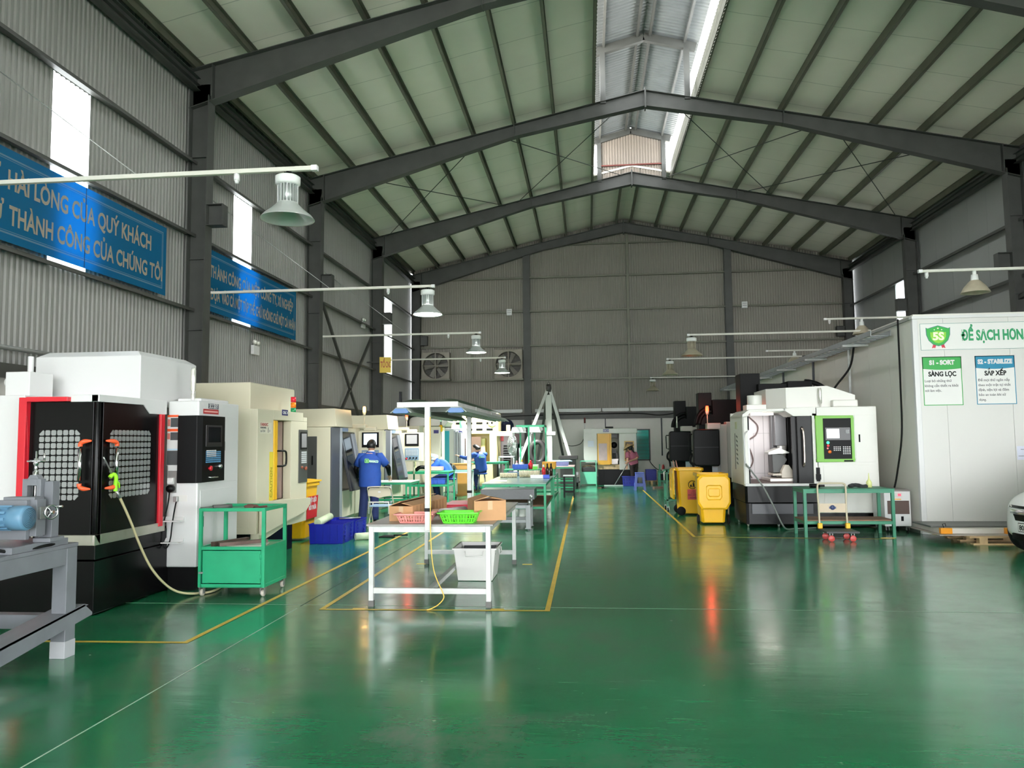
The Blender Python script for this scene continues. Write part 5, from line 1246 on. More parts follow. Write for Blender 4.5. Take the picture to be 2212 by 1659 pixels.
# ================================================================ tables and seats along the machine row
simple_table('work_table', 'green table with a white top in front of the standing man', 'table', -5.2, -4.02, 17.3, 18.2, 0.745, 0.04, GREEN, mat('pale_green_white_top', (206, 222, 210), 0.35), [0.36], None)
t = simple_table('work_table', 'green table with tools and a lower shelf beside the worker in the pale cap', 'table', -4.95, -3.75, 20.6, 21.6, 0.84, 0.04, GREEN, None, [0.48], DKGREEN)
simple_table('work_table', 'pale green table with white legs where the worker in the pale cap leans', 'table', -4.38, -3.4, 22.3, 22.85, 0.80, 0.05, mat('pale_painted_legs', (206, 210, 206), 0.4), mat('mint_top', (110, 196, 168), 0.35), None, None)
simple_table('work_table', 'green table where the seated man reaches, behind the second post', 'table', -4.04, -2.7, 25.6, 26.35, 0.95, 0.05, GREEN, None, [0.12], None)
crate('plastic_crate', 'blue plastic crate on the lower shelf of the tool table by the tall post', 'crate', -4.35, -3.85, 20.65, 21.2, 0.50, 0.16, mat('mid_blue_plastic', (62, 96, 196), 0.4))
tag(MB().tube(smooth_path([(-4.7, 20.8, 0.87), (-4.6, 20.85, 0.95), (-4.45, 20.9, 0.94), (-4.4, 20.8, 0.87)], 5), 0.05, 8).build('power_drill', BLACK), 'black power tool lying on the green tool table', 'power tool')
tag(MB().cyl((-4.75, 21.0, 0.842), (-4.75, 21.0, 0.98), 0.04, 12, 0.02).cyl((-4.75, 21.0, 0.98), (-4.75, 21.0, 1.12), 0.008, 8).build('oil_can', mat('pale_yellow_plastic', (222, 224, 150), 0.4)), 'pale yellow oil can with a thin spout on the green tool table', 'oil can')
for k in range(4):
    tag(MB().cyl((-4.2+0.09*k, 22.5, 0.802), (-4.2+0.09*k, 22.5, 0.92+0.02*(k % 2)), 0.035, 10).build('machined_part', mat('dark_steel_part', (58, 56, 58), 0.35, 0.6)), 'dark cylindrical steel part in a row on the pale green table', 'machined part', 'row of dark steel parts')
tag(MB().box(-4.38, -4.02, 21.0, 21.3, 0.86, 0.96).build('pink_carton', mat('pale_pink_card', (226, 176, 170), 0.5)), 'pale pink carton on the green tool table', 'carton')
pd = thing('wooden_lectern', 'varnished wooden pedestal between the two seated workers', 'pedestal', (-3.75, 22.9, 0))
OAK = mat('varnished_oak', (206, 150, 76), 0.35, var=0.1, vscale=5)
MB(True).box(-3.95, -3.55, 22.7, 23.05, 0.0, 0.05).box(-3.90, -3.60, 22.75, 23.0, 0.05, 0.8).prism([(-3.90, 0.8), (-3.60, 0.8), (-3.50, 0.95), (-4.0, 0.95)], 'y', 22.7, 23.05).build('pedestal_body', OAK, pd, 0.006)
MB(True).box(-4.05, -3.45, 22.65, 23.1, 0.95, 0.98).build('pedestal_top', OAK, pd, 0.004)
place(pd, (-3.83, 23.5, 0))
def round_stool(label, x, y, h, m, wheels=False):
    t = thing('stool', label, 'stool', (x, y, 0))
    MB().lathe([(0.0, h-0.05), (0.16, h-0.05), (0.18, h-0.03), (0.18, h-0.01), (0.16, h), (0.0, h)], (0,0,0), 'z', 20).build('seat', m, t)
    for k in range(4):
        a = math.pi/4+k*math.pi/2; ca, sa = math.cos(a), math.sin(a)
        l = MB().cyl((0.12*ca, 0.12*sa, h-0.05), (0.19*ca, 0.19*sa, 0.05 if wheels else 0.0), 0.013, 8).build('leg', ZINC, t)
        if wheels: MB().ball((0.19*ca, 0.19*sa, 0.03), 0.03, 8, 6).build('caster', RUBBER, l)
    MB().tube([(0.165*math.cos(k*math.pi/8), 0.165*math.sin(k*math.pi/8), 0.2) for k in range(16)], 0.009, 6, True).build('foot_ring', ZINC, t)
    return t
round_stool('blue round stool under the seated man', -3.45, 24.95, 0.62, mat('blue_vinyl', (52, 82, 168), 0.4))
round_stool('blue round stool with casters under the worker in the pale cap', -3.95, 21.95, 0.60, mat('blue_vinyl', (52, 82, 168), 0.4), True)
# folding chair
fc = thing('folding_chair', 'beige metal folding chair with a light blue seat, behind the white table', 'chair', (-4.02, 14.75, 0))
BEIGE = mat('beige_chair_paint', (196, 186, 166), 0.35)
bf = MB()
def arch(w, z0, z1, y0, y1, r):
    return smooth_path([(-w, y0, z0), (-w, y0+(y1-y0)*0.8, z0+(z1-z0)*0.8), (-w*0.96, y1, z1-0.03), (-w*0.75, y1, z1), (w*0.75, y1, z1), (w*0.96, y1, z1-0.03), (w, y0+(y1-y0)*0.8, z0+(z1-z0)*0.8), (w, y0, z0)], 5)
bf.tube(arch(0.235, 0.0, 0.79, 0.30, -0.14, 0.012), 0.012, 8).build('back_frame', BEIGE, fc)
ff = MB()
for s in (-1, 1): ff.tube([(s*0.20, -0.22, 0.0), (s*0.20, 0.0, 0.28), (s*0.205, 0.16, 0.46)], 0.011, 8)
ff.cyl((-0.2, -0.20, 0.03), (0.2, -0.20, 0.03), 0.009, 8); ff.cyl((-0.2, 0.10, 0.40), (0.2, 0.10, 0.40), 0.011, 8)
ff.build('front_legs', BEIGE, fc)
MB().prism([(-0.225, 0.62), (-0.08, 0.60), (0.0, 0.575), (0.08, 0.60), (0.225, 0.62), (0.225, 0.72), (0.19, 0.77), (-0.19, 0.77), (-0.225, 0.72)], 'y', -0.125, -0.11).build('backrest', BEIGE, fc, 0.003)
MB().box(-0.025, 0.025, -0.128, -0.124, 0.68, 0.71).build('maker_badge', WHITE, fc)
MB().box(-0.20, 0.20, -0.16, 0.22, 0.41, 0.435).build('seat', mat('pale_blue_vinyl', (176, 204, 230), 0.4), fc, 0.01)
MB().tube([(-0.195, -0.17, 0.28), (-0.195, -0.17, 0.50), (0.195, -0.17, 0.50), (0.195, -0.17, 0.28)], 0.016, 8).build('rear_brace', mat('white_tube', (214, 208, 204), 0.35), fc)
# ================================================================ gantry, fan, tank, rack
GW = mat('gantry_paint', (190, 192, 186), 0.45, var=0.08, vscale=3)
gt = thing('gantry_crane', 'tall pale steel tripod hoist with a boxed mast, before the back wall', 'hoist', (-1.38, 28.0, 0))
ap = (-1.38, 28.0, 3.62)
def leg_(q, m, w): 
    l = MB(True).beam(ap, q, w, w, (0,1,0)).build('leg', m, gt)
    MB(True).cyl((q[0]-0.03, q[1], 0.07), (q[0]+0.03, q[1], 0.07), 0.07, 14).box(q[0]-0.08, q[0]+0.08, q[1]-0.06, q[1]+0.06, 0.12, 0.18).build('caster', RUBBER, l)
leg_((-2.62, 25.9, 0.15), GW, 0.10); leg_((-0.40, 27.9, 0.15), GW, 0.11)
leg_((-0.78, 29.6, 0.15), STEEL, 0.09); leg_((-2.05, 29.6, 0.15), STEEL, 0.09)
MB(True).box(-1.5, -1.28, 27.8, 28.0, 0.2, 3.3).build('mast', GW, gt, 0.006)
MB(True).box(-1.55, -1.15, 27.75, 28.05, 1.84, 1.97).build('cross_arm', GW, gt, 0.006)
MB(True).lathe([(0.0, -1.48), (0.14, -1.46), (0.14, -1.30), (0.0, -1.28)], (0, 27.9, 3.55), 'x', 18).tube([(-1.38, 27.9, 3.72+0.06), (-1.33, 27.9, 3.72), (-1.38, 27.9, 3.66), (-1.43, 27.9, 3.72)], 0.012, 6, True).build('hoist_head', mat('dark_machine_iron', (52, 48, 48), 0.5), gt)
MB(True).box(-2.0, -0.42, 27.92, 28.02, 0.16, 0.28).box(-0.62, -0.34, 27.4, 28.4, 0.16, 0.3).box(-0.9, -0.36, 27.5, 28.3, 0.42, 0.5).build('base_beam', GREYST, gt)
fn = thing('pedestal_fan', 'round pedestal fan with a wire guard, turned toward the machine row', 'fan', (-2.42, 25.0, 0))
c = Vector((-2.45, 25.0, 1.50))
Rz = Matrix.Rotation(math.radians(-60), 3, 'Z')
g_ = MB(True)
for k in range(6):
    r = 0.06+0.055*k; zz = 0.09*math.sqrt(max(0, 1-(r/0.345)**2))
    for s in (-1, 1): g_.tube([c + Rz @ Vector((r*math.cos(q*math.pi/12), s*zz, r*math.sin(q*math.pi/12))) for q in range(24)], 0.005, 4, True)
for k in range(20):
    q = 2*math.pi*k/20
    for s in (-1, 1): g_.tube([c + Rz @ Vector((r*math.cos(q), s*0.09*math.sqrt(max(0, 1-(r/0.345)**2)), r*math.sin(q))) for r in (0.05, 0.15, 0.25, 0.335)], 0.0035, 4)
g_.build('wire_guard', mat('fan_wire', (170, 172, 172), 0.35, 0.5), fn)
bl = MB(True)
for k in range(3):
    q = 2*math.pi*k/3
    vs = []
    for r, w_, tw in ((0.05, 0.05, 0.5), (0.18, 0.10, 0.35), (0.31, 0.09, 0.2)):
        for e in (-1, 1):
            a = q + e*w_/max(r, 0.09); vs.append(c + Rz @ Vector((r*math.cos(a), e*0.03*tw, r*math.sin(a))))
    bl.add(vs, [(0,1,3,2), (2,3,5,4)], True)
bl.build('blades', mat('fan_blade', (190, 192, 190), 0.35), fn)
MB(True).cyl(c + Rz @ Vector((0, 0.05, 0)), c + Rz @ Vector((0, 0.30, 0)), 0.085, 16).build('motor_housing', BLACK, fn)
e = c + Rz @ Vector((0, 0.2, 0))
MB(True).cyl((e.x, e.y, 0.05), (e.x, e.y, 1.45), 0.03, 12).lathe([(0.0, 0.0), (0.25, 0.0), (0.25, 0.03), (0.05, 0.07)], (e.x, e.y, 0), 'z', 20).build('stand', BLACK, fn)
tk = thing('air_tank', 'tall navy air tank standing against the back wall', 'tank', (-3.18, 30.5, 0))
prof = [(0.0, 2.52), (0.10, 2.50), (0.19, 2.43), (0.25, 2.32), (0.26, 2.24), (0.26, 1.0), (0.22, 0.85), (0.1, 0.78), (0.0, 0.77)]
MB(True).lathe(prof[::-1], (-3.18, 30.5, 0), 'z', 28).build('tank_shell', mat('navy_tank_paint', (32, 40, 74), 0.4), tk)
for k in range(3):
    a = k*2.09+0.5; MB(True).box(-3.18+0.2*math.cos(a)-0.03, -3.18+0.2*math.cos(a)+0.03, 30.5+0.2*math.sin(a)-0.03, 30.5+0.2*math.sin(a)+0.03, 0.0, 0.95).build('leg', STEEL, tk)
MB(True).box(-3.33, -3.18, 30.235, 30.245, 1.6, 1.72).build('rating_plate', mat('olive_label', (120, 116, 70), 0.5), tk)
MB(True).cyl((-2.93, 30.4, 1.95), (-2.82, 30.4, 1.95), 0.02, 8).cyl((-3.42, 30.35, 1.95), (-3.46, 30.3, 1.98), 0.035, 10).build('valves', ZINC, tk)
rk = thing('steel_rack', 'grey steel rack with plastic drums standing beside the fan', 'rack', (-2.8, 26.75, 0))
fr = MB(True)
for x in (-3.05, -2.55):
    for y in (26.45, 27.05): fr.box(x-0.02, x+0.02, y-0.02, y+0.02, 0, 1.1)
fr.box(-3.07, -2.53, 26.43, 27.07, 1.08, 1.12); fr.box(-3.07, -2.53, 26.43, 27.07, 0.25, 0.27)
fr.build('rack_frame', GREYST, rk)
tag(MB().lathe([(0.0, 0.0), (0.2, 0.0), (0.2, 0.9), (0.19, 0.95), (0.0, 0.95)], (-2.5, 27.5, 0.5), 'z', 24).box(-2.75, -2.25, 27.3, 27.8, 0, 0.5).build('grey_drum', mat('dull_grey_plastic', (146, 148, 150), 0.5)), 'grey drum with a pale lid standing behind the fan', 'drum')
tag(MB().tube([(-1.72+0.24*math.cos(q*math.pi/12), 26.5, 1.25+0.36*math.sin(q*math.pi/12)) for q in range(24)], 0.09, 8, True).box(-1.95, -1.45, 26.4, 26.6, 0, 0.95).build('wheel_stand', mat('dark_machine_iron', (52, 48, 48), 0.5)), 'dark round grinding wheel stand behind the green posts', 'grinder')
# ================================================================ white machine with the green panel (right)
RW = mat('warm_white_enamel', (222, 220, 214), 0.35, var=0.02, vscale=2)
LIMEP = mat('grass_green_enamel', (108, 178, 30), 0.35)
m2 = thing('machining_center', 'white machining centre with an open door and a grass green control panel frame', 'machine', (4.0, 16.0, 0))
YF = 14.7
b = MB(True)
# side wall of the work chamber, the header with its dropped right part, right wall and back
b.prism([(2.875, 15.95), (2.875, 14.72), (2.90, 14.70), (2.965, 14.70), (2.965, 14.76), (2.94, 14.78), (2.94, 15.95)], 'z', 0.78, 2.06)
b.prism([(2.875, 2.04), (2.875, 2.09), (2.99, 2.18), (3.66, 2.20), (3.66, 2.15), (3.03, 2.13), (2.94, 2.04)], 'y', YF, 15.95)
b.prism([(3.60, 2.19), (3.78, 2.21), (4.22, 2.22), (4.22, 2.05), (3.80, 2.05), (3.66, 2.145)], 'y', YF, 15.95)
b.box(4.13, 4.22, YF, 15.95, 0.78, 2.10); b.box(4.22, 5.28, YF+0.35, 16.4, 0.27, 2.21)
b.box(2.875, 4.2, 15.88, 15.95, 0.78, 2.15); b.box(2.94, 4.2, 14.9, 15.95, 2.13, 2.16)
b.build('body_shell', RW, m2, 0.006)
MB(True).box(2.942, 2.95, 15.0, 15.86, 0.8, 2.1).box(2.945, 3.62, 15.84, 15.875, 0.8, 2.125).build('chamber_lining', mat('chamber_white', (206, 200, 202), 0.4), m2)
ln = MB(True)
for x in (3.22, 3.5): ln.box(x-0.004, x+0.004, 15.834, 15.84, 0.8, 2.1)
frame_rect(ln, 'y', 15.84, 3.30, 3.62, 0.95, 1.75, 0.006, 0.006)
ln.build('lining_seams', mat('seam_grey', (150, 146, 146), 0.5), m2)
MB(True).box(3.62, 4.12, 15.78, 15.87, 0.8, 2.1).box(3.84, 4.12, 15.3, 15.34, 0.82, 2.05).build('dark_bellows', BLACK, m2)
dl = MB(True).prism([(2.965, 14.76), (3.00, 14.74), (3.03, 14.95), (2.99, 15.0)], 'z', 0.80, 2.06).build('folding_door', mat('dark_grey_gloss', (60, 60, 62), 0.25), m2, 0.003)
MB(True).box(2.97, 3.0, 14.73, 14.742, 1.12, 1.80).build('door_window', mat('pale_door_glass', (196, 200, 204), 0.1), dl)
MB(True).tube(smooth_path([(2.97, 14.73, 1.80), (2.90, 14.66, 1.72), (2.885, 14.64, 1.6), (2.885, 14.64, 1.3), (2.90, 14.66, 1.16), (2.97, 14.73, 1.10)], 5), 0.014, 8).build('door_handle', WHITE, dl)
dr = MB(True).box(3.87, 4.13, 14.74, 14.80, 0.80, 2.05).box(3.78, 3.87, 14.80, 14.84, 0.80, 2.05).build('sliding_door', GLOSSBLK, m2, 0.004)
MB(True).tube(smooth_path([(3.95, 14.74, 1.84), (3.955, 14.68, 1.80), (3.965, 14.67, 1.65), (3.965, 14.67, 1.3), (3.96, 14.68, 1.16), (3.955, 14.74, 1.12)], 5), 0.018, 10).build('door_handle', mat('copper_chrome', (214, 196, 186), 0.2, 0.9), dr)
sp = MB(True).box(3.60, 3.84, 15.6, 15.78, 1.35, 2.1).box(3.62, 3.84, 15.4, 15.6, 1.5, 2.1).build('spindle_head', mat('spindle_grey', (104, 104, 106), 0.4, 0.4), m2, 0.01)
MB(True).cyl((3.73, 15.35, 1.18), (3.73, 15.35, 1.5), 0.05, 16, 0.09).cyl((3.73, 15.35, 1.1), (3.73, 15.35, 1.2), 0.02, 10).build('spindle_nose', ZINC, sp)
MB(True).prism([(3.42, 1.38), (3.62, 1.46), (3.80, 1.38), (3.80, 1.36), (3.42, 1.34)], 'y', 15.1, 15.5).build('spindle_skirt', mat('pale_sheet_steel', (186, 186, 180), 0.35, 0.4), sp)
tr = MB(True).prism([(3.48, 1.35), (3.70, 1.33), (3.76, 1.24), (3.68, 1.08), (3.66, 1.0), (3.49, 0.99)], 'y', 15.1, 15.45).build('rotary_head', mat('iron_grey', (70, 70, 70), 0.45), m2, 0.01)
MB(True).prism([(3.62, 0.90), (3.62, 1.02), (3.68, 1.14), (3.76, 1.14), (3.82, 1.04), (3.82, 0.90)], 'y', 14.98, 15.4).box(3.46, 3.64, 15.0, 15.4, 0.94, 0.98).build('tailstock', mat('cream_casting', (196, 186, 174), 0.45), m2, 0.008)
MB(True).box(3.38, 3.86, 14.86, 15.6, 0.84, 0.895).build('work_table', mat('pale_table_steel', (206, 198, 192), 0.35, 0.3), m2, 0.004)
MB(True).box(2.95, 4.12, 14.82, 15.83, 0.80, 0.838).build('chamber_floor', mat('swarf_brown', (84, 66, 62), 0.6, var=0.3, vscale=14), m2)
MB(True).tube(smooth_path([(3.22, 15.81, 2.08), (3.38, 15.79, 1.9), (3.34, 15.79, 1.72), (3.16, 15.79, 1.58), (3.22, 15.79, 1.42), (3.27, 15.79, 1.2), (3.18, 15.79, 1.0), (3.24, 15.79, 0.86)], 6), 0.012, 8).build('coolant_hose', mat('brown_hose', (104, 84, 80), 0.5), m2)
MB(True).box(2.88, 4.17, 14.66, 14.80, 0.765, 0.81).build('front_lip', WHITE, m2, 0.006)
ba = MB(True).prism([(2.885, 15.95), (2.885, 14.74), (2.93, 14.71), (4.2, 14.71), (4.2, 15.95)], 'z', 0.46, 0.78)
ba.prism([(2.90, 15.9), (2.90, 14.76), (2.95, 14.74), (4.2, 14.74), (4.2, 15.9)], 'z', 0.06, 0.45)
ba.box(4.2, 5.22, YF+0.06, 16.3, 0.02, 0.28)
ba.build('machine_base', GLOSSBLK, m2, 0.006)
MB(True).box(3.0, 4.1, 14.715, 14.74, 0.25, 0.44).build('chip_drawer', mat('dark_slate_enamel', (40, 42, 48), 0.3), m2, 0.004)
for x, y in ((2.96, 14.9), (3.5, 14.85), (2.96, 15.8)): MB(True).cyl((x-0.012, y, 0.03), (x+0.012, y, 0.03), 0.03, 12).box(x-0.02, x+0.02, y-0.02, y+0.02, 0.04, 0.08).build('caster', ZINC, m2)
cab = MB(True).box(4.19, 5.28, YF, YF+0.36, 0.27, 2.215).build('control_cabinet', RW, m2, 0.012)
gf = MB(True)
frame_rect(gf, 'y', YF, 4.18, 4.855, 1.20, 2.05, 0.05, 0.045); gf.box(4.18, 4.31, YF-0.05, YF, 1.20, 2.05)
gf = gf.build('green_panel_frame', LIMEP, cab, 0.006); gf['label'] = 'grass green panel frame'
pn = MB(True).box(4.30, 4.82, YF-0.03, YF, 1.245, 2.01).build('control_panel', BLACK, cab, 0.003)
d = MB(True).box(4.885, 5.235, YF-0.006, YF, 1.19, 2.055).build('cabinet_door', RW, cab, 0.003)
MB(True).box(4.945, 4.972, YF-0.012, YF-0.006, 1.56, 1.70).build('door_latch', BLACK, d)
MB(True).box(4.30, 5.235, YF-0.006, YF, 0.33, 1.14).build('lower_panel', RW, cab, 0.003)
MB(True).box(4.66, 4.82, YF-0.052, YF-0.045, 1.205, 1.235).build('name_badge', BLACK, cab)
MB(True).box(4.17, 4.23, YF-0.03, YF, 0.85, 1.10).box(4.16, 4.24, YF-0.05, YF, 0.88, 0.98).build('handwheel_holder', BLACK, cab)
sc = MB(True).box(4.35, 4.79, YF-0.036, YF-0.03, 1.60, 1.83).build('screen_bezel', mat('grey_black', (34, 34, 36), 0.3), cab)
MB(True).box(4.375, 4.595, YF-0.04, YF-0.036, 1.635, 1.805).build('screen', mat('bright_white_screen', (236, 240, 250), 0.3, emit=2.2), cab)
cells(MB(True), 'y', YF-0.036, 4.71, 4.775, 1.72, 1.79, 4, 4, 0.0025, 0.006).build('number_keys', mat('pale_keys', (196, 198, 200), 0.5), cab)
kk = MB(True)
cells(kk, 'y', YF-0.03, 4.48, 4.62, 1.40, 1.49, 4, 3, 0.007, 0.008); cells(kk, 'y', YF-0.03, 4.645, 4.79, 1.335, 1.49, 4, 5, 0.007, 0.008)
kk.build('keypad', WHITE, cab)
for x, z, r, c, e, nm in ((4.39, 1.555, 0.026, (60, 240, 150), 2.5, 'green_button'), (4.39, 1.50, 0.02, (240, 50, 60), 1.5, 'red_button'), (4.38, 1.45, 0.014, (250, 120, 120), 1.5, 'small_red_button'), (4.415, 1.385, 0.03, (226, 110, 40), 0.2, 'orange_stop_button')):
    MB(True).lathe([(0.0, YF-0.05), (r*0.9, YF-0.05), (r, YF-0.04), (r, YF-0.03)], (x, 0, z), 'y', 14).build(nm, mat(nm, c, 0.3, emit=e), cab)
cv = MB(True)
cv.prism([(3.74, 2.21), (3.74, 2.595), (4.5, 2.62), (5.0, 2.44), (5.0, 2.21)], 'y', 14.95, 16.4)
cv.add([(3.74, 14.95, 2.21), (3.74, 14.95, 2.595), (3.46, 15.35, 2.60), (3.46, 15.35, 2.21), (3.74, 16.4, 2.21), (3.74, 16.4, 2.595), (3.46, 16.4, 2.60), (3.46, 16.4, 2.21)], [(0,1,2,3), (3,2,6,7), (4,7,6,5), (1,5,6,2), (0,3,7,4), (0,4,5,1)])
cv.build('top_cover', RW, m2, 0.004)
MB(True).box(4.55, 5.0, 14.8, 15.2, 2.215, 2.345).build('terminal_box', RW, m2, 0.02)
MB(True).cyl((3.17, 15.0, 2.27), (3.17, 15.0, 2.46), 0.135, 24).box(2.99, 3.35, 14.85, 15.2, 2.18, 2.28).build('mist_collector', RW, m2, 0.006)
MB(True).lathe([(0.012, 2.215), (0.012, 2.27), (0.03, 2.3), (0.03, 2.54), (0.022, 2.58), (0.0, 2.58)], (4.35, 14.9, 0), 'z', 14).build('signal_lamp', mat('clear_lamp', (216, 214, 206), 0.15, 0.4), m2)
COLB = mat('black_column_paint', (14, 14, 15), 0.55, spec=0.15)
MB(True).box(3.28, 3.70, 16.9, 17.4, 0.5, 3.04).box(3.62, 4.4, 16.7, 17.5, 2.2, 2.80).box(4.2, 4.7, 16.6, 17.2, 2.2, 2.84).build('rear_column', COLB, m2, 0.01)
ar = MB(True); pts = []
for k in range(13):
    q = math.pi*k/12*0.5; pts.append((4.6+0.62*math.sin(q), 16.8, 2.2+0.64*math.cos(q)))
ar.tube(pts, 0.05, 8); ar.build('cable_chain', COLB, m2)
sm = MB(True).box(2.87, 2.875, 15.45, 15.50, 1.05, 1.75)
for k in range(7): sm.beam((2.869, 15.20, 1.16+0.085*k), (2.869, 15.34, 1.19+0.085*k), 0.03, 0.004, (1,0,0))
sm.build('side_marking', mat('grey_side_print', (90, 92, 92), 0.5), m2)
MB(True).box(2.868, 2.875, 15.25, 15.42, 1.83, 1.97).build('data_plate', mat('olive_cream_label', (196, 196, 160), 0.5), m2)
MB(True).tube(smooth_path([(2.90, 14.65, 1.18), (2.99, 14.5, 1.02), (3.14, 14.4, 0.78), (3.28, 14.3, 0.46), (3.40, 14.25, 0.16), (3.5, 14.3, 0.03), (3.7, 14.45, 0.015), (4.1, 14.6, 0.015)], 7), 0.014, 8).build('air_hose', mat('grey_hose', (120, 124, 120), 0.45), m2)
MB(True).box(3.10, 3.50, 14.95, 15.05, 2.085, 2.125).build('work_light', mat('lit_work_lamp', (255, 246, 236), 0.4, emit=6.0), m2)
def lamp_area(name, loc, sx, sy, energy, col=(1, 1, 1), rot=(0, 0, 0)):
    l = bpy.data.lights.new(name, 'AREA'); l.shape = 'RECTANGLE'; l.size = sx; l.size_y = sy; l.energy = energy; l.color = col
    o = bpy.data.objects.new(name, l); COL.objects.link(o); o.location = loc; o.rotation_euler = rot; return o
lamp_area('work_light_glow', (3.30, 15.0, 2.08), 0.36, 0.08, 9, (1, 0.95, 0.92), (math.radians(25), 0, 0))
# two more black and grey machines behind
def grey_machine(label, x0, y0, s, lit):
    t = thing('machining_center', label, 'machine', (x0+1.6, y0+0.8, 0))
    LG = mat('warm_grey_enamel', (188, 184, 176), 0.4)
    MB(True).box(x0+0.86, x0+3.0, y0+0.2, y0+1.9, 0.70, 2.06).box(x0+0.66, x0+0.88, y0+0.15, y0+0.5, 0.6, 2.0).build('body_shell', LG, t, 0.02)
    MB(True).box(x0+0.70, x0+2.9, y0+0.3, y0+1.8, 0.0, 0.72).build('machine_base', GLOSSBLK, t)
    MB(True).box(x0+0.62, x0+0.70, y0+0.12, y0+0.5, 0.65, 1.86).build('steel_jamb', ZINC, t)
    MB(True).box(x0+0.40, x0+0.72, y0+0.1, y0+0.45, 1.88, 2.03).build('arm_housing', LG, t, 0.015)
    MB(True).box(x0+0.5, x0+0.62, y0+0.12, y0+0.2, 0.75, 1.03).build('paper_notice', mat('notice_paper', (214, 220, 232), 0.5), t)
    p = MB(True)
    a = (x0, x0+0.62)
    p.prism([(a[0]+0.04, 1.0), (a[1]-0.02, 1.0), (a[1], 1.05), (a[1], 1.87), (a[0]+0.05, 1.88), (a[0], 1.83), (a[0]-0.01, 1.08)], 'y', y0-0.3, y0-0.02)
    pn = p.build('control_pendant', mat('matte_black_enamel', (14, 15, 16), 0.45, spec=0.2), t, 0.03)
    MB(True).box(a[0]+0.03, a[1]-0.03, y0-0.302, y0-0.298, 1.445, 1.452).build('pendant_seam', DKGREY, pn)
    MB(True).tube([(a[0], y0-0.15, 1.76), (a[0]-0.08, y0-0.15, 1.76), (a[0]-0.085, y0-0.15, 1.72), (a[0]-0.08, y0-0.15, 1.38), (a[0], y0-0.15, 1.36)], 0.014, 8).build('grab_handle', BLACK, pn)
    MB(True).tube(smooth_path([(a[0]+0.02, y0-0.15, 1.3), (a[0]-0.05, y0-0.18, 1.22), (a[0]-0.06, y0-0.16, 1.1), (a[0]+0.0, y0-0.15, 1.02), (a[0]+0.02, y0-0.15, 0.85)], 5), 0.03, 8).build('cable_bunch', RUBBER, pn)
    MB(True).box(x0+0.27, x0+0.6, y0+0.6, y0+1.0, 0.7, 2.80).box(x0+0.6, x0+1.3, y0+0.5, y0+1.1, 2.0, 2.62).build('rear_column', COLB, t, 0.01)
    ar = MB(True)
    for rr in (0.38, 0.30): ar.tube([(x0+0.56-rr*math.cos(math.pi*k/24), y0+0.45, 2.0+rr*1.1*math.sin(math.pi*k/24)) for k in range(13)], 0.05, 8)
    ar.box(x0+0.22, x0+0.6, y0+0.45, y0+0.6, 2.0, 2.25)
    ar.build('cable_chain', COLB, t)
    if lit:
        beacon(t, x0+0.42, y0+0.2, 2.03, 0.42, CREAM, REDL, 0.04)
    else:
        MB(True).cyl((x0+0.28, y0+0.2, 1.98), (x0+0.28, y0+0.2, 2.32), 0.02, 10).build('signal_lamp', mat('clear_lamp', (216, 214, 206), 0.15, 0.4), t)
    return t
grey_machine('grey machine with a matte black hanging panel and lit red beacon behind the yellow bins', 2.50, 19.0, 1, True)
grey_machine('far grey machine with a matte black hanging panel and unlit lamp beside the window', 2.36, 23.0, 1, False)
for nm, loc, e in (('beacon_glow_right', (2.85, 18.95, 2.42), 7),):
    l = bpy.data.lights.new(nm, 'POINT'); l.energy = e; l.color = (1.0, 0.1, 0.06); l.shadow_soft_size = 0.04
    o = bpy.data.objects.new(nm, l); COL.objects.link(o); o.location = loc

# ================================================================ yellow bins, right
b2 = wheelie_bin('wheelie_bin', 'yellow wheeled bin with its lid flipped down toward the camera', 'bin', (2.39, 15.55, 0), 0.0, 0.56, 0.62, 0.98, 'open', 'yellow wheeled bins')
b1 = wheelie_bin('wheelie_bin', 'yellow wheeled bin with a litter symbol and red label, behind the flipped lid bin', 'bin', (2.19, 17.4, 0), -math.pi/2, 0.62, 0.56, 1.02, 'open', 'yellow wheeled bins')
ic = MB(True)
c = Vector((2.24, 17.085, 0.70))
def fl_(p): return (p[0], 17.085+ (p[1]-0.98)*0.03*0 - 0.0 , p[1])
R = MB(True).tube([(2.24+0.085*math.cos(q*math.pi/16), 17.082, 0.66+0.085*math.sin(q*math.pi/16)) for q in range(32)], 0.007, 6, True)
R.ball((2.262, 17.08, 0.712), 0.013, 8, 6); R.prism([(2.24, 0.69), (2.275, 0.695), (2.285, 0.61), (2.268, 0.605), (2.262, 0.64), (2.25, 0.60), (2.235, 0.605), (2.25, 0.66)], 'y', 17.078, 17.084)
R.prism([(2.19, 0.66), (2.225, 0.66), (2.22, 0.605), (2.195, 0.605)], 'y', 17.078, 17.084)
R.build('litter_symbol', BLACK, b1)
lb = MB(True).box(2.13, 2.38, 17.08, 17.086, 0.34, 0.56).build('red_label', mat('coral_red_label', (206, 74, 70), 0.5), b1)
text_mesh([('RÁC CÔNG', 0.032, (2.255, 17.079, 0.425), 'CENTER', 1.0, FRONT, 0.001), ('NGHIỆP', 0.032, (2.255, 17.079, 0.365), 'CENTER', 1.0, FRONT, 0.001)], mat('dark_red_print', (90, 30, 34), 0.5), 'lettering', lb)
MB(True).tube([(2.255-0.05, 17.078, 0.475), (2.255+0.05, 17.078, 0.475), (2.255, 17.078, 0.545)], 0.004, 5, True).box(2.252, 2.258, 17.077, 17.081, 0.487, 0.52).build('warning_triangle', mat('dark_red_print', (90, 30, 34), 0.5), lb)
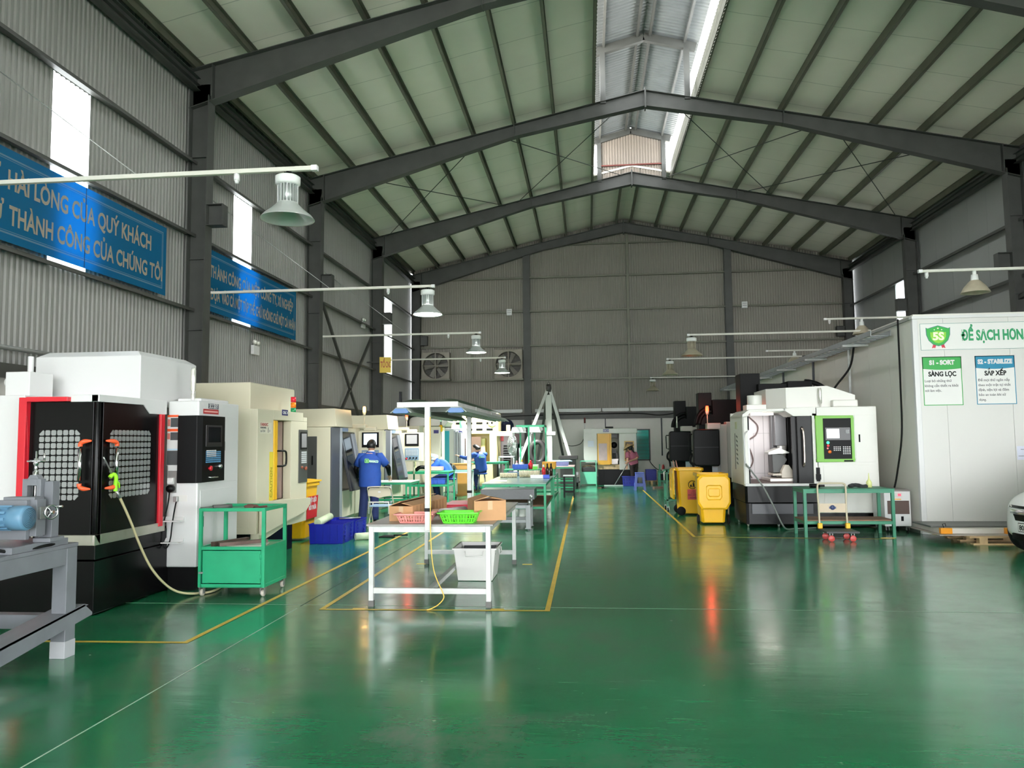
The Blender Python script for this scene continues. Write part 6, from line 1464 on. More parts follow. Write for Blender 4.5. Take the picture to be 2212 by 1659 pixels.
for k, l in enumerate(('first thin wooden rod standing in the rear yellow bin', 'second thin wooden rod standing in the rear yellow bin')):
    tag(MB().cyl((2.05+0.05*k, 17.35, 0.35), (1.86+0.06*k, 17.3, 1.18), 0.010, 8).build('wooden_rod', mat('pinkish_wood', (190, 140, 124), 0.6)), l, 'rod')
tag(MB().beam((2.78, 15.9, 0.02), (2.83, 16.1, 0.62), 0.02, 0.16).build('wooden_board', mat('dusty_board', (176, 152, 118), 0.7)), 'dusty wooden board leaning between the bin and the white machine', 'board')
cg = thing('tool_cart', 'dark green steel cart with a pale handle behind the rear yellow bin', 'cart', (1.92, 18.2, 0))
fr = MB(True)
for x in (1.78, 2.05):
    for y in (17.9, 18.5): fr.box(x-0.02, x+0.02, y-0.02, y+0.02, 0.12, 0.95)
fr.box(1.76, 2.07, 17.88, 18.52, 0.9, 0.95); fr.box(1.76, 2.07, 17.88, 18.52, 0.25, 0.29); fr.box(1.77, 1.78, 17.9, 18.5, 0.3, 0.62)
fr.build('cart_frame', DKGREEN, cg)
for x in (1.79, 2.04):
    for y in (17.92, 18.48): caster(cg, x, y, 0.045, h=0.12)
MB(True).tube([(1.77, 17.95, 0.92), (1.72, 17.92, 0.9), (1.72, 17.92, 0.72)], 0.014, 8).build('cart_handle', WHITE, cg)

# ================================================================ green right table, hand truck, chiller
simple_table('work_table', 'long green steel table with a plywood shelf in front of the white machine', 'table', 3.54, 5.0, 13.27, 13.95, 0.80, 0.05, DKGREEN, DKGREEN, [0.27], BRICKWOOD)
tag(MB().box(4.75, 4.98, 13.25, 13.30, 0, 0.004).build('floor_marking', TAPE), 'short yellow tape under the green table leg', 'floor line', None, 'structure')
tag(MB().cyl((3.74, 13.6, 0.835), (3.9, 13.6, 0.835), 0.035, 12).box(3.90, 3.98, 13.57, 13.63, 0.815, 0.85).build('hand_drill', BLACK), 'black hand tool lying at the bin end of the green right table', 'power tool')
gn = MB()
for k in range(8): gn.ball((4.42+0.035*k, 13.6+0.02*math.sin(k*2), 0.83+0.015*math.sin(k*0.8)), 0.045, 8, 6, (1.3, 0.9, 0.7))
tag(gn.build('dark_cloth', mat('dark_cloth', (44, 46, 48), 0.8)), 'dark bundled cloth on the green right table behind the hand truck', 'cloth')
tag(MB().lathe([(0.0, 0.0), (0.045, 0.0), (0.045, 0.09), (0.012, 0.14), (0.006, 0.24), (0.0, 0.24)], (4.72, 13.62, 0.801), 'z', 14).build('oil_can', mat('pale_yellow_plastic', (222, 224, 150), 0.4)), 'pale yellow oil can on the green right table', 'oil can')
tr = thing('hand_truck', 'folding platform truck with a beige tube handle standing before the green right table', 'hand truck', (3.98, 13.05, 0))
TUBE = mat('beige_tube', (190, 178, 152), 0.35)
MB(True).box(3.73, 4.24, 12.72, 13.22, 0.135, 0.165).build('platform', mat('dark_deck', (56, 56, 58), 0.5), tr, 0.006)
MB(True).tube(smooth_path([(3.765, 13.20, 0.16), (3.765, 13.22, 0.5), (3.76, 13.23, 0.83), (3.79, 13.235, 0.885), (3.85, 13.235, 0.895), (4.12, 13.235, 0.895), (4.18, 13.235, 0.885), (4.21, 13.23, 0.83), (4.205, 13.22, 0.5), (4.205, 13.20, 0.16)], 5), 0.016, 10).build('handle', TUBE, tr)
hp = MB(True).box(3.77, 4.20, 13.212, 13.226, 0.42, 0.565).build('handle_plate', mat('beige_plate', (196, 178, 152), 0.4), tr, 0.002)
MB(True).lathe([(0.0, 13.207), (0.04, 13.207), (0.04, 13.212), (0.0, 13.212)], (3.985, 0, 0.50), 'y', 20).box(3.93, 4.04, 13.208, 13.212, 0.48, 0.515).build('maker_badge', mat('navy_badge', (60, 70, 110), 0.4), hp)
for x in (3.765, 4.205): MB(True).box(x-0.035, x+0.035, 13.15, 13.22, 0.165, 0.25).build('yellow_bracket', YELLOW, tr, 0.008)
for x in (3.82, 4.15):
    for y in (12.80, 13.12): caster(tr, x, y, 0.05, mat('red_wheel', (190, 70, 66), 0.4), h=0.135, ax='y')
ch = thing('chiller_cabinet', 'white wheeled chiller cabinet with a brown filter grille beside the white room wall', 'chiller', (5.35, 14.45, 0))
MB(True).box(5.12, 5.56, 14.2, 14.75, 0.10, 0.71).build('cabinet_body', WHITE, ch, 0.008)
MB(True).box(5.11, 5.57, 14.19, 14.76, 0.70, 0.73).build('cabinet_top', mat('dusty_grey_top', (128, 122, 118), 0.6), ch)
MB(True).box(5.17, 5.53, 14.19, 14.2, 0.31, 0.54).build('filter_grille', mat('brown_filter', (92, 74, 68), 0.7), ch)
MB(True).box(5.26, 5.42, 14.192, 14.2, 0.60, 0.68).build('display_panel', mat('pale_panel', (206, 204, 200), 0.4), ch)
MB(True).box(5.35, 5.40, 14.188, 14.192, 0.62, 0.66).build('red_display', mat('red_display_lit', (255, 70, 90), 0.3, emit=1.2), ch)
MB(True).box(5.27, 5.40, 14.192, 14.2, 0.555, 0.575).build('amber_sticker', mat('amber_sticker', (236, 180, 90), 0.5), ch)
MB(True).box(5.39, 5.43, 14.192, 14.2, 0.19, 0.27).build('switches', BLACK, ch)
for x in (5.17, 5.51):
    for y in (14.25, 14.70): caster(ch, x, y, 0.035, h=0.10)
place(ch, (5.35, 14.33, 0))

# ================================================================ the white room
RP = mat('white_room_panel', (214, 212, 208), 0.45, var=0.02, vscale=1)
RG = mat('grey_room_panel', (216, 214, 206), 0.4, var=0.03, vscale=1)
BX, BYF, BZ = 5.62, 13.77, 3.67
mb = MB(); x = BX
for xe in (6.11, 7.17, 8.22, 9.28, 10.50): mb.box(x+0.003, xe-0.003, BYF, BYF+0.06, 0.0, BZ); x = xe
mb.box(BX, 10.5, BYF+0.01, BYF+0.05, 0.0, BZ)
tag(mb.build('wall_room_front', RP), kind='structure')
mb = MB(); y = BYF+0.06
while y < YB-0.3:
    ye = min(y+1.05, YB-0.26); mb.box(BX, BX+0.06, y+0.003, ye-0.003, 0, BZ); y = ye
mb.box(BX+0.01, BX+0.05, BYF+0.06, YB-0.26, 0, BZ)
tag(mb.build('wall_room_side', RG), kind='structure')
tag(MB().box(BX, WR-0.2, BYF, YB-0.3, BZ, BZ+0.08).build('ceiling_room', RG), kind='structure')
tag(MB().box(BX-0.02, BX+0.07, BYF-0.015, BYF+0.075, 0, BZ).build('trim_3', WHITE, None, 0.01), kind='structure')
tag(MB().box(BX-0.03, 10.5, BYF-0.03, BYF+0.09, BZ, BZ+0.05).build('trim_4', WHITE), kind='structure')
tag(MB().box(BX-0.03, BX+0.09, BYF+0.09, YB-0.3, BZ, BZ+0.05).build('trim_5', mat('grey_aluminium', (150, 150, 146), 0.4)), kind='structure')
tag(MB().box(BX-0.02, BX, BYF+0.09, YB-0.3, 0, 0.06).build('baseboard_room', mat('dark_grey_aluminium', (88, 90, 86), 0.4)), kind='structure')
# posters on the white room
POST = mat('poster_white', (226, 225, 222), 0.5); TEALL = mat('teal_print', (54, 122, 112), 0.5)
SGREEN = mat('shield_green', (38, 168, 62), 0.45); LGREEN = mat('shield_light_green', (136, 202, 52), 0.45); TXG = mat('green_print', (40, 150, 96), 0.5)
yv = BYF-0.002
bn = thing('wall_banner', 'wide white banner with a green shield and green lettering along the white room top', 'banner', (7.5, BYF, 3.35))
MB(True).box(5.72, 9.6, yv-0.002, yv, 3.12, 3.59).build('banner_sheet', POST, bn)
frame_rect(MB(True), 'y', yv-0.002, 5.725, 9.595, 3.125, 3.585, 0.006, 0.002).build('border', TEALL, bn)
def shield(cx, cz, w, h):
    pts = []
    for x, z in ((-0.5, 0.40), (-0.42, 0.36), (-0.25, 0.42), (0, 0.5), (0.25, 0.42), (0.42, 0.36), (0.5, 0.40), (0.49, 0.05), (0.40, -0.22), (0.22, -0.42), (0, -0.5), (-0.22, -0.42), (-0.40, -0.22), (-0.49, 0.05)): pts.append((cx+x*w, cz+z*h))
    return pts
sh = MB(True).prism(shield(6.02, 3.37, 0.40, 0.36), 'y', yv-0.006, yv-0.002).build('shield', TEALL, bn)
MB(True).prism(shield(6.02, 3.37, 0.375, 0.335), 'y', yv-0.008, yv-0.006).build('shield_field', SGREEN, sh)
MB(True).prism(shield(6.02, 3.35, 0.26, 0.22), 'y', yv-0.0085, yv-0.008).build('shield_glow_print', LGREEN, sh)
text_mesh([('5S', 0.135, (6.02, yv-0.0095, 3.30), 'CENTER', 1.05, FRONT, 0.008)], mat('cream_print', (244, 244, 214), 0.5), 'lettering', sh)
st = MB(True)
for x, z, r in ((5.96, 3.475, 0.014), (6.02, 3.50, 0.02), (6.08, 3.475, 0.014)):
    st.prism([(x+r*(1 if k % 2 == 0 else 0.42)*math.sin(k*math.pi/5), z+r*(1 if k % 2 == 0 else 0.42)*math.cos(k*math.pi/5)) for k in range(10)], 'y', yv-0.010, yv-0.008)
st.build('stars', mat('cream_print', (244, 244, 214), 0.5), sh)
MB(True).prism([(5.93, 3.22), (5.98, 3.21), (5.96, 3.155), (5.945, 3.17), (5.91, 3.155)], 'y', yv-0.005, yv-0.002).prism([(6.06, 3.21), (6.11, 3.22), (6.13, 3.155), (6.095, 3.17), (6.08, 3.155)], 'y', yv-0.005, yv-0.002).build('red_ribbons', mat('ribbon_red', (212, 50, 72), 0.5), sh)
text_mesh([('ĐỂ SẠCH HƠN,', 0.175, (6.40, yv-0.004, 3.285), 'LEFT', 0.62, FRONT, 0.010)], TXG, 'lettering', bn)
def poster(label, x0, x1, z0, z1, hm, head, sub, body, bx):
    t = thing('wall_poster', label, 'poster', ((x0+x1)/2, BYF, (z0+z1)/2))
    cx = (x0+x1)/2
    MB(True).box(x0, x1, yv-0.002, yv, z0, z1).build('poster_sheet', POST, t)
    r = 0.03
    frame_rect(MB(True), 'y', yv-0.002, x0, x1, z0, z1, 0.012, 0.002).build('border', hm, t)
    pts = [(x0, z1-0.205), (x0, z1), (x1, z1), (x1, z1-0.205)] + [(x1-(x1-x0)*k/8, z1-0.205-0.022*math.sin(math.pi*k/8)) for k in range(1, 8)]
    MB(True).prism(pts, 'y', yv-0.004, yv-0.0025).build('header', hm, t)
    text_mesh([(head, 0.075, (cx, yv-0.006, z1-0.135), 'CENTER', 0.92 if len(head) < 10 else 0.86, FRONT, 0.006)], WHITE, 'heading', t)
    text_mesh([(sub, 0.08, (cx, yv-0.004, z1-0.335), 'CENTER', 0.85, FRONT, 0.004)], BLACK, 'subtitle', t)
    n = max(len(s) for s in body)
    text_mesh([(s, 0.043, (bx, yv-0.004, z1-0.435-0.083*i), 'LEFT', 0.98*((x1-x0)-0.05)/0.60 if len(s) > 14 else 0.9, FRONT, 0.0005) for i, s in enumerate(body)], mat('grey_print', (96, 96, 100), 0.6), 'body_text', t)
poster('white poster headed S1 SORT with a green header on the white room wall', 5.735, 6.375, 2.175, 3.01, mat('poster_green', (40, 158, 66), 0.45), 'S1 - SORT', 'SÀNG LỌC', ['Loại bỏ những thứ', 'không cần thiết ra khỏi', 'nơi làm việc.'], 5.76)
poster('white poster headed S2 STABILIZE with a blue header on the white room wall', 6.595, 7.235, 2.18, 3.01, mat('poster_teal', (12, 128, 162), 0.45), 'S2 - STABILIZE', 'SẮP XẾP', ['Để mọi thứ ngăn nắp', 'theo một trật tự nhất', 'định, tiện lợi và đảm', 'bảo an toàn khi sử', 'dụng.'], 6.63)
pp = thing('paper_notice', 'small white paper notice stuck low on the white room wall at the picture edge', 'notice', (7.45, BYF, 1.35))
MB(True).box(7.19, 7.75, yv-0.002, yv, 1.24, 1.47).build('notice_sheet', mat('bluish_paper', (216, 218, 234), 0.6), pp)
bars = MB(True)
for k, (a, c_) in enumerate(((7.25, 7.68), (7.30, 7.6), (7.21, 7.72))): bars.box(a, c_, yv-0.003, yv-0.002, 1.41-0.055*k, 1.418-0.055*k)
bars.build('printed_lines', mat('grey_print', (96, 96, 100), 0.6), pp)
# cables and tray on the room side
tag(MB().tube(smooth_path([(5.60, 14.35, 3.74), (5.575, 14.30, 3.62), (5.57, 14.30, 2.6), (5.56, 14.32, 1.7), (5.50, 14.45, 1.0), (5.46, 14.5, 0.74)], 7), 0.016, 8).build('black_cable', RUBBER), 'thick black cable hanging down the white room side to the chiller', 'cable')
ty = thing('cable_tray', 'ladder cable tray running along the top of the white room side wall', 'cable tray', (5.45, 22, 3.6))
mb = MB(True).box(5.20, 5.215, 14.6, 30.8, 3.50, 3.60).box(5.55, 5.565, 14.6, 30.8, 3.50, 3.60)
mb.build('side_rails', GREYST, ty)
mb = MB(True)
for k in range(54): mb.box(5.2, 5.56, 14.7+0.3*k, 14.74+0.3*k, 3.505, 3.52)
mb.build('rungs', GREYST, ty)['kind'] = 'stuff'
for k in range(6): MB(True).box(5.12, 5.62, 15.9+2.7*k, 15.95+2.7*k, 3.46, 3.50).build('support_bracket', ALU, ty)
for x, y, z0, l in ((5.56, 16.9, 2.2, 'pale conduit pipe dropping from the cable tray behind the white machine'), (5.53, 19.4, 2.3, 'dark green conduit pipe dropping from the cable tray further back'), (5.53, 22.3, 2.2, 'dark pipe dropping from the cable tray beside the far machines')):
    tag(MB().cyl((x, y, z0), (x, y, 3.5), 0.03, 10).build('conduit_pipe', ALU if y < 17 else DKGREY), l, 'pipe')
tag(MB().tube(smooth_path([(5.5, 16.4, 3.5), (5.44, 16.5, 3.1), (5.2, 16.6, 2.75), (4.95, 16.3, 2.52)], 6), 0.022, 8).build('black_cable', RUBBER), 'black cable sagging from the tray into the white machine', 'cable')
# sheet stack on the pallet
pl = thing('wooden_pallet', 'low wooden pallet on the floor in front of the white room', 'pallet', (6.5, 12.95, 0))
for k in range(6): MB(True).box(5.75, 7.2, 12.45+0.17*k, 12.55+0.17*k, 0.10, 0.122).build('deck_board', WOOD, pl)
for x in (5.95, 6.5, 7.05):
    for y in (12.5, 12.92, 13.35): MB(True).box(x-0.06, x+0.06, y-0.05, y+0.05, 0.02, 0.10).build('block', WOOD, pl)
for y in (12.5, 12.92, 13.35): MB(True).box(5.8, 7.2, y-0.05, y+0.05, 0.0, 0.02).build('bottom_board', WOOD, pl)
sh = thing('sheet_stack', 'stack of pale sheets on the wooden pallet with orange corner clamps', 'sheet stack', (6.2, 13.1, 0.123))
MB(True).box(5.36, 7.3, 12.55, 13.65, 0.123, 0.135).build('bottom_sheet', mat('dusty_sheet_grey', (170, 160, 150), 0.6), sh)
MB(True).box(5.45, 7.25, 12.75, 13.6, 0.135, 0.21).build('pale_sheets', mat('pale_sheet_stack', (214, 208, 200), 0.5), sh)
MB(True).box(5.38, 7.3, 12.9, 13.6, 0.21, 0.235).build('top_bar', mat('dark_grey_aluminium', (88, 90, 86), 0.4), sh)
for x in (5.44, 6.40):
    c_ = MB(True).box(x, x+0.17, 12.68, 12.76, 0.136, 0.225).build('corner_clamp', mat('orange_yellow_plastic', (232, 150, 20), 0.4), sh, 0.006)
    MB(True).tube([(x+0.06, 12.72, 0.22), (x+0.05, 12.74, 0.28), (x+0.09, 12.74, 0.29), (x+0.09, 12.72, 0.25)], 0.006, 6).build('wire_loop', BLACK, c_)

# ================================================================ white car at the picture edge
CARW = mat('white_car_paint', (226, 226, 224), 0.18, var=0.01)
car = thing('car', 'white hatchback parked at the picture edge before the white room', 'car', (7.3, 11.25, 0), math.radians(180+15))
# local axes: +X is the nose direction
def ring(x, hw, z0, z1, crown=0.06, tum=0.92):
    return [(x, -hw*0.96, z0), (x, hw*0.96, z0), (x, hw, z0+0.18), (x, hw*0.99, z0+(z1-z0)*0.55), (x, hw*tum, z1-crown), (x, hw*0.5, z1), (x, -hw*0.5, z1), (x, -hw*tum, z1-crown), (x, -hw*0.99, z0+(z1-z0)*0.55), (x, -hw, z0+0.18)]
stn = [(1.53, 0.34, 0.26, 0.64), (1.46, 0.52, 0.22, 0.76), (1.34, 0.68, 0.20, 0.84), (1.1, 0.80, 0.20, 0.92), (0.6, 0.86, 0.20, 0.98), (0.1, 0.86, 0.20, 1.02), (-0.9, 0.86, 0.20, 1.02), (-1.7, 0.85, 0.22, 1.02), (-2.1, 0.80, 0.26, 0.98), (-2.22, 0.70, 0.32, 0.85)]
vs = []; fs = []
for s in stn: vs += [Vector(p) for p in ring(*s)]
for k in range(len(stn)-1):
    for i in range(10):
        j = (i+1) % 10; fs.append((k*10+i, k*10+j, k*10+10+j, k*10+10+i))
fs.append(tuple(range(10))); n = (len(stn)-1)*10; fs.append(tuple(n+i for i in reversed(range(10))))
o = MB().add(vs, fs, True).build('car_body', CARW, car)
md = o.modifiers.new('round', 'SUBSURF'); md.levels = 2; md.render_levels = 2
gh = [(0.55, 0.70, 0.98, 1.0), (0.0, 0.66, 0.98, 1.38), (-0.4, 0.64, 0.98, 1.48), (-1.4, 0.63, 0.98, 1.46), (-2.0, 0.60, 0.96, 1.15)]
vs = []; fs = []
for x, hw, z0, z1 in gh: vs += [(x, -hw-0.1, z0), (x, hw+0.1, z0), (x, hw, z1), (x, -hw, z1)]
for k in range(len(gh)-1):
    for i in range(4):
        j = (i+1) % 4; fs.append((k*4+i, k*4+j, k*4+4+j, k*4+4+i))
fs += [(0,1,2,3), (19,18,17,16)]
MB().add(vs, fs).build('windows', mat('dark_car_glass', (24, 28, 30), 0.06), car, 0.02)
MB().box(-1.5, -0.3, -0.6, 0.6, 1.46, 1.50).build('roof', CARW, car, 0.02)
for x in (0.85, -1.4):
    for s in (-1, 1):
        wv = MB().lathe([(0.0, -0.09), (0.2, -0.09), (0.29, -0.08), (0.30, -0.04), (0.30, 0.04), (0.29, 0.08), (0.0, 0.08)], (x, s*0.80, 0.30), 'y', 24).build('tire', RUBBER, car)
        MB().lathe([(0.0, s*0.095), (0.18, s*0.095), (0.2, s*0.08)], (x, s*0.80, 0.30), 'y', 20).build('wheel_rim', ZINC, wv)
nose = lambda y, z, d=0.0: (1.54 + d - 0.17*(abs(y)/0.62)**2.2 - 0.05*max(0, (z-0.62)/0.1), y, z)
def nose_patch(ys, zs, name, m, d):
    v = [nose(y, z, d) for z in zs for y in ys]; w_ = len(ys)
    return MB().add(v, [(r*w_+i, r*w_+i+1, r*w_+w_+i+1, r*w_+w_+i) for r in range(len(zs)-1) for i in range(w_-1)], True).build(name, m, car)
yy = [-0.42+0.07*k for k in range(13)]
g_ = nose_patch(yy, (0.50, 0.53, 0.56, 0.585), 'upper_grille', GLOSSBLK, 0.012)
nose_patch([-0.5+0.05*k for k in range(21)], (0.665, 0.70), 'hood_gap', GLOSSBLK, 0.02)
nose_patch(yy, (0.24, 0.28, 0.33), 'lower_grille', GLOSSBLK, 0.012)
nose_patch([-0.44+0.08*k for k in range(12)], (0.59, 0.615, 0.645), 'chrome_bar', CHROME, 0.018)
em = MB(); E = lambda y, z: (1.535, y, z)
em.tube([E(-0.075, 0.655), E(-0.06, 0.58), E(0.06, 0.58), E(0.075, 0.655)], 0.007, 6, True); em.tube([E(-0.045, 0.65), E(-0.035, 0.585)], 0.009, 6); em.tube([E(0.045, 0.65), E(0.035, 0.585)], 0.009, 6); em.tube([E(-0.04, 0.615), E(0.04, 0.615)], 0.009, 6)
em.build('chrome_emblem', CHROME, car)
pt = MB().box(1.515, 1.53, -0.26, 0.26, 0.355, 0.475).build('number_plate', mat('plate_frame_black', (20, 20, 20), 0.4), car, 0.004)
MB().box(1.53, 1.533, -0.25, 0.25, 0.365, 0.465).build('plate_face', mat('plate_white', (216, 216, 210), 0.4), pt)
text_mesh([('80A-549', 0.07, (1.5345, -0.235, 0.38), 'LEFT', 0.82, (math.pi/2, 0, math.pi/2), 0.001)], BLACK, 'plate_lettering', pt, False)
for s in (-1, 1): MB().ball((1.22, s*0.52, 0.66), 0.11, 14, 10, (0.9, 1.2, 0.5)).build('headlight', mat('headlight_glass', (206, 212, 216), 0.08, 0.4), car)
# ================================================================ hanging lamps on their arms
LAMPG = mat('lamp_aluminium', (196, 200, 198), 0.32, 0.5, var=0.05, vscale=9)
LAMPI = mat('lamp_inner_white', (214, 226, 216), 0.4)
LAMPLIT = mat('lit_lamp_lens', (255, 255, 250), 0.4, emit=14.0)
ARM = mat('pale_arm_paint', (198, 196, 186), 0.45, var=0.06, vscale=3)
def high_bay(label, x, y, ztop, lit, r=0.265, energy=150, dust=None):
    t = thing('high_bay_lamp', label, 'lamp', (x, y, ztop), 0, 'hanging high bay lamps')
    g = dust or LAMPG
    MB().lathe([(0.0, -0.055), (0.02, -0.055), (0.02, 0.0), (0.0, 0.0)], (0,0,0), 'z', 10).tube([(0.035*math.cos(k*math.pi/6), 0, -0.02+0.035*math.sin(k*math.pi/6)) for k in range(12)], 0.008, 6, True).build('hook', BLACK, t)
    MB().lathe([(0.0, -0.05), (0.11, -0.05), (0.125, -0.06), (0.125, -0.13), (0.10, -0.145), (0.0, -0.145)], (0,0,0), 'z', 24).build('driver_cap', mat('pale_cap', (216, 218, 216), 0.4), t)
    f = MB().cyl((0, 0, -0.33), (0, 0, -0.14), 0.07, 16)
    for k in range(20):
        a = 2*math.pi*k/20; f.cbox((0.083*math.cos(a), 0.083*math.sin(a), -0.235), (0.04, 0.006, 0.19), a)
    f.build('cooling_fins', g, t)
    n = 32
    s = MB().lathe([(0.10, -0.325), (0.105, -0.335), (0.17, -0.40), (r*0.93, -0.465), (r, -0.49), (r+0.004, -0.495), (r-0.01, -0.488), (r*0.91, -0.458), (0.16, -0.392), (0.09, -0.335)], (0,0,0), 'z', n).build('reflector', g, t)
    if lit:
        MB().lathe([(0.0, -0.482), (r*0.94, -0.482), (r*0.94, -0.487), (0.0, -0.487)], (0,0,0), 'z', n).build('lens', LAMPLIT, t)
        l = bpy.data.lights.new('high_bay_light', 'SPOT'); l.energy = energy*4; l.spot_size = math.radians(128); l.spot_blend = 0.35; l.shadow_soft_size = 0.16; l.color = (0.96, 1.0, 0.98)
        o = bpy.data.objects.new('high_bay_light', l); COL.objects.link(o); o.location = (x, y, ztop-0.56)
    else:
        MB().lathe([(0.0, -0.342), (0.088, -0.342), (0.088, -0.347), (0.0, -0.347)], (0,0,0), 'z', n).build('unlit_led_plate', LAMPI, t)
    return t
def arm(label, x0, x1, y, z, m=ARM, stay=None, pir=None):
    t = thing('lamp_arm', label, 'lamp arm', (x0, y, z), 0, 'lamp arms reaching out from the walls')
    w = 0.025
    MB(True).box(min(x0, x1), max(x0, x1), y-w, y+w, z, z+0.045).build('arm_tube', m, t, 0.004)
    MB(True).box(x1-0.03, x1+0.03, y-w-0.004, y+w+0.004, z-0.004, z+0.049).build('end_cap', WHITE, t)
    if stay: MB(True).cyl((stay[0], y, stay[1]), (stay[2], y, z+0.04), 0.006, 6).build('stay_wire', ZINC, t)
    if pir: MB(True).cyl((pir, y, z-0.07), (pir, y, z), 0.03, 12).lathe([(0.0, z-0.10), (0.018, z-0.10), (0.024, z-0.07)], (pir, y, 0), 'z', 12).build('light_sensor', WHITE, t)
    return t
YA = [7.37, 13.37, 19.37, 25.37]
for k, y in enumerate(YA):
    nm = ['in front of the big blue banner', 'in front of the second blue banner', 'before the wall bracing', 'farthest, near the exhaust fans'][k]
    arm('pale square arm for a hanging lamp, %s' % nm, WL+0.02, -2.70, y, 4.40, stay=(WL+0.3, 6.2, -4.6) if k < 3 else None, pir=-3.52)
ls = ['unlit grey high bay lamp, large, hanging in front of the banner wall', 'lit high bay lamp hanging left of the back wall, above the standing man', 'lit high bay lamp hanging above the tall lamp post canopy', 'lit high bay lamp hanging in front of the exhaust fan']
for k, y in enumerate(YA): high_bay(ls[k], -2.98 if k == 0 else -2.80, y, 4.40, k > 0, energy=[0, 110, 280, 520][k])
for k, (y, x1) in enumerate(((19.2, 2.52), (25.2, 2.62), (31.0, 2.55))):
    nm = ['nearest of three', 'middle of three', 'farthest of three'][k]
    a = arm('pale square arm reaching in from the white room roof, %s' % nm, 6.95, x1, y, [4.19, 4.22, 4.08][k])
    MB(True).box(6.85, 6.95, y-0.03, y+0.03, 3.75, [4.19, 4.22, 4.08][k]+0.045).build('arm_post', STEEL, a)
    high_bay('unlit dusty high bay lamp %s' % ['nearest of three before the back wall', 'middle of three before the back wall', 'farthest of three by the back wall'][k], x1+0.07, y, [4.19, 4.22, 4.08][k], False, dust=mat('dusty_lamp_aluminium', (168, 160, 140), 0.45, 0.3, var=0.1, vscale=9))
BELL = mat('dusty_bell_shade', (168, 158, 138), 0.5, 0.2, var=0.1, vscale=9)
for k, (y, x1, z) in enumerate(((13.34, 5.60, 4.39), (19.34, 5.84, 4.52), (25.34, 5.8, 4.43))):
    arm('thin pale arm over the white room roof, %s' % ['nearest the camera', 'above the bright wall strip', 'farthest, short and faint'][k], WR-0.02, x1, y, z, pir=x1+0.10 if k < 2 else None)
    t = thing('bell_lamp', 'unlit dusty bell shaped lamp over the white room, %s' % ['nearest the picture edge', 'beside the bright wall strip', 'farthest and smallest'][k], 'lamp', (x1+0.86, y, z), 0, 'bell lamps over the white room')
    MB().cyl((0, 0, -0.10), (0, 0, 0.0), 0.03, 12).lathe([(0.0, -0.06), (0.05, -0.06), (0.06, -0.16), (0.07, -0.18)], (0,0,0), 'z', 18).build('lamp_holder', mat('pale_cap', (216, 218, 216), 0.4), t)
    MB().lathe([(0.07, -0.16), (0.10, -0.19), (0.17, -0.27), (0.22, -0.36), (0.225, -0.37), (0.21, -0.355), (0.16, -0.27), (0.09, -0.19), (0.0, -0.18)], (0,0,0), 'z', 28).build('bell_shade', BELL, t)
# ================================================================ banners, signs and fittings on the walls
def banner_mat(name, rgb):
    return mat(name, rgb, 0.5, trans=0.6)
BB = banner_mat('blue_banner_vinyl', (2, 128, 178)); BT = banner_mat('banner_cream_print', (214, 204, 186)); BBD = banner_mat('banner_border_print', (130, 172, 196))
def banner(label, y0, y1, z0, z1, lines, seam):
    X = WL+0.10
    t = thing('wall_banner', label, 'banner', (X, (y0+y1)/2, (z0+z1)/2))
    MB(True).box(X-0.003, X, y0, y1, z0, z1).build('banner_sheet', BB, t)
    m = 0.10; bd = MB(True)
    for (w, off) in ((0.022, m), (0.008, m+0.035)):
        for (a, b_, c, d) in ((y0+off, y1-off, z0+off, z0+off+w), (y0+off, y1-off, z1-off-w, z1-off), (y0+off, y0+off+w, z0+off, z1-off), (y1-off-w, y1-off, z0+off, z1-off)):
            bd.quad((X+0.002, a, c), (X+0.002, b_, c), (X+0.002, b_, d), (X+0.002, a, d))
    bd.build('border', BBD, t)
    for s in seam: MB(True).box(X, X+0.004, s-0.006, s+0.006, z0, z1).build('seam', mat('banner_seam', (16, 50, 80), 0.6), t)
    text_mesh([(s, h, (X+0.003, y, z), 'LEFT', sx, EAST, 0.008) for (s, h, y, z, sx) in lines], BT, 'lettering', t, depth=0.0005)
def fl3(s, h, ya, yb, z): return (s, h, ya, z, (yb-ya,))
banner('big blue banner with two lines of cream capitals on the corrugated wall, nearest the camera', 5.2, 12.28, 4.17, 5.34,
       [fl3('SỰ', 0.25, 8.18, 8.54, 4.84), fl3('HÀI LÒNG CỦA QUÝ KHÁCH', 0.25, 8.66, 11.81, 4.84), fl3('LÀ SỰ', 0.25, 7.75, 8.60, 4.40), fl3('THÀNH CÔNG CỦA CHÚNG TÔI', 0.25, 8.71, 12.17, 4.40)], (10.16,))
banner('second blue banner with smaller cream capitals, half hidden behind the dark wall column', 13.35, 18.15, 4.17, 5.36,
       [fl3('SỰ TH', 0.235, 13.55, 14.05, 4.84), fl3('ÀNH CÔNG CỦA MỘT CÔNG TY, XÍ NGHIỆP', 0.235, 14.09, 17.96, 4.84), fl3('DỰA', 0.22, 13.85, 14.22, 4.41), fl3('VÀO CẢ MỘT TẬP THỂ CHỨ KHÔNG CHỈ MỘT CÁ NHÂN', 0.22, 14.30, 18.11, 4.41)], ())
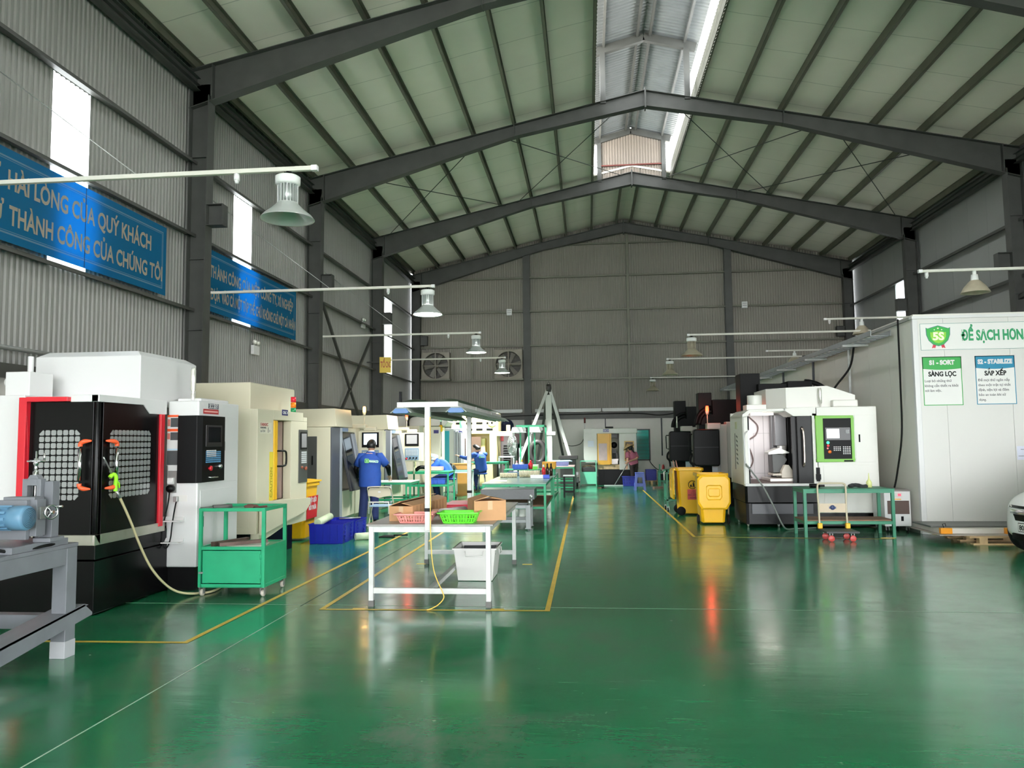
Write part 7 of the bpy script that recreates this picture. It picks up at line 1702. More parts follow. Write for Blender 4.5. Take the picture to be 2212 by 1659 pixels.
def emergency(label, x, y, z, axis):
    t = thing('emergency_light', label, 'emergency light', (x, y, z))
    if axis == 'x':
        MB(True).box(x, x+0.07, y-0.15, y+0.15, z-0.20, z).build('battery_box', WHITE, t, 0.008)
        for s in (-0.08, 0.08): MB(True).ball((x+0.06, y+s, z+0.07), 0.055, 12, 8).cyl((x+0.04, y+s, z), (x+0.05, y+s, z+0.05), 0.015, 8).build('lamp_head', mat('clear_lamp', (216, 214, 206), 0.15, 0.4), t)
    else:
        b_ = MB(True).box(x-0.11, x+0.11, y-0.06, y, z-0.13, z+0.13).build('battery_box', WHITE, t, 0.008)
        MB(True).box(x-0.08, x+0.08, y-0.064, y-0.06, z-0.03, z-0.015).box(x-0.08, x+0.08, y-0.064, y-0.06, z+0.05, z+0.065).build('marking', mat('grey_print', (96, 96, 100), 0.6), b_)
emergency('white twin headed emergency light under the second blue banner', WL-0.02, 16.05, 3.78, 'x')
emergency('white twin headed emergency light on the wall above the bracing', WL-0.02, 24.15, 5.55, 'x')
emergency('small white wall lamp on the back wall left of its dark post', -3.12, YB-0.10, 6.93, 'y')
emergency('small white wall lamp on the back wall above the far machines', 6.33, YB-0.10, 6.97, 'y')
t = thing('hanging_sign', 'yellow sign with red lettering on the banner wall beside the bright strip', 'sign', (-6.5, 24.7, 4.2))
MB(True).cbox((-6.62, 24.8, 4.20), (0.38, 0.02, 0.52), 0.25).build('sign_board', mat('yellow_sign', (226, 190, 60), 0.5), t)
MB(True).box(WL-0.05, -6.72, 24.79, 24.82, 4.28, 4.32).build('bracket', STEEL, t)
o = text_mesh([('DỄ', 0.0, (0,0,0), 'LEFT', 1, FRONT, 0)] if False else [('TỔ', 0.2, (-0.16, -0.012, -0.08), 'LEFT', (0.15,), FRONT, 0.006), ('CNC', 0.2, (0.01, -0.012, -0.08), 'LEFT', (0.16,), FRONT, 0.006)], mat('sign_red', (176, 60, 36), 0.5), 'lettering', t, False)
o.data.transform(Matrix.Translation(Vector((-6.62, 24.8, 4.20))-Vector((-6.5, 24.7, 4.2))) @ Matrix.Rotation(0.25, 4, 'Z'))
tag(MB().box(WL-0.05, WL+0.02, 29.2, 29.4, 3.2, 3.6).build('switch_box', DKGREY), 'dark switch box low on the wall beyond the yellow sign', 'switch box')
# exhaust fans
def exhaust(label, x0, x1, z0, z1):
    t = thing('exhaust_fan', label, 'exhaust fan', ((x0+x1)/2, YB-0.3, z0), 0, 'square exhaust fans')
    FR = mat('fan_frame_paint', (128, 122, 110), 0.5, var=0.1, vscale=3); cx, cz = (x0+x1)/2, (z0+z1)/2; r = (x1-x0)*0.46
    mb = MB(True); y0, y1 = YB-0.42, YB-0.02
    mb.box(x0, x0+0.02, y0, y1, z0, z1); mb.box(x1-0.02, x1, y0, y1, z0, z1); mb.box(x0, x1, y0, y1, z0, z0+0.02); mb.box(x0, x1, y0, y1, z1-0.02, z1)
    n = 32; vs = []
    for i in range(n):
        a = 2*math.pi*i/n; ca, sa = math.cos(a), math.sin(a); k = 1/max(abs(ca), abs(sa))
        vs += [(cx+r*ca, y0+0.03, cz+r*sa), (cx+(x1-x0)/2*ca*k, y0+0.01, cz+(z1-z0)/2*sa*k), (cx+r*ca, y1-0.1, cz+r*sa)]
    fs = []
    for i in range(n):
        j = (i+1) % n; fs += [(3*i, 3*j, 3*j+1, 3*i+1), (3*i, 3*i+2, 3*j+2, 3*j)]
    mb.add(vs, fs)
    mb.build('housing', FR, t)
    MB(True).box(x0-0.04, x1+0.04, y0-0.05, y1, z0-0.06, z0).build('support_ledge', PURLIN, t)
    MB(True).box(cx-0.02, cx+0.02, y0-0.01, y0+0.03, z0, z1).box(x0, x1, y0+0.0, y0+0.02, cz-0.012, cz+0.012).build('guard_bars', FR, t)
    b_ = MB(True)
    for k in range(6):
        a = 2*math.pi*k/6; d1 = Vector((math.cos(a), 0, math.sin(a))); d2 = Vector((-math.sin(a), 0, math.cos(a))); c = Vector((cx, y0+0.16, cz))
        b_.add([c+d1*0.08-d2*0.05, c+d1*0.08+d2*0.05+Vector((0,0.04,0)), c+d1*r*0.92+d2*0.16+Vector((0,0.06,0)), c+d1*r*0.92-d2*0.04], [(0,1,2,3)])
    b_.build('blades', mat('fan_blade_dull', (110, 106, 98), 0.45), t)
    MB(True).lathe([(0.0, y0+0.1), (0.09, y0+0.1), (0.10, y0+0.2)], (cx, 0, cz), 'y', 18).build('hub', FR, t)
    sl = MB(True)
    for k in range(7): sl.box(x0+0.03, x1-0.03, y1-0.03, y1-0.01, z0+0.03+k*(z1-z0-0.06)/7, z0+0.01+(k+1)*(z1-z0-0.06)/7)
    sl.build('shutter_slats', mat('shutter_dark', (76, 74, 70), 0.6), t)
exhaust('square exhaust fan in the corner of the back wall', -6.73, -5.58, 4.20, 5.30)
exhaust('square exhaust fan beside the dark post on the back wall', -3.72, -2.58, 4.16, 5.36)
tag(MB().box(-4.75, -4.65, YB-0.05, YB, 4.2, 5.45).build('wall_conduit', PURLIN), 'short conduit between the exhaust fans', 'pipe')
# strip lights along the back wall ledge
for (a, b_, l) in ((-3.95, -2.62, 'left of the dark post'), (-2.1, -1.6, 'short one behind the hoist legs'), (-1.15, 0.55, 'right of the hoist mast'), (0.6, 1.66, 'above the far yellow door machine'), (1.72, 5.0, 'long one above the window')):
    t = thing('strip_light', 'unlit white strip light on the back wall ledge, %s' % l, 'strip light', ((a+b_)/2, YB-0.15, 2.85), 0, 'strip lights on the back wall ledge')
    MB(True).prism([(YB-0.24, 2.80), (YB-0.12, 2.80), (YB-0.12, 2.92), (YB-0.2, 2.92)], 'x', a, b_).build('reflector', mat('white_reflector', (214, 216, 214), 0.4), t)
    MB(True).cyl((a+0.05, YB-0.225, 2.79), (b_-0.05, YB-0.225, 2.79), 0.014, 8).build('tube', WHITE, t)
tag(MB().tube(smooth_path([(-3.6, YB-0.22, 2.6), (-2.6, YB-0.24, 2.66), (1.7, YB-0.24, 2.70), (3.0, YB-0.24, 2.62), (4.4, YB-0.3, 2.9)], 8), 0.018, 6).build('black_cable', RUBBER), 'black cable draped along the back wall ledge', 'cable')
tag(MB().cyl((2.95, YB-0.03, 1.0), (2.95, YB-0.03, 2.5), 0.025, 8).build('wall_pipe', DKGREY), 'dark vertical pipe on the white back wall right of the window', 'pipe')
tag(MB().tube(smooth_path([(2.44, YB-0.03, 0.86), (2.5, YB-0.04, 0.7), (2.75, YB-0.05, 0.45), (3.0, YB-0.05, 0.42)], 6), 0.016, 6).build('black_cable', RUBBER), 'black cable drooping from the window corner to the right', 'cable')
tag(MB().tube(smooth_path([(-1.0, YB-0.05, 1.55), (-0.7, YB-0.1, 1.42), (-0.3, 30.8, 1.5), (-0.12, 29.9, 1.78)], 6), 0.012, 6).build('black_cable', RUBBER), 'thin black cable looping from the hoist wall to the yellow door machine', 'cable')
tag(MB().cyl((0.72, YB-0.03, 2.0), (0.72, YB-0.03, 2.5), 0.018, 8).build('wall_pipe', DKGREY), 'thin dark pipe above the yellow door machine', 'pipe')
# the window
t = thing('window_6b', '', '', (0,0,0)) if False else None
wf = MB(); fw = 0.05
for (x0, x1, z0, z1) in ((bw[0]-fw, bw[1]+fw, bw[3], bw[3]+fw), (bw[0]-fw, bw[1]+fw, bw[2]-fw, bw[2]), (bw[0]-fw, bw[0], bw[2], bw[3]), (bw[1], bw[1]+fw, bw[2], bw[3])): wf.box(x0, x1, YB-0.04, YB+0.05, z0, z1)
wo = tag(wf.build('window_7', mat('dark_window_frame', (52, 54, 52), 0.5)), kind='structure')
MB().box(bw[0], bw[1], YB+0.1, YB+0.11, bw[2], bw[3]).build('glass', glass('teal_glass', (60, 150, 140), 0.1, 0.75), wo)
bars = MB()
for k in range(8): bars.box(bw[0], bw[1], YB+0.04, YB+0.055, bw[2]+0.14*k+0.06, bw[2]+0.14*k+0.075)
bars.build('window_bars', mat('teal_bar_paint', (36, 84, 78), 0.5), wo)
tag(MB().box(-6, 10, YB+3.0, YB+3.2, -0.2, 1.75).build('outside_wall', mat('outside_teal_wall', (40, 92, 88), 0.8)), kind='structure')
# ================================================================ far yellow door machine
MW = mat('worn_white_enamel', (206, 206, 198), 0.4, var=0.05, vscale=3)
t = thing('drilling_center', 'old white machine with an open yellow door standing against the back wall', 'machine', (0.8, 29.2, 0))
b = MB(True)
b.prism([(-0.16, 0.95), (-0.08, 0.80), (0.34, 0.80), (0.34, 1.9), (-0.16, 1.9)], 'y', 28.6, 30.2)
b.box(-0.16, 1.81, 28.6, 30.2, 1.88, 2.07); b.box(1.14, 1.78, 28.6, 30.2, 0.55, 1.88); b.box(0.34, 1.14, 29.9, 30.2, 0.6, 1.88); b.box(-0.1, 1.7, 29.0, 30.2, 0.3, 0.72)
b.build('body_shell', MW, t, 0.015)
MB(True).box(0.36, 1.14, 28.62, 29.0, 0.57, 0.74).build('chip_tray', mat('rusty_cream_tray', (196, 170, 130), 0.6, var=0.25, vscale=9), t)
MB(True).box(0.36, 1.75, 28.65, 30.1, 0.0, 0.56).build('machine_base', BLACK, t)
d = MB(True).box(0.35, 0.80, 28.55, 28.60, 0.74, 1.88).box(0.80, 0.86, 28.50, 28.60, 0.76, 1.88).build('yellow_door', mat('amber_door_paint', (232, 172, 26), 0.4, var=0.06, vscale=4), t, 0.004)
MB(True).box(0.39, 0.70, 28.545, 28.55, 0.90, 1.52).build('clouded_window', mat('clouded_glass', (206, 184, 180), 0.5, var=0.1, vscale=8), d)
mg = MB(True)
mg.lathe([(0.11, 29.3), (0.27, 29.3), (0.29, 29.35), (0.29, 29.5), (0.11, 29.5)], (0.98, 0, 1.45), 'y', 24)
mg.build('tool_magazine', mat('casting_grey', (150, 146, 132), 0.5), t)
MB(True).lathe([(0.0, 29.28), (0.11, 29.28), (0.12, 29.3)], (0.98, 0, 1.45), 'y', 20).build('magazine_hub', BLACK, t)
MB(True).box(0.90, 1.06, 29.2, 29.4, 1.0, 1.3).cyl((0.98, 29.2, 1.15), (0.98, 29.2, 0.95), 0.05, 12).build('spindle_head', mat('iron_grey', (70, 70, 70), 0.45), t)
MB(True).box(0.84, 1.12, 29.0, 29.5, 0.88, 0.94).box(0.86, 1.10, 29.1, 29.4, 0.74, 0.88).build('work_table', mat('pale_table_steel', (206, 198, 192), 0.35, 0.3), t)
cp = MB(True); frame_rect(cp, 'y', 28.6, 1.33, 1.68, 0.87, 1.60, 0.04, 0.02); cp = cp.build('panel_frame', mat('amber_panel_frame', (206, 168, 90), 0.45), t)
MB(True).box(1.37, 1.64, 28.59, 28.598, 0.91, 1.56).build('control_panel', mat('brown_panel', (100, 84, 70), 0.5), cp)
MB(True).lathe([(0.0, 28.56), (0.025, 28.56), (0.025, 28.59)], (1.42, 0, 1.1), 'y', 10).lathe([(0.0, 28.56), (0.025, 28.56), (0.025, 28.59)], (1.42, 0, 1.02), 'y', 10).build('dials', WHITE, cp)
np_ = MB(True).box(0.57, 0.78, 28.59, 28.60, 1.94, 2.04).build('number_plate', mat('navy_plate', (40, 40, 110), 0.4), t)
text_mesh([('CNC 19', 0.05, (0.59, 28.588, 1.965), 'LEFT', (0.17,), FRONT, 0.001)], WHITE, 'lettering', np_)
MB(True).box(0.0, 0.22, 28.595, 28.60, 1.40, 1.62).build('paper_notice', mat('notice_paper', (214, 220, 232), 0.5), t)
MB(True).box(0.65, 0.95, 28.8, 29.1, 2.07, 2.14).build('top_motor', BLACK, t, 0.02)
tw = MB(True).cyl((-0.10, 28.8, 2.07), (-0.10, 28.8, 2.28), 0.02, 8).build('tower_pole', WHITE, t)
MB(True).cyl((-0.10, 28.8, 2.28), (-0.10, 28.8, 2.48), 0.035, 12).build('signal_lens', mat('dark_red_lens', (90, 26, 28), 0.3), tw)
gc = thing('steel_stand', 'mint green cabinet stand holding a dark tub of swarf beside the yellow door machine', 'cabinet', (0.0, 29.0, 0))
MINT = mat('mint_paint', (98, 196, 158), 0.4, var=0.06, vscale=4)
fr = MB(True)
for x in (-0.30, 0.27):
    for y in (28.35, 28.5): fr.box(x, x+0.03, y, y+0.03, 0.0, 0.90)
fr.box(-0.3, 0.3, 28.35, 28.53, 0.87, 0.90)
fr.build('stand_frame', MINT, gc)
MB(True).box(-0.29, 0.29, 28.345, 28.53, 0.05, 0.49).build('lower_cupboard', MINT, gc)
tb = tag(MB().box(-0.24, 0.24, 28.37, 28.52, 0.495, 0.66).build('swarf_tub', mat('dark_tub', (44, 44, 44), 0.6), None, 0.02), 'dark plastic tub standing inside the mint green stand', 'tub')
sw = MB()
for k in range(26): 
    x, y = random.uniform(-0.2, 0.2), random.uniform(28.39, 28.5); sw.tube([(x+0.04*math.cos(q), y+0.02*math.sin(q*1.3), 0.67+0.02*math.sin(q*0.7+k)+0.05*(1-abs(x)/0.22)) for q in range(6)], 0.006, 4)
tag(sw.build('metal_swarf', mat('bronze_swarf', (132, 112, 84), 0.4, 0.6)), 'tangle of bronze coloured swarf in the dark tub', 'swarf', None, 'stuff')
# things on the floor by the cleaner
def ribbed_basket(label, c, w, d, h, m, rz=0):
    return basket(label, c, w, d, h, m, 0.02)
ribbed_basket('blue slatted plastic basket on the floor beside the sweeping person', (1.42, 27.92, 0.005), 0.42, 0.34, 0.33, BLUE)
ST = mat('periwinkle_plastic', (92, 108, 200), 0.4)
t = thing('plastic_stool', 'tall blue plastic stool standing alone on the floor near the sweeping person', 'stool', (1.67, 25.6, 0))
MB().box(-0.15, 0.15, -0.15, 0.15, 0.545, 0.575).build('seat', ST, t, 0.012)
for sx in (-1, 1):
    for sy in (-1, 1):
        l = MB(); xt, xb = sx*0.135, sx*0.19
        vs = []
        for z, x in ((0.55, xt), (0.0, xb)):
            y = sy*x*sx
            vs += [(x-sx*0.0, y, z), (x-sx*0.07, y, z), (x-sx*0.07, y-sy*0.015, z), (x-sx*0.015, y-sy*0.015, z), (x-sx*0.015, y-sy*0.07, z), (x, y-sy*0.07, z)]
        l.add(vs, [(i, (i+1) % 6, 6+(i+1) % 6, 6+i) for i in range(6)] + [(0,1,2,3,4,5), (11,10,9,8,7,6)]).build('leg', ST, t)
fp = MB()
for s in (-1, 1):
    for (z0, z1, k) in ((0.42, 0.55, 0.145), (0.12, 0.22, 0.178)):
        fp.box(-k+0.05, k-0.05, s*k-0.012 if s > 0 else s*k, s*k if s > 0 else s*k+0.012, z0, z1); fp.box(s*k-0.012 if s > 0 else s*k, s*k if s > 0 else s*k+0.012, -k+0.05, k-0.05, z0, z1)
fp.build('side_panels', ST, t)
simple_table('work_table', 'small dark green table with a red bottle on its shelf near the window', 'table', 2.40, 2.86, 26.7, 27.3, 0.56, 0.04, DKGREEN, DKGREEN, [0.25], None)
tag(MB().box(2.40, 2.44, 26.7, 26.74, 0.56, 0.80).build('green_upright', DKGREEN), 'short green upright standing on the small dark green table corner', 'post')
t = thing('spray_bottle', 'red spray bottle with a white base on the small dark green table', 'bottle', (2.57, 27.0, 0.562))
MB().lathe([(0.0, 0.05), (0.045, 0.05), (0.045, 0.16), (0.02, 0.22), (0.0, 0.22)], (0,0,0), 'z', 14).build('red_body', mat('dark_red_bottle', (156, 44, 48), 0.4), t)
MB().lathe([(0.0, 0.0), (0.045, 0.0), (0.045, 0.05), (0.0, 0.05)], (0,0,0), 'z', 14).build('white_base', WHITE, t)
p2 = thing('wooden_pallet', 'small wooden pallet by the back wall under a deep blue crate', 'pallet', (2.3, 29.3, 0))
MB(True).box(2.06, 2.6, 29.0, 29.6, 0.10, 0.13).build('deck_board', WOOD, p2)
for x in (2.10, 2.33, 2.56): MB(True).box(x-0.04, x+0.04, 29.0, 29.6, 0.0, 0.10).build('block', WOOD, p2)
crate('plastic_crate', 'deep blue crate on the small pallet by the back wall', 'crate', 2.12, 2.52, 29.05, 29.5, 0.131, 0.40, DBLUE)
tag(MB().box(2.46, 2.82, 26.75, 27.25, 0.252, 0.45).build('black_toolbox', BLACK, None, 0.01), 'black box on the lower shelf of the small dark green table', 'box')
tag(MB().prism([(2.2, 26.35), (3.0, 26.35), (3.0, 26.9), (2.15, 26.5)], 'z', 0.0, 0.06).build('steel_plate', mat('brown_plate', (112, 86, 74), 0.6)), 'brown plate lying on the floor beyond the yellow bins', 'plate')
MOP = thing('floor_mop', 'wide floor mop held by the sweeping person', 'mop', (0.93, 27.9, 0))
MB(True).cyl((1.40, 27.95, 0.78), (0.93, 27.9, 0.05), 0.013, 8).build('mop_handle', ZINC, MOP)
MB(True).box(0.55, 1.32, 27.85, 27.96, 0.004, 0.035).build('mop_head', mat('pale_mop', (186, 196, 190), 0.8), MOP, 0.008)
tag(MB().ball((0.37, 26.6, 0.02), 0.045, 8, 6, (1.6, 1, 0.45)).build('crumpled_rag', mat('pinkish_rag', (206, 160, 140), 0.8)), 'small crumpled pink rag lying on the empty floor', 'rag')
tag(MB().cyl((WL+0.12, 5.5, 2.86), (WL+0.12, 12.8, 2.86), 0.03, 10).build('wall_pipe', ZINC), 'steel pipe running along the low white wall behind the black machine', 'pipe')
# ================================================================ people
SKIN = mat('skin', (206, 158, 132), 0.5)
HAIR = mat('black_hair', (20, 18, 18), 0.45)
WORKB = mat('work_jacket_blue', (36, 76, 160), 0.75, var=0.12, vscale=7)
NAVYP = mat('navy_trousers', (28, 42, 92), 0.8, var=0.12, vscale=6)
def V(*a): return Vector(a)
def fingers(nodes, edges, rad, palm_i, palm, d, side, up, curl):
    """five unequal bent fingers that grow out of the palm end; thumb from its side"""
    L = (0.070, 0.078, 0.072, 0.056)
    for k in range(4):
        b = palm + side*(0.030-0.020*k)
        i0 = len(nodes); nodes.append(b + d*0.045); rad.append(0.009); edges.append((palm_i, i0))
        nodes.append(nodes[i0] + d*L[k]*0.5 - up*curl*0.012); rad.append(0.008); edges.append((i0, i0+1))
        nodes.append(nodes[i0+1] + d*L[k]*0.4 - up*curl*0.03); rad.append(0.007); edges.append((i0+1, i0+2))
    i0 = len(nodes); nodes.append(palm + side*0.045 - d*0.01); rad.append(0.010); edges.append((palm_i, i0))
    nodes.append(nodes[i0] + side*0.02 + d*0.035 - up*0.01); rad.append(0.008); edges.append((i0, i0+1))
def body_mesh(parent, J):
    n = []; e = []; r = []
    def add(p, rad, frm=None):
        n.append(Vector(p)); r.append(rad)
        if frm is not None: e.append((frm, len(n)-1))
        return len(n)-1
    pel = add(J['pelvis'], 0.13); sp = add(J['spine'], 0.12, pel); ch = add(J['chest'], 0.135, sp); nk0 = add(J['neck'], 0.058, ch)
    hd = J['head']; fwd = J['face'].normalized(); up = (hd-J['neck']).normalized()
    jaw = add(hd - up*0.075 + fwd*0.012, 0.060, nk0); mid = add(hd + up*0.0, 0.083, jaw); cr = add(hd + up*0.07 - fwd*0.01, 0.062, mid)
    add(hd - up*0.018 + fwd*0.105, 0.012, mid)                       # nose
    sd = up.cross(fwd).normalized()
    for s in (-1, 1): add(hd - up*0.012 + sd*s*0.088, 0.014, mid)     # ears
    for s in 'LR':
        sh = add(J['sh'+s], 0.062, ch); el = add(J['el'+s], 0.046, sh); wr = add(J['wr'+s], 0.030, el)
        d = (J['wr'+s]-J['el'+s]).normalized(); d = (d + J.get('hand'+s, Vector((0,0,0)))).normalized()
        pc = J['wr'+s] + d*0.055; p = add(pc, 0.026, wr)
        side = d.cross(Vector((0,0,1))); side = side.normalized() if side.length > 0.1 else Vector((1,0,0)); u = side.cross(d)
        fingers(n, e, r, p, pc, d, side*(1 if s == 'L' else -1), u, 1.0)
        hp = add(J['hip'+s], 0.095, pel); kn = add(J['kn'+s], 0.062, hp); an = add(J['an'+s], 0.042, kn)
        td = J.get('toe', fwd); td = Vector((td.x, td.y, 0)).normalized()
        add(J['an'+s] + td*0.10 - Vector((0,0,0.035)), 0.035, an)
    me = bpy.data.meshes.new('body'); loc, rz = XF[parent]; R = Matrix.Rotation(-rz, 3, 'Z')
    me.from_pydata([tuple(R @ (v-loc)) for v in n], e, [])
    bm = bmesh.new(); bm.from_mesh(me); bm.verts.ensure_lookup_table()
    lay = bm.verts.layers.skin.verify()
    for i, v in enumerate(bm.verts):
        v[lay].radius = (r[i], r[i]); v[lay].use_root = (i == 0)
    bm.to_mesh(me); bm.free()
    o = bpy.data.objects.new('body', me); COL.objects.link(o); o.parent = parent; XF[o] = XF[parent]
    me.materials.append(SKIN)
    sk = o.modifiers.new('skin', 'SKIN'); sk.use_smooth_shade = True
    sb = o.modifiers.new('smooth', 'SUBSURF'); sb.levels = 1; sb.render_levels = 2
    # face: eyes and mouth at half the head height
    f = MB(True)
    for s in (-1, 1): f.ball(hd + up*0.012 + fwd*0.080 + sd*s*0.034, 0.011, 8, 6)
    f.build('eyes', BLACK, o)
    m = MB(True); m.tube([hd - up*0.055 + fwd*0.078 - sd*0.022, hd - up*0.057 + fwd*0.084, hd - up*0.055 + fwd*0.078 + sd*0.022], 0.006, 6)
    m.build('mouth', mat('lips', (170, 96, 88), 0.5), o)
    return o, up, fwd, sd
def loft(mb, rings, n=22, cap=True):
    vs = []
    for c, a, b in rings:
        for i in range(n):
            q = 2*math.pi*i/n; vs.append(c + a*math.cos(q) + b*math.sin(q))
    fs = [(k*n+i, k*n+(i+1) % n, (k+1)*n+(i+1) % n, (k+1)*n+i) for k in range(len(rings)-1) for i in range(n)]
    mb.add(vs, fs, True)
    return mb
def jacket(parent, J, m, hem, sleeve=1.0, nm='work_jacket', w=0.235, dpt=0.15):
    """hem: point of the hem centre; sleeve: fraction of the arm covered"""
    fwd = J['face_body'].normalized(); upv = (J['neck']-J['pelvis']).normalized(); sd = fwd.cross(upv).normalized(); fw = upv.cross(sd).normalized()
    mb = MB(True); c = J['chest']
    P = [(hem, w*0.94, dpt*0.98), (J['pelvis']*0.6+J['spine']*0.4, w*0.95, dpt), (J['spine'], w*0.92, dpt*0.98), (c*0.7+J['spine']*0.3, w*0.97, dpt*1.02), (c, w, dpt*1.0), (c*0.45+J['neck']*0.55, w*0.86, dpt*0.78), (J['neck']*0.85+c*0.15, w*0.48, dpt*0.55), (J['neck']+upv*0.02, 0.075, 0.075)]
    rg = []
    for k, (p, a, b) in enumerate(P): rg.append((p, sd*a*(1+0.02*math.sin(k*2.3)), fw*b))
    loft(mb, rg)
    for s in 'LR':
        a, b, d = J['sh'+s], J['el'+s], J['wr'+s]
        pts = [c*0.35+a*0.65 + upv*0.01, a, a*0.6+b*0.4, a*0.25+b*0.75]; rr = [0.085, 0.088, 0.083, 0.085]
        if sleeve > 0.6: pts += [b, b*0.6+d*0.4, b*0.1+d*0.9]; rr += [0.066, 0.056, 0.046]
        mb.tube(pts, rr, 14)
    return mb.build(nm, m, parent)
def trousers(parent, J, m, nm='trousers', loose=1.0, legw=None):
    mb = MB(True); fwd = J['face_body'].normalized(); upv = Vector((0,0,1)); sd = fwd.cross(upv).normalized()
    up2 = (J['spine']-J['pelvis']).normalized(); fw = up2.cross(sd).normalized()
    loft(mb, [(J['pelvis']+up2*0.10, sd*0.17, fw*0.125), (J['pelvis'], sd*0.185, fw*0.14), ((J['hipL']+J['hipR'])/2 - up2*0.06, sd*0.18, fw*0.14), ((J['hipL']+J['hipR'])/2 - up2*0.13, sd*0.10, fw*0.10)])
    for s in 'LR':
        h, k, a = J['hip'+s], J['kn'+s], J['an'+s]
        mb.tube([h + (h-k).normalized()*0.03, h*0.7+k*0.3, h*0.25+k*0.75, k, k*0.6+a*0.4, k*0.1+a*0.9, a + (a-k).normalized()*0.03], [0.10*loose, 0.10*loose, 0.085*loose, 0.080*loose, 0.078*loose, 0.076*loose, 0.078*loose], 14)
    return mb.build(nm, m, parent)
def shoes(parent, J, m):
    td = J.get('toe', J['face']); td = Vector((td.x, td.y, 0)).normalized()
    for s in 'LR':
        a = J['an'+s]; base = Vector((a.x, a.y, a.z-0.08))
        mb = MB(True); rg = []
        sd = Vector((td.y, -td.x, 0))
        for t_, wv, hv in ((-0.07, 0.02, 0.03), (-0.05, 0.036, 0.075), (0.03, 0.04, 0.08), (0.11, 0.046, 0.055), (0.17, 0.04, 0.04), (0.20, 0.015, 0.02)):
            rg.append((base + td*t_ + Vector((0,0,hv/2)), sd*wv, Vector((0,0,hv/2))))
        loft(mb, rg, 12).build('shoe', m, parent)
def hair_cap(parent, J, up, fwd, sd, m=HAIR, low=0.035, nm='hair'):
    mb = MB(True); hd = J['head'] + up*0.018 - fwd*0.012; rg = []
    for k in range(7):
        t = k/6*math.radians(108); r = 0.104*math.sin(t)+1e-3
        rg.append((hd + up*0.118*math.cos(t) - fwd*(0.016 if k > 3 else 0.0)*(k-3), sd*r*0.92, fwd*r*1.05))
    c = rg[-1][0]
    rg.append((hd - up*(0.05+low) - fwd*0.035, sd*0.078, fwd*0.065))
    loft(mb, rg); return mb.build(nm, m, parent)
def back_logo(parent, c, right, up, nrm, w):
    """square mark and name printed on the jacket back"""
    R = Matrix((right, up, nrm)).transposed().to_4x4()
    mk = MB(); h = w*0.26
    frame = [(-w/2, -h/2), (-w/2+h, -h/2), (-w/2+h, h/2), (-w/2, h/2)]
    for (a, b) in ((0, 1), (1, 2), (2, 3), (3, 0)): mk.beam((*frame[a], 0), (*frame[b], 0), 0.012, 0.003, (0,0,1))
    mk.box(-w/2+h*0.3, -w/2+h*0.75, -h*0.3, h*0.25, -0.001, 0.001)
    LM = mat('lime_print', (150, 232, 110), 0.5)
    o1 = mk.build('logo_mark', LM, None)
    o2 = text_mesh([('NAHACO', h*0.62, (-w/2+h*1.18, -h*0.35, 0), 'LEFT', (w-h*1.2,), (0,0,0), 0.004)], mat('pale_green_print', (200, 244, 210), 0.5), 'lettering', None)
    loc, rz = XF[parent]
    for o in (o1, o2):
        o.data.transform(Matrix.Translation(c) @ R); o.data.transform(Matrix.Rotation(-rz, 4, 'Z') @ Matrix.Translation(-loc)); o.parent = parent; XF[o] = XF[parent]

# standing man, back to the camera
J = dict(pelvis=V(-4.53,15.76,0.93), spine=V(-4.53,15.75,1.12), chest=V(-4.52,15.74,1.29), neck=V(-4.515,15.77,1.44), head=V(-4.515,15.82,1.585), face=V(-0.1,1,-0.15), face_body=V(-0.05,1,0),
         shL=V(-4.72,15.76,1.36), elL=V(-4.845,15.79,1.10), wrL=V(-4.815,15.97,0.90), shR=V(-4.32,15.76,1.36), elR=V(-4.17,15.86,1.12), wrR=V(-4.20,16.08,0.95),
         hipL=V(-4.62,15.76,0.88), knL=V(-4.66,15.77,0.49), anL=V(-4.69,15.75,0.085), hipR=V(-4.44,15.76,0.88), knR=V(-4.43,15.75,0.49), anR=V(-4.42,15.72,0.085), toe=V(-0.2,1,0))
p = thing('person', 'standing man in a blue work jacket with a lime back print, facing the machine', 'person', (-4.53, 15.75, 0))
b, up, fwd, sd = body_mesh(p, J)
jk = jacket(p, J, WORKB, V(-4.53, 15.75, 0.73), 0.5, w=0.245, dpt=0.165)
us = MB(True)
for s in 'LR': us.tube([J['sh'+s]*0.3+J['el'+s]*0.7, J['el'+s], J['el'+s]*0.5+J['wr'+s]*0.5, J['el'+s]*0.15+J['wr'+s]*0.85], [0.058, 0.055, 0.048, 0.04], 12)
us.build('black_sleeves', BLACK, p)
trousers(p, J, NAVYP, loose=1.12); shoes(p, J, BLACK); hair_cap(p, J, up, fwd, sd)
MB(True).lathe([(0.075, 1.42), (0.068, 1.475), (0.060, 1.48)], (-4.515, 15.775, 0), 'z', 18).build('white_collar', WHITE, p)
back_logo(p, V(-4.44, 15.565, 1.265), V(1, 0.05, -0.06).normalized(), V(0.06, 0.0, 1).normalized(), V(0, -1, 0.0), 0.28)
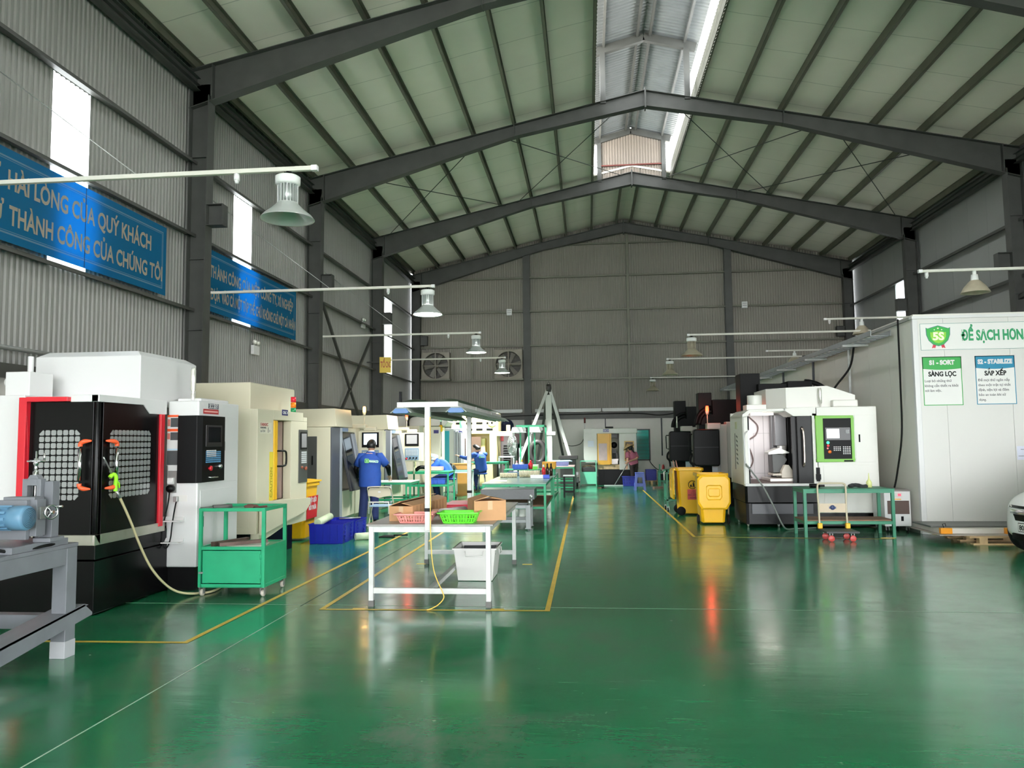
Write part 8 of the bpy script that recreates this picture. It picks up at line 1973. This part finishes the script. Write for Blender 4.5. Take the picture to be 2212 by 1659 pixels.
# seated man reaching to the machine
J = dict(pelvis=V(-3.45,24.93,0.72), spine=V(-3.48,24.92,0.92), chest=V(-3.50,24.90,1.12), neck=V(-3.56,24.90,1.29), head=V(-3.63,24.92,1.43), face=V(-0.9,0.45,-0.1), face_body=V(-0.75,0.65,0),
         shL=V(-3.66,24.76,1.22), elL=V(-3.93,24.80,1.10), wrL=V(-4.18,24.90,1.16), shR=V(-3.36,25.04,1.22), elR=V(-3.52,25.26,1.02), wrR=V(-3.75,25.38,1.02),
         hipL=V(-3.52,24.84,0.70), knL=V(-3.85,24.96,0.62), anL=V(-3.76,24.84,0.09), hipR=V(-3.40,25.02,0.70), knR=V(-3.72,25.24,0.62), anR=V(-3.62,25.2,0.09), toe=V(-0.9,0.3,0), handL=V(0,0,0.3))
p = thing('person', 'seated man in a dark blue work jacket reaching his arm to the white machine', 'person', (-3.5, 24.93, 0))
b, up, fwd, sd = body_mesh(p, J)
jacket(p, J, WORKB, V(-3.45, 24.93, 0.68), 1.0, w=0.225, dpt=0.16)
trousers(p, J, NAVYP, loose=1.1); shoes(p, J, mat('brown_sandal', (120, 84, 74), 0.6)); hair_cap(p, J, up, fwd, sd)
back_logo(p, V(-3.415, 24.755, 1.14), V(0.655, 0.75, -0.08).normalized(), V(0.02, 0.0, 1).normalized(), V(0.75, -0.65, 0).normalized(), 0.24)
# worker in the pale cap leaning over the table
J = dict(pelvis=V(-3.98,21.92,0.70), spine=V(-4.05,21.93,0.88), chest=V(-4.20,21.95,1.02), neck=V(-4.36,21.97,1.10), head=V(-4.47,21.98,1.20), face=V(-1,0.05,-0.45), face_body=V(-0.6,0.05,-0.75),
         shL=V(-4.28,21.80,1.04), elL=V(-4.45,21.78,0.90), wrL=V(-4.62,21.95,0.90), shR=V(-4.28,22.12,1.04), elR=V(-4.42,22.30,0.92), wrR=V(-4.58,22.36,0.90),
         hipL=V(-4.02,21.82,0.68), knL=V(-4.40,21.80,0.60), anL=V(-4.30,21.78,0.09), hipR=V(-4.02,22.02,0.68), knR=V(-4.40,22.04,0.60), anR=V(-4.32,22.02,0.09), toe=V(-1,0,0))
p = thing('person', 'worker in a pale blue cap, mask and blue jacket leaning over the pale green table', 'person', (-4.0, 21.92, 0))
b, up, fwd, sd = body_mesh(p, J)
jacket(p, J, mat('bright_work_jacket', (48, 104, 214), 0.75, var=0.1, vscale=7), V(-3.94, 21.92, 0.64), 1.0, w=0.21, dpt=0.15)
trousers(p, J, NAVYP); shoes(p, J, BLACK)
CAPP = mat('pale_blue_cap', (186, 220, 236), 0.7)
hair_cap(p, J, up, fwd, sd, CAPP, 0.06, 'hooded_cap')
h = J['head']
MB(True).add([h + up*0.05 + fwd*0.09 + sd*0.07, h + up*0.05 + fwd*0.09 - sd*0.07, h + up*0.03 + fwd*0.17 - sd*0.05, h + up*0.03 + fwd*0.17 + sd*0.05, h + up*0.06 + fwd*0.09 + sd*0.07, h + up*0.06 + fwd*0.09 - sd*0.07, h + up*0.036 + fwd*0.17 - sd*0.05, h + up*0.036 + fwd*0.17 + sd*0.05], [(0,1,2,3), (7,6,5,4), (0,4,5,1), (1,5,6,2), (2,6,7,3), (3,7,4,0)]).build('cap_peak', CAPP, p)
mk = MB(True); loft(mb=mk, rings=[(h - up*0.10 - fwd*0.0, sd*0.085, fwd*0.085), (h - up*0.075 + fwd*0.02, sd*0.09, fwd*0.095), (h - up*0.03 + fwd*0.03, sd*0.09, fwd*0.092)]); mk.build('face_mask', mat('pale_mask', (206, 226, 232), 0.8), p)
# sweeping person in pink
J = dict(pelvis=V(1.64,28.35,0.80), spine=V(1.61,28.34,0.97), chest=V(1.57,28.33,1.11), neck=V(1.53,28.33,1.22), head=V(1.49,28.34,1.32), face=V(-0.8,0.5,-0.5), face_body=V(-0.6,0.75,-0.2),
         shL=V(1.42,28.22,1.14), elL=V(1.41,28.08,0.92), wrL=V(1.385,27.98,0.74), shR=V(1.72,28.44,1.13), elR=V(1.76,28.26,0.96), wrR=V(1.44,28.02,0.86),
         hipL=V(1.57,28.30,0.77), knL=V(1.60,28.32,0.43), anL=V(1.62,28.36,0.085), hipR=V(1.70,28.40,0.77), knR=V(1.70,28.40,0.43), anR=V(1.72,28.44,0.085), toe=V(-0.6,0.6,0))
p = thing('person', 'person in a pink shirt and conical straw hat bending over a wide floor mop', 'person', (1.64, 28.35, 0))
b, up, fwd, sd = body_mesh(p, J)
jacket(p, J, mat('dusty_pink_shirt', (198, 112, 138), 0.75, var=0.08, vscale=7), V(1.65, 28.35, 0.76), 0.55, 'pink_shirt', 0.20, 0.15)
trousers(p, J, mat('dark_brown_trousers', (52, 40, 40), 0.8)); shoes(p, J, BLACK)
hair_cap(p, J, up, fwd, sd)
MB(True).tube([J['head'] - fwd*0.09 + up*0.02, J['head'] - fwd*0.14 - up*0.06, J['neck'] - fwd*0.12 - V(0,0,0.02), J['neck'] - fwd*0.16 - V(-0.02,0,0.14)], [0.035, 0.04, 0.035, 0.012], 10).build('ponytail', HAIR, p)
hat = MB(True); c = J['head'] + up*0.06
loft(hat, [(c + up*0.145, sd*0.004, fwd*0.004), (c + up*0.07, sd*0.11, fwd*0.11), (c - up*0.01, sd*0.215, fwd*0.215), (c - up*0.016, sd*0.213, fwd*0.213), (c + up*0.06, sd*0.10, fwd*0.10), (c + up*0.13, sd*0.004, fwd*0.004)], 26)
hat.build('conical_hat', mat('straw_hat', (206, 168, 124), 0.8, var=0.1, vscale=14), p)
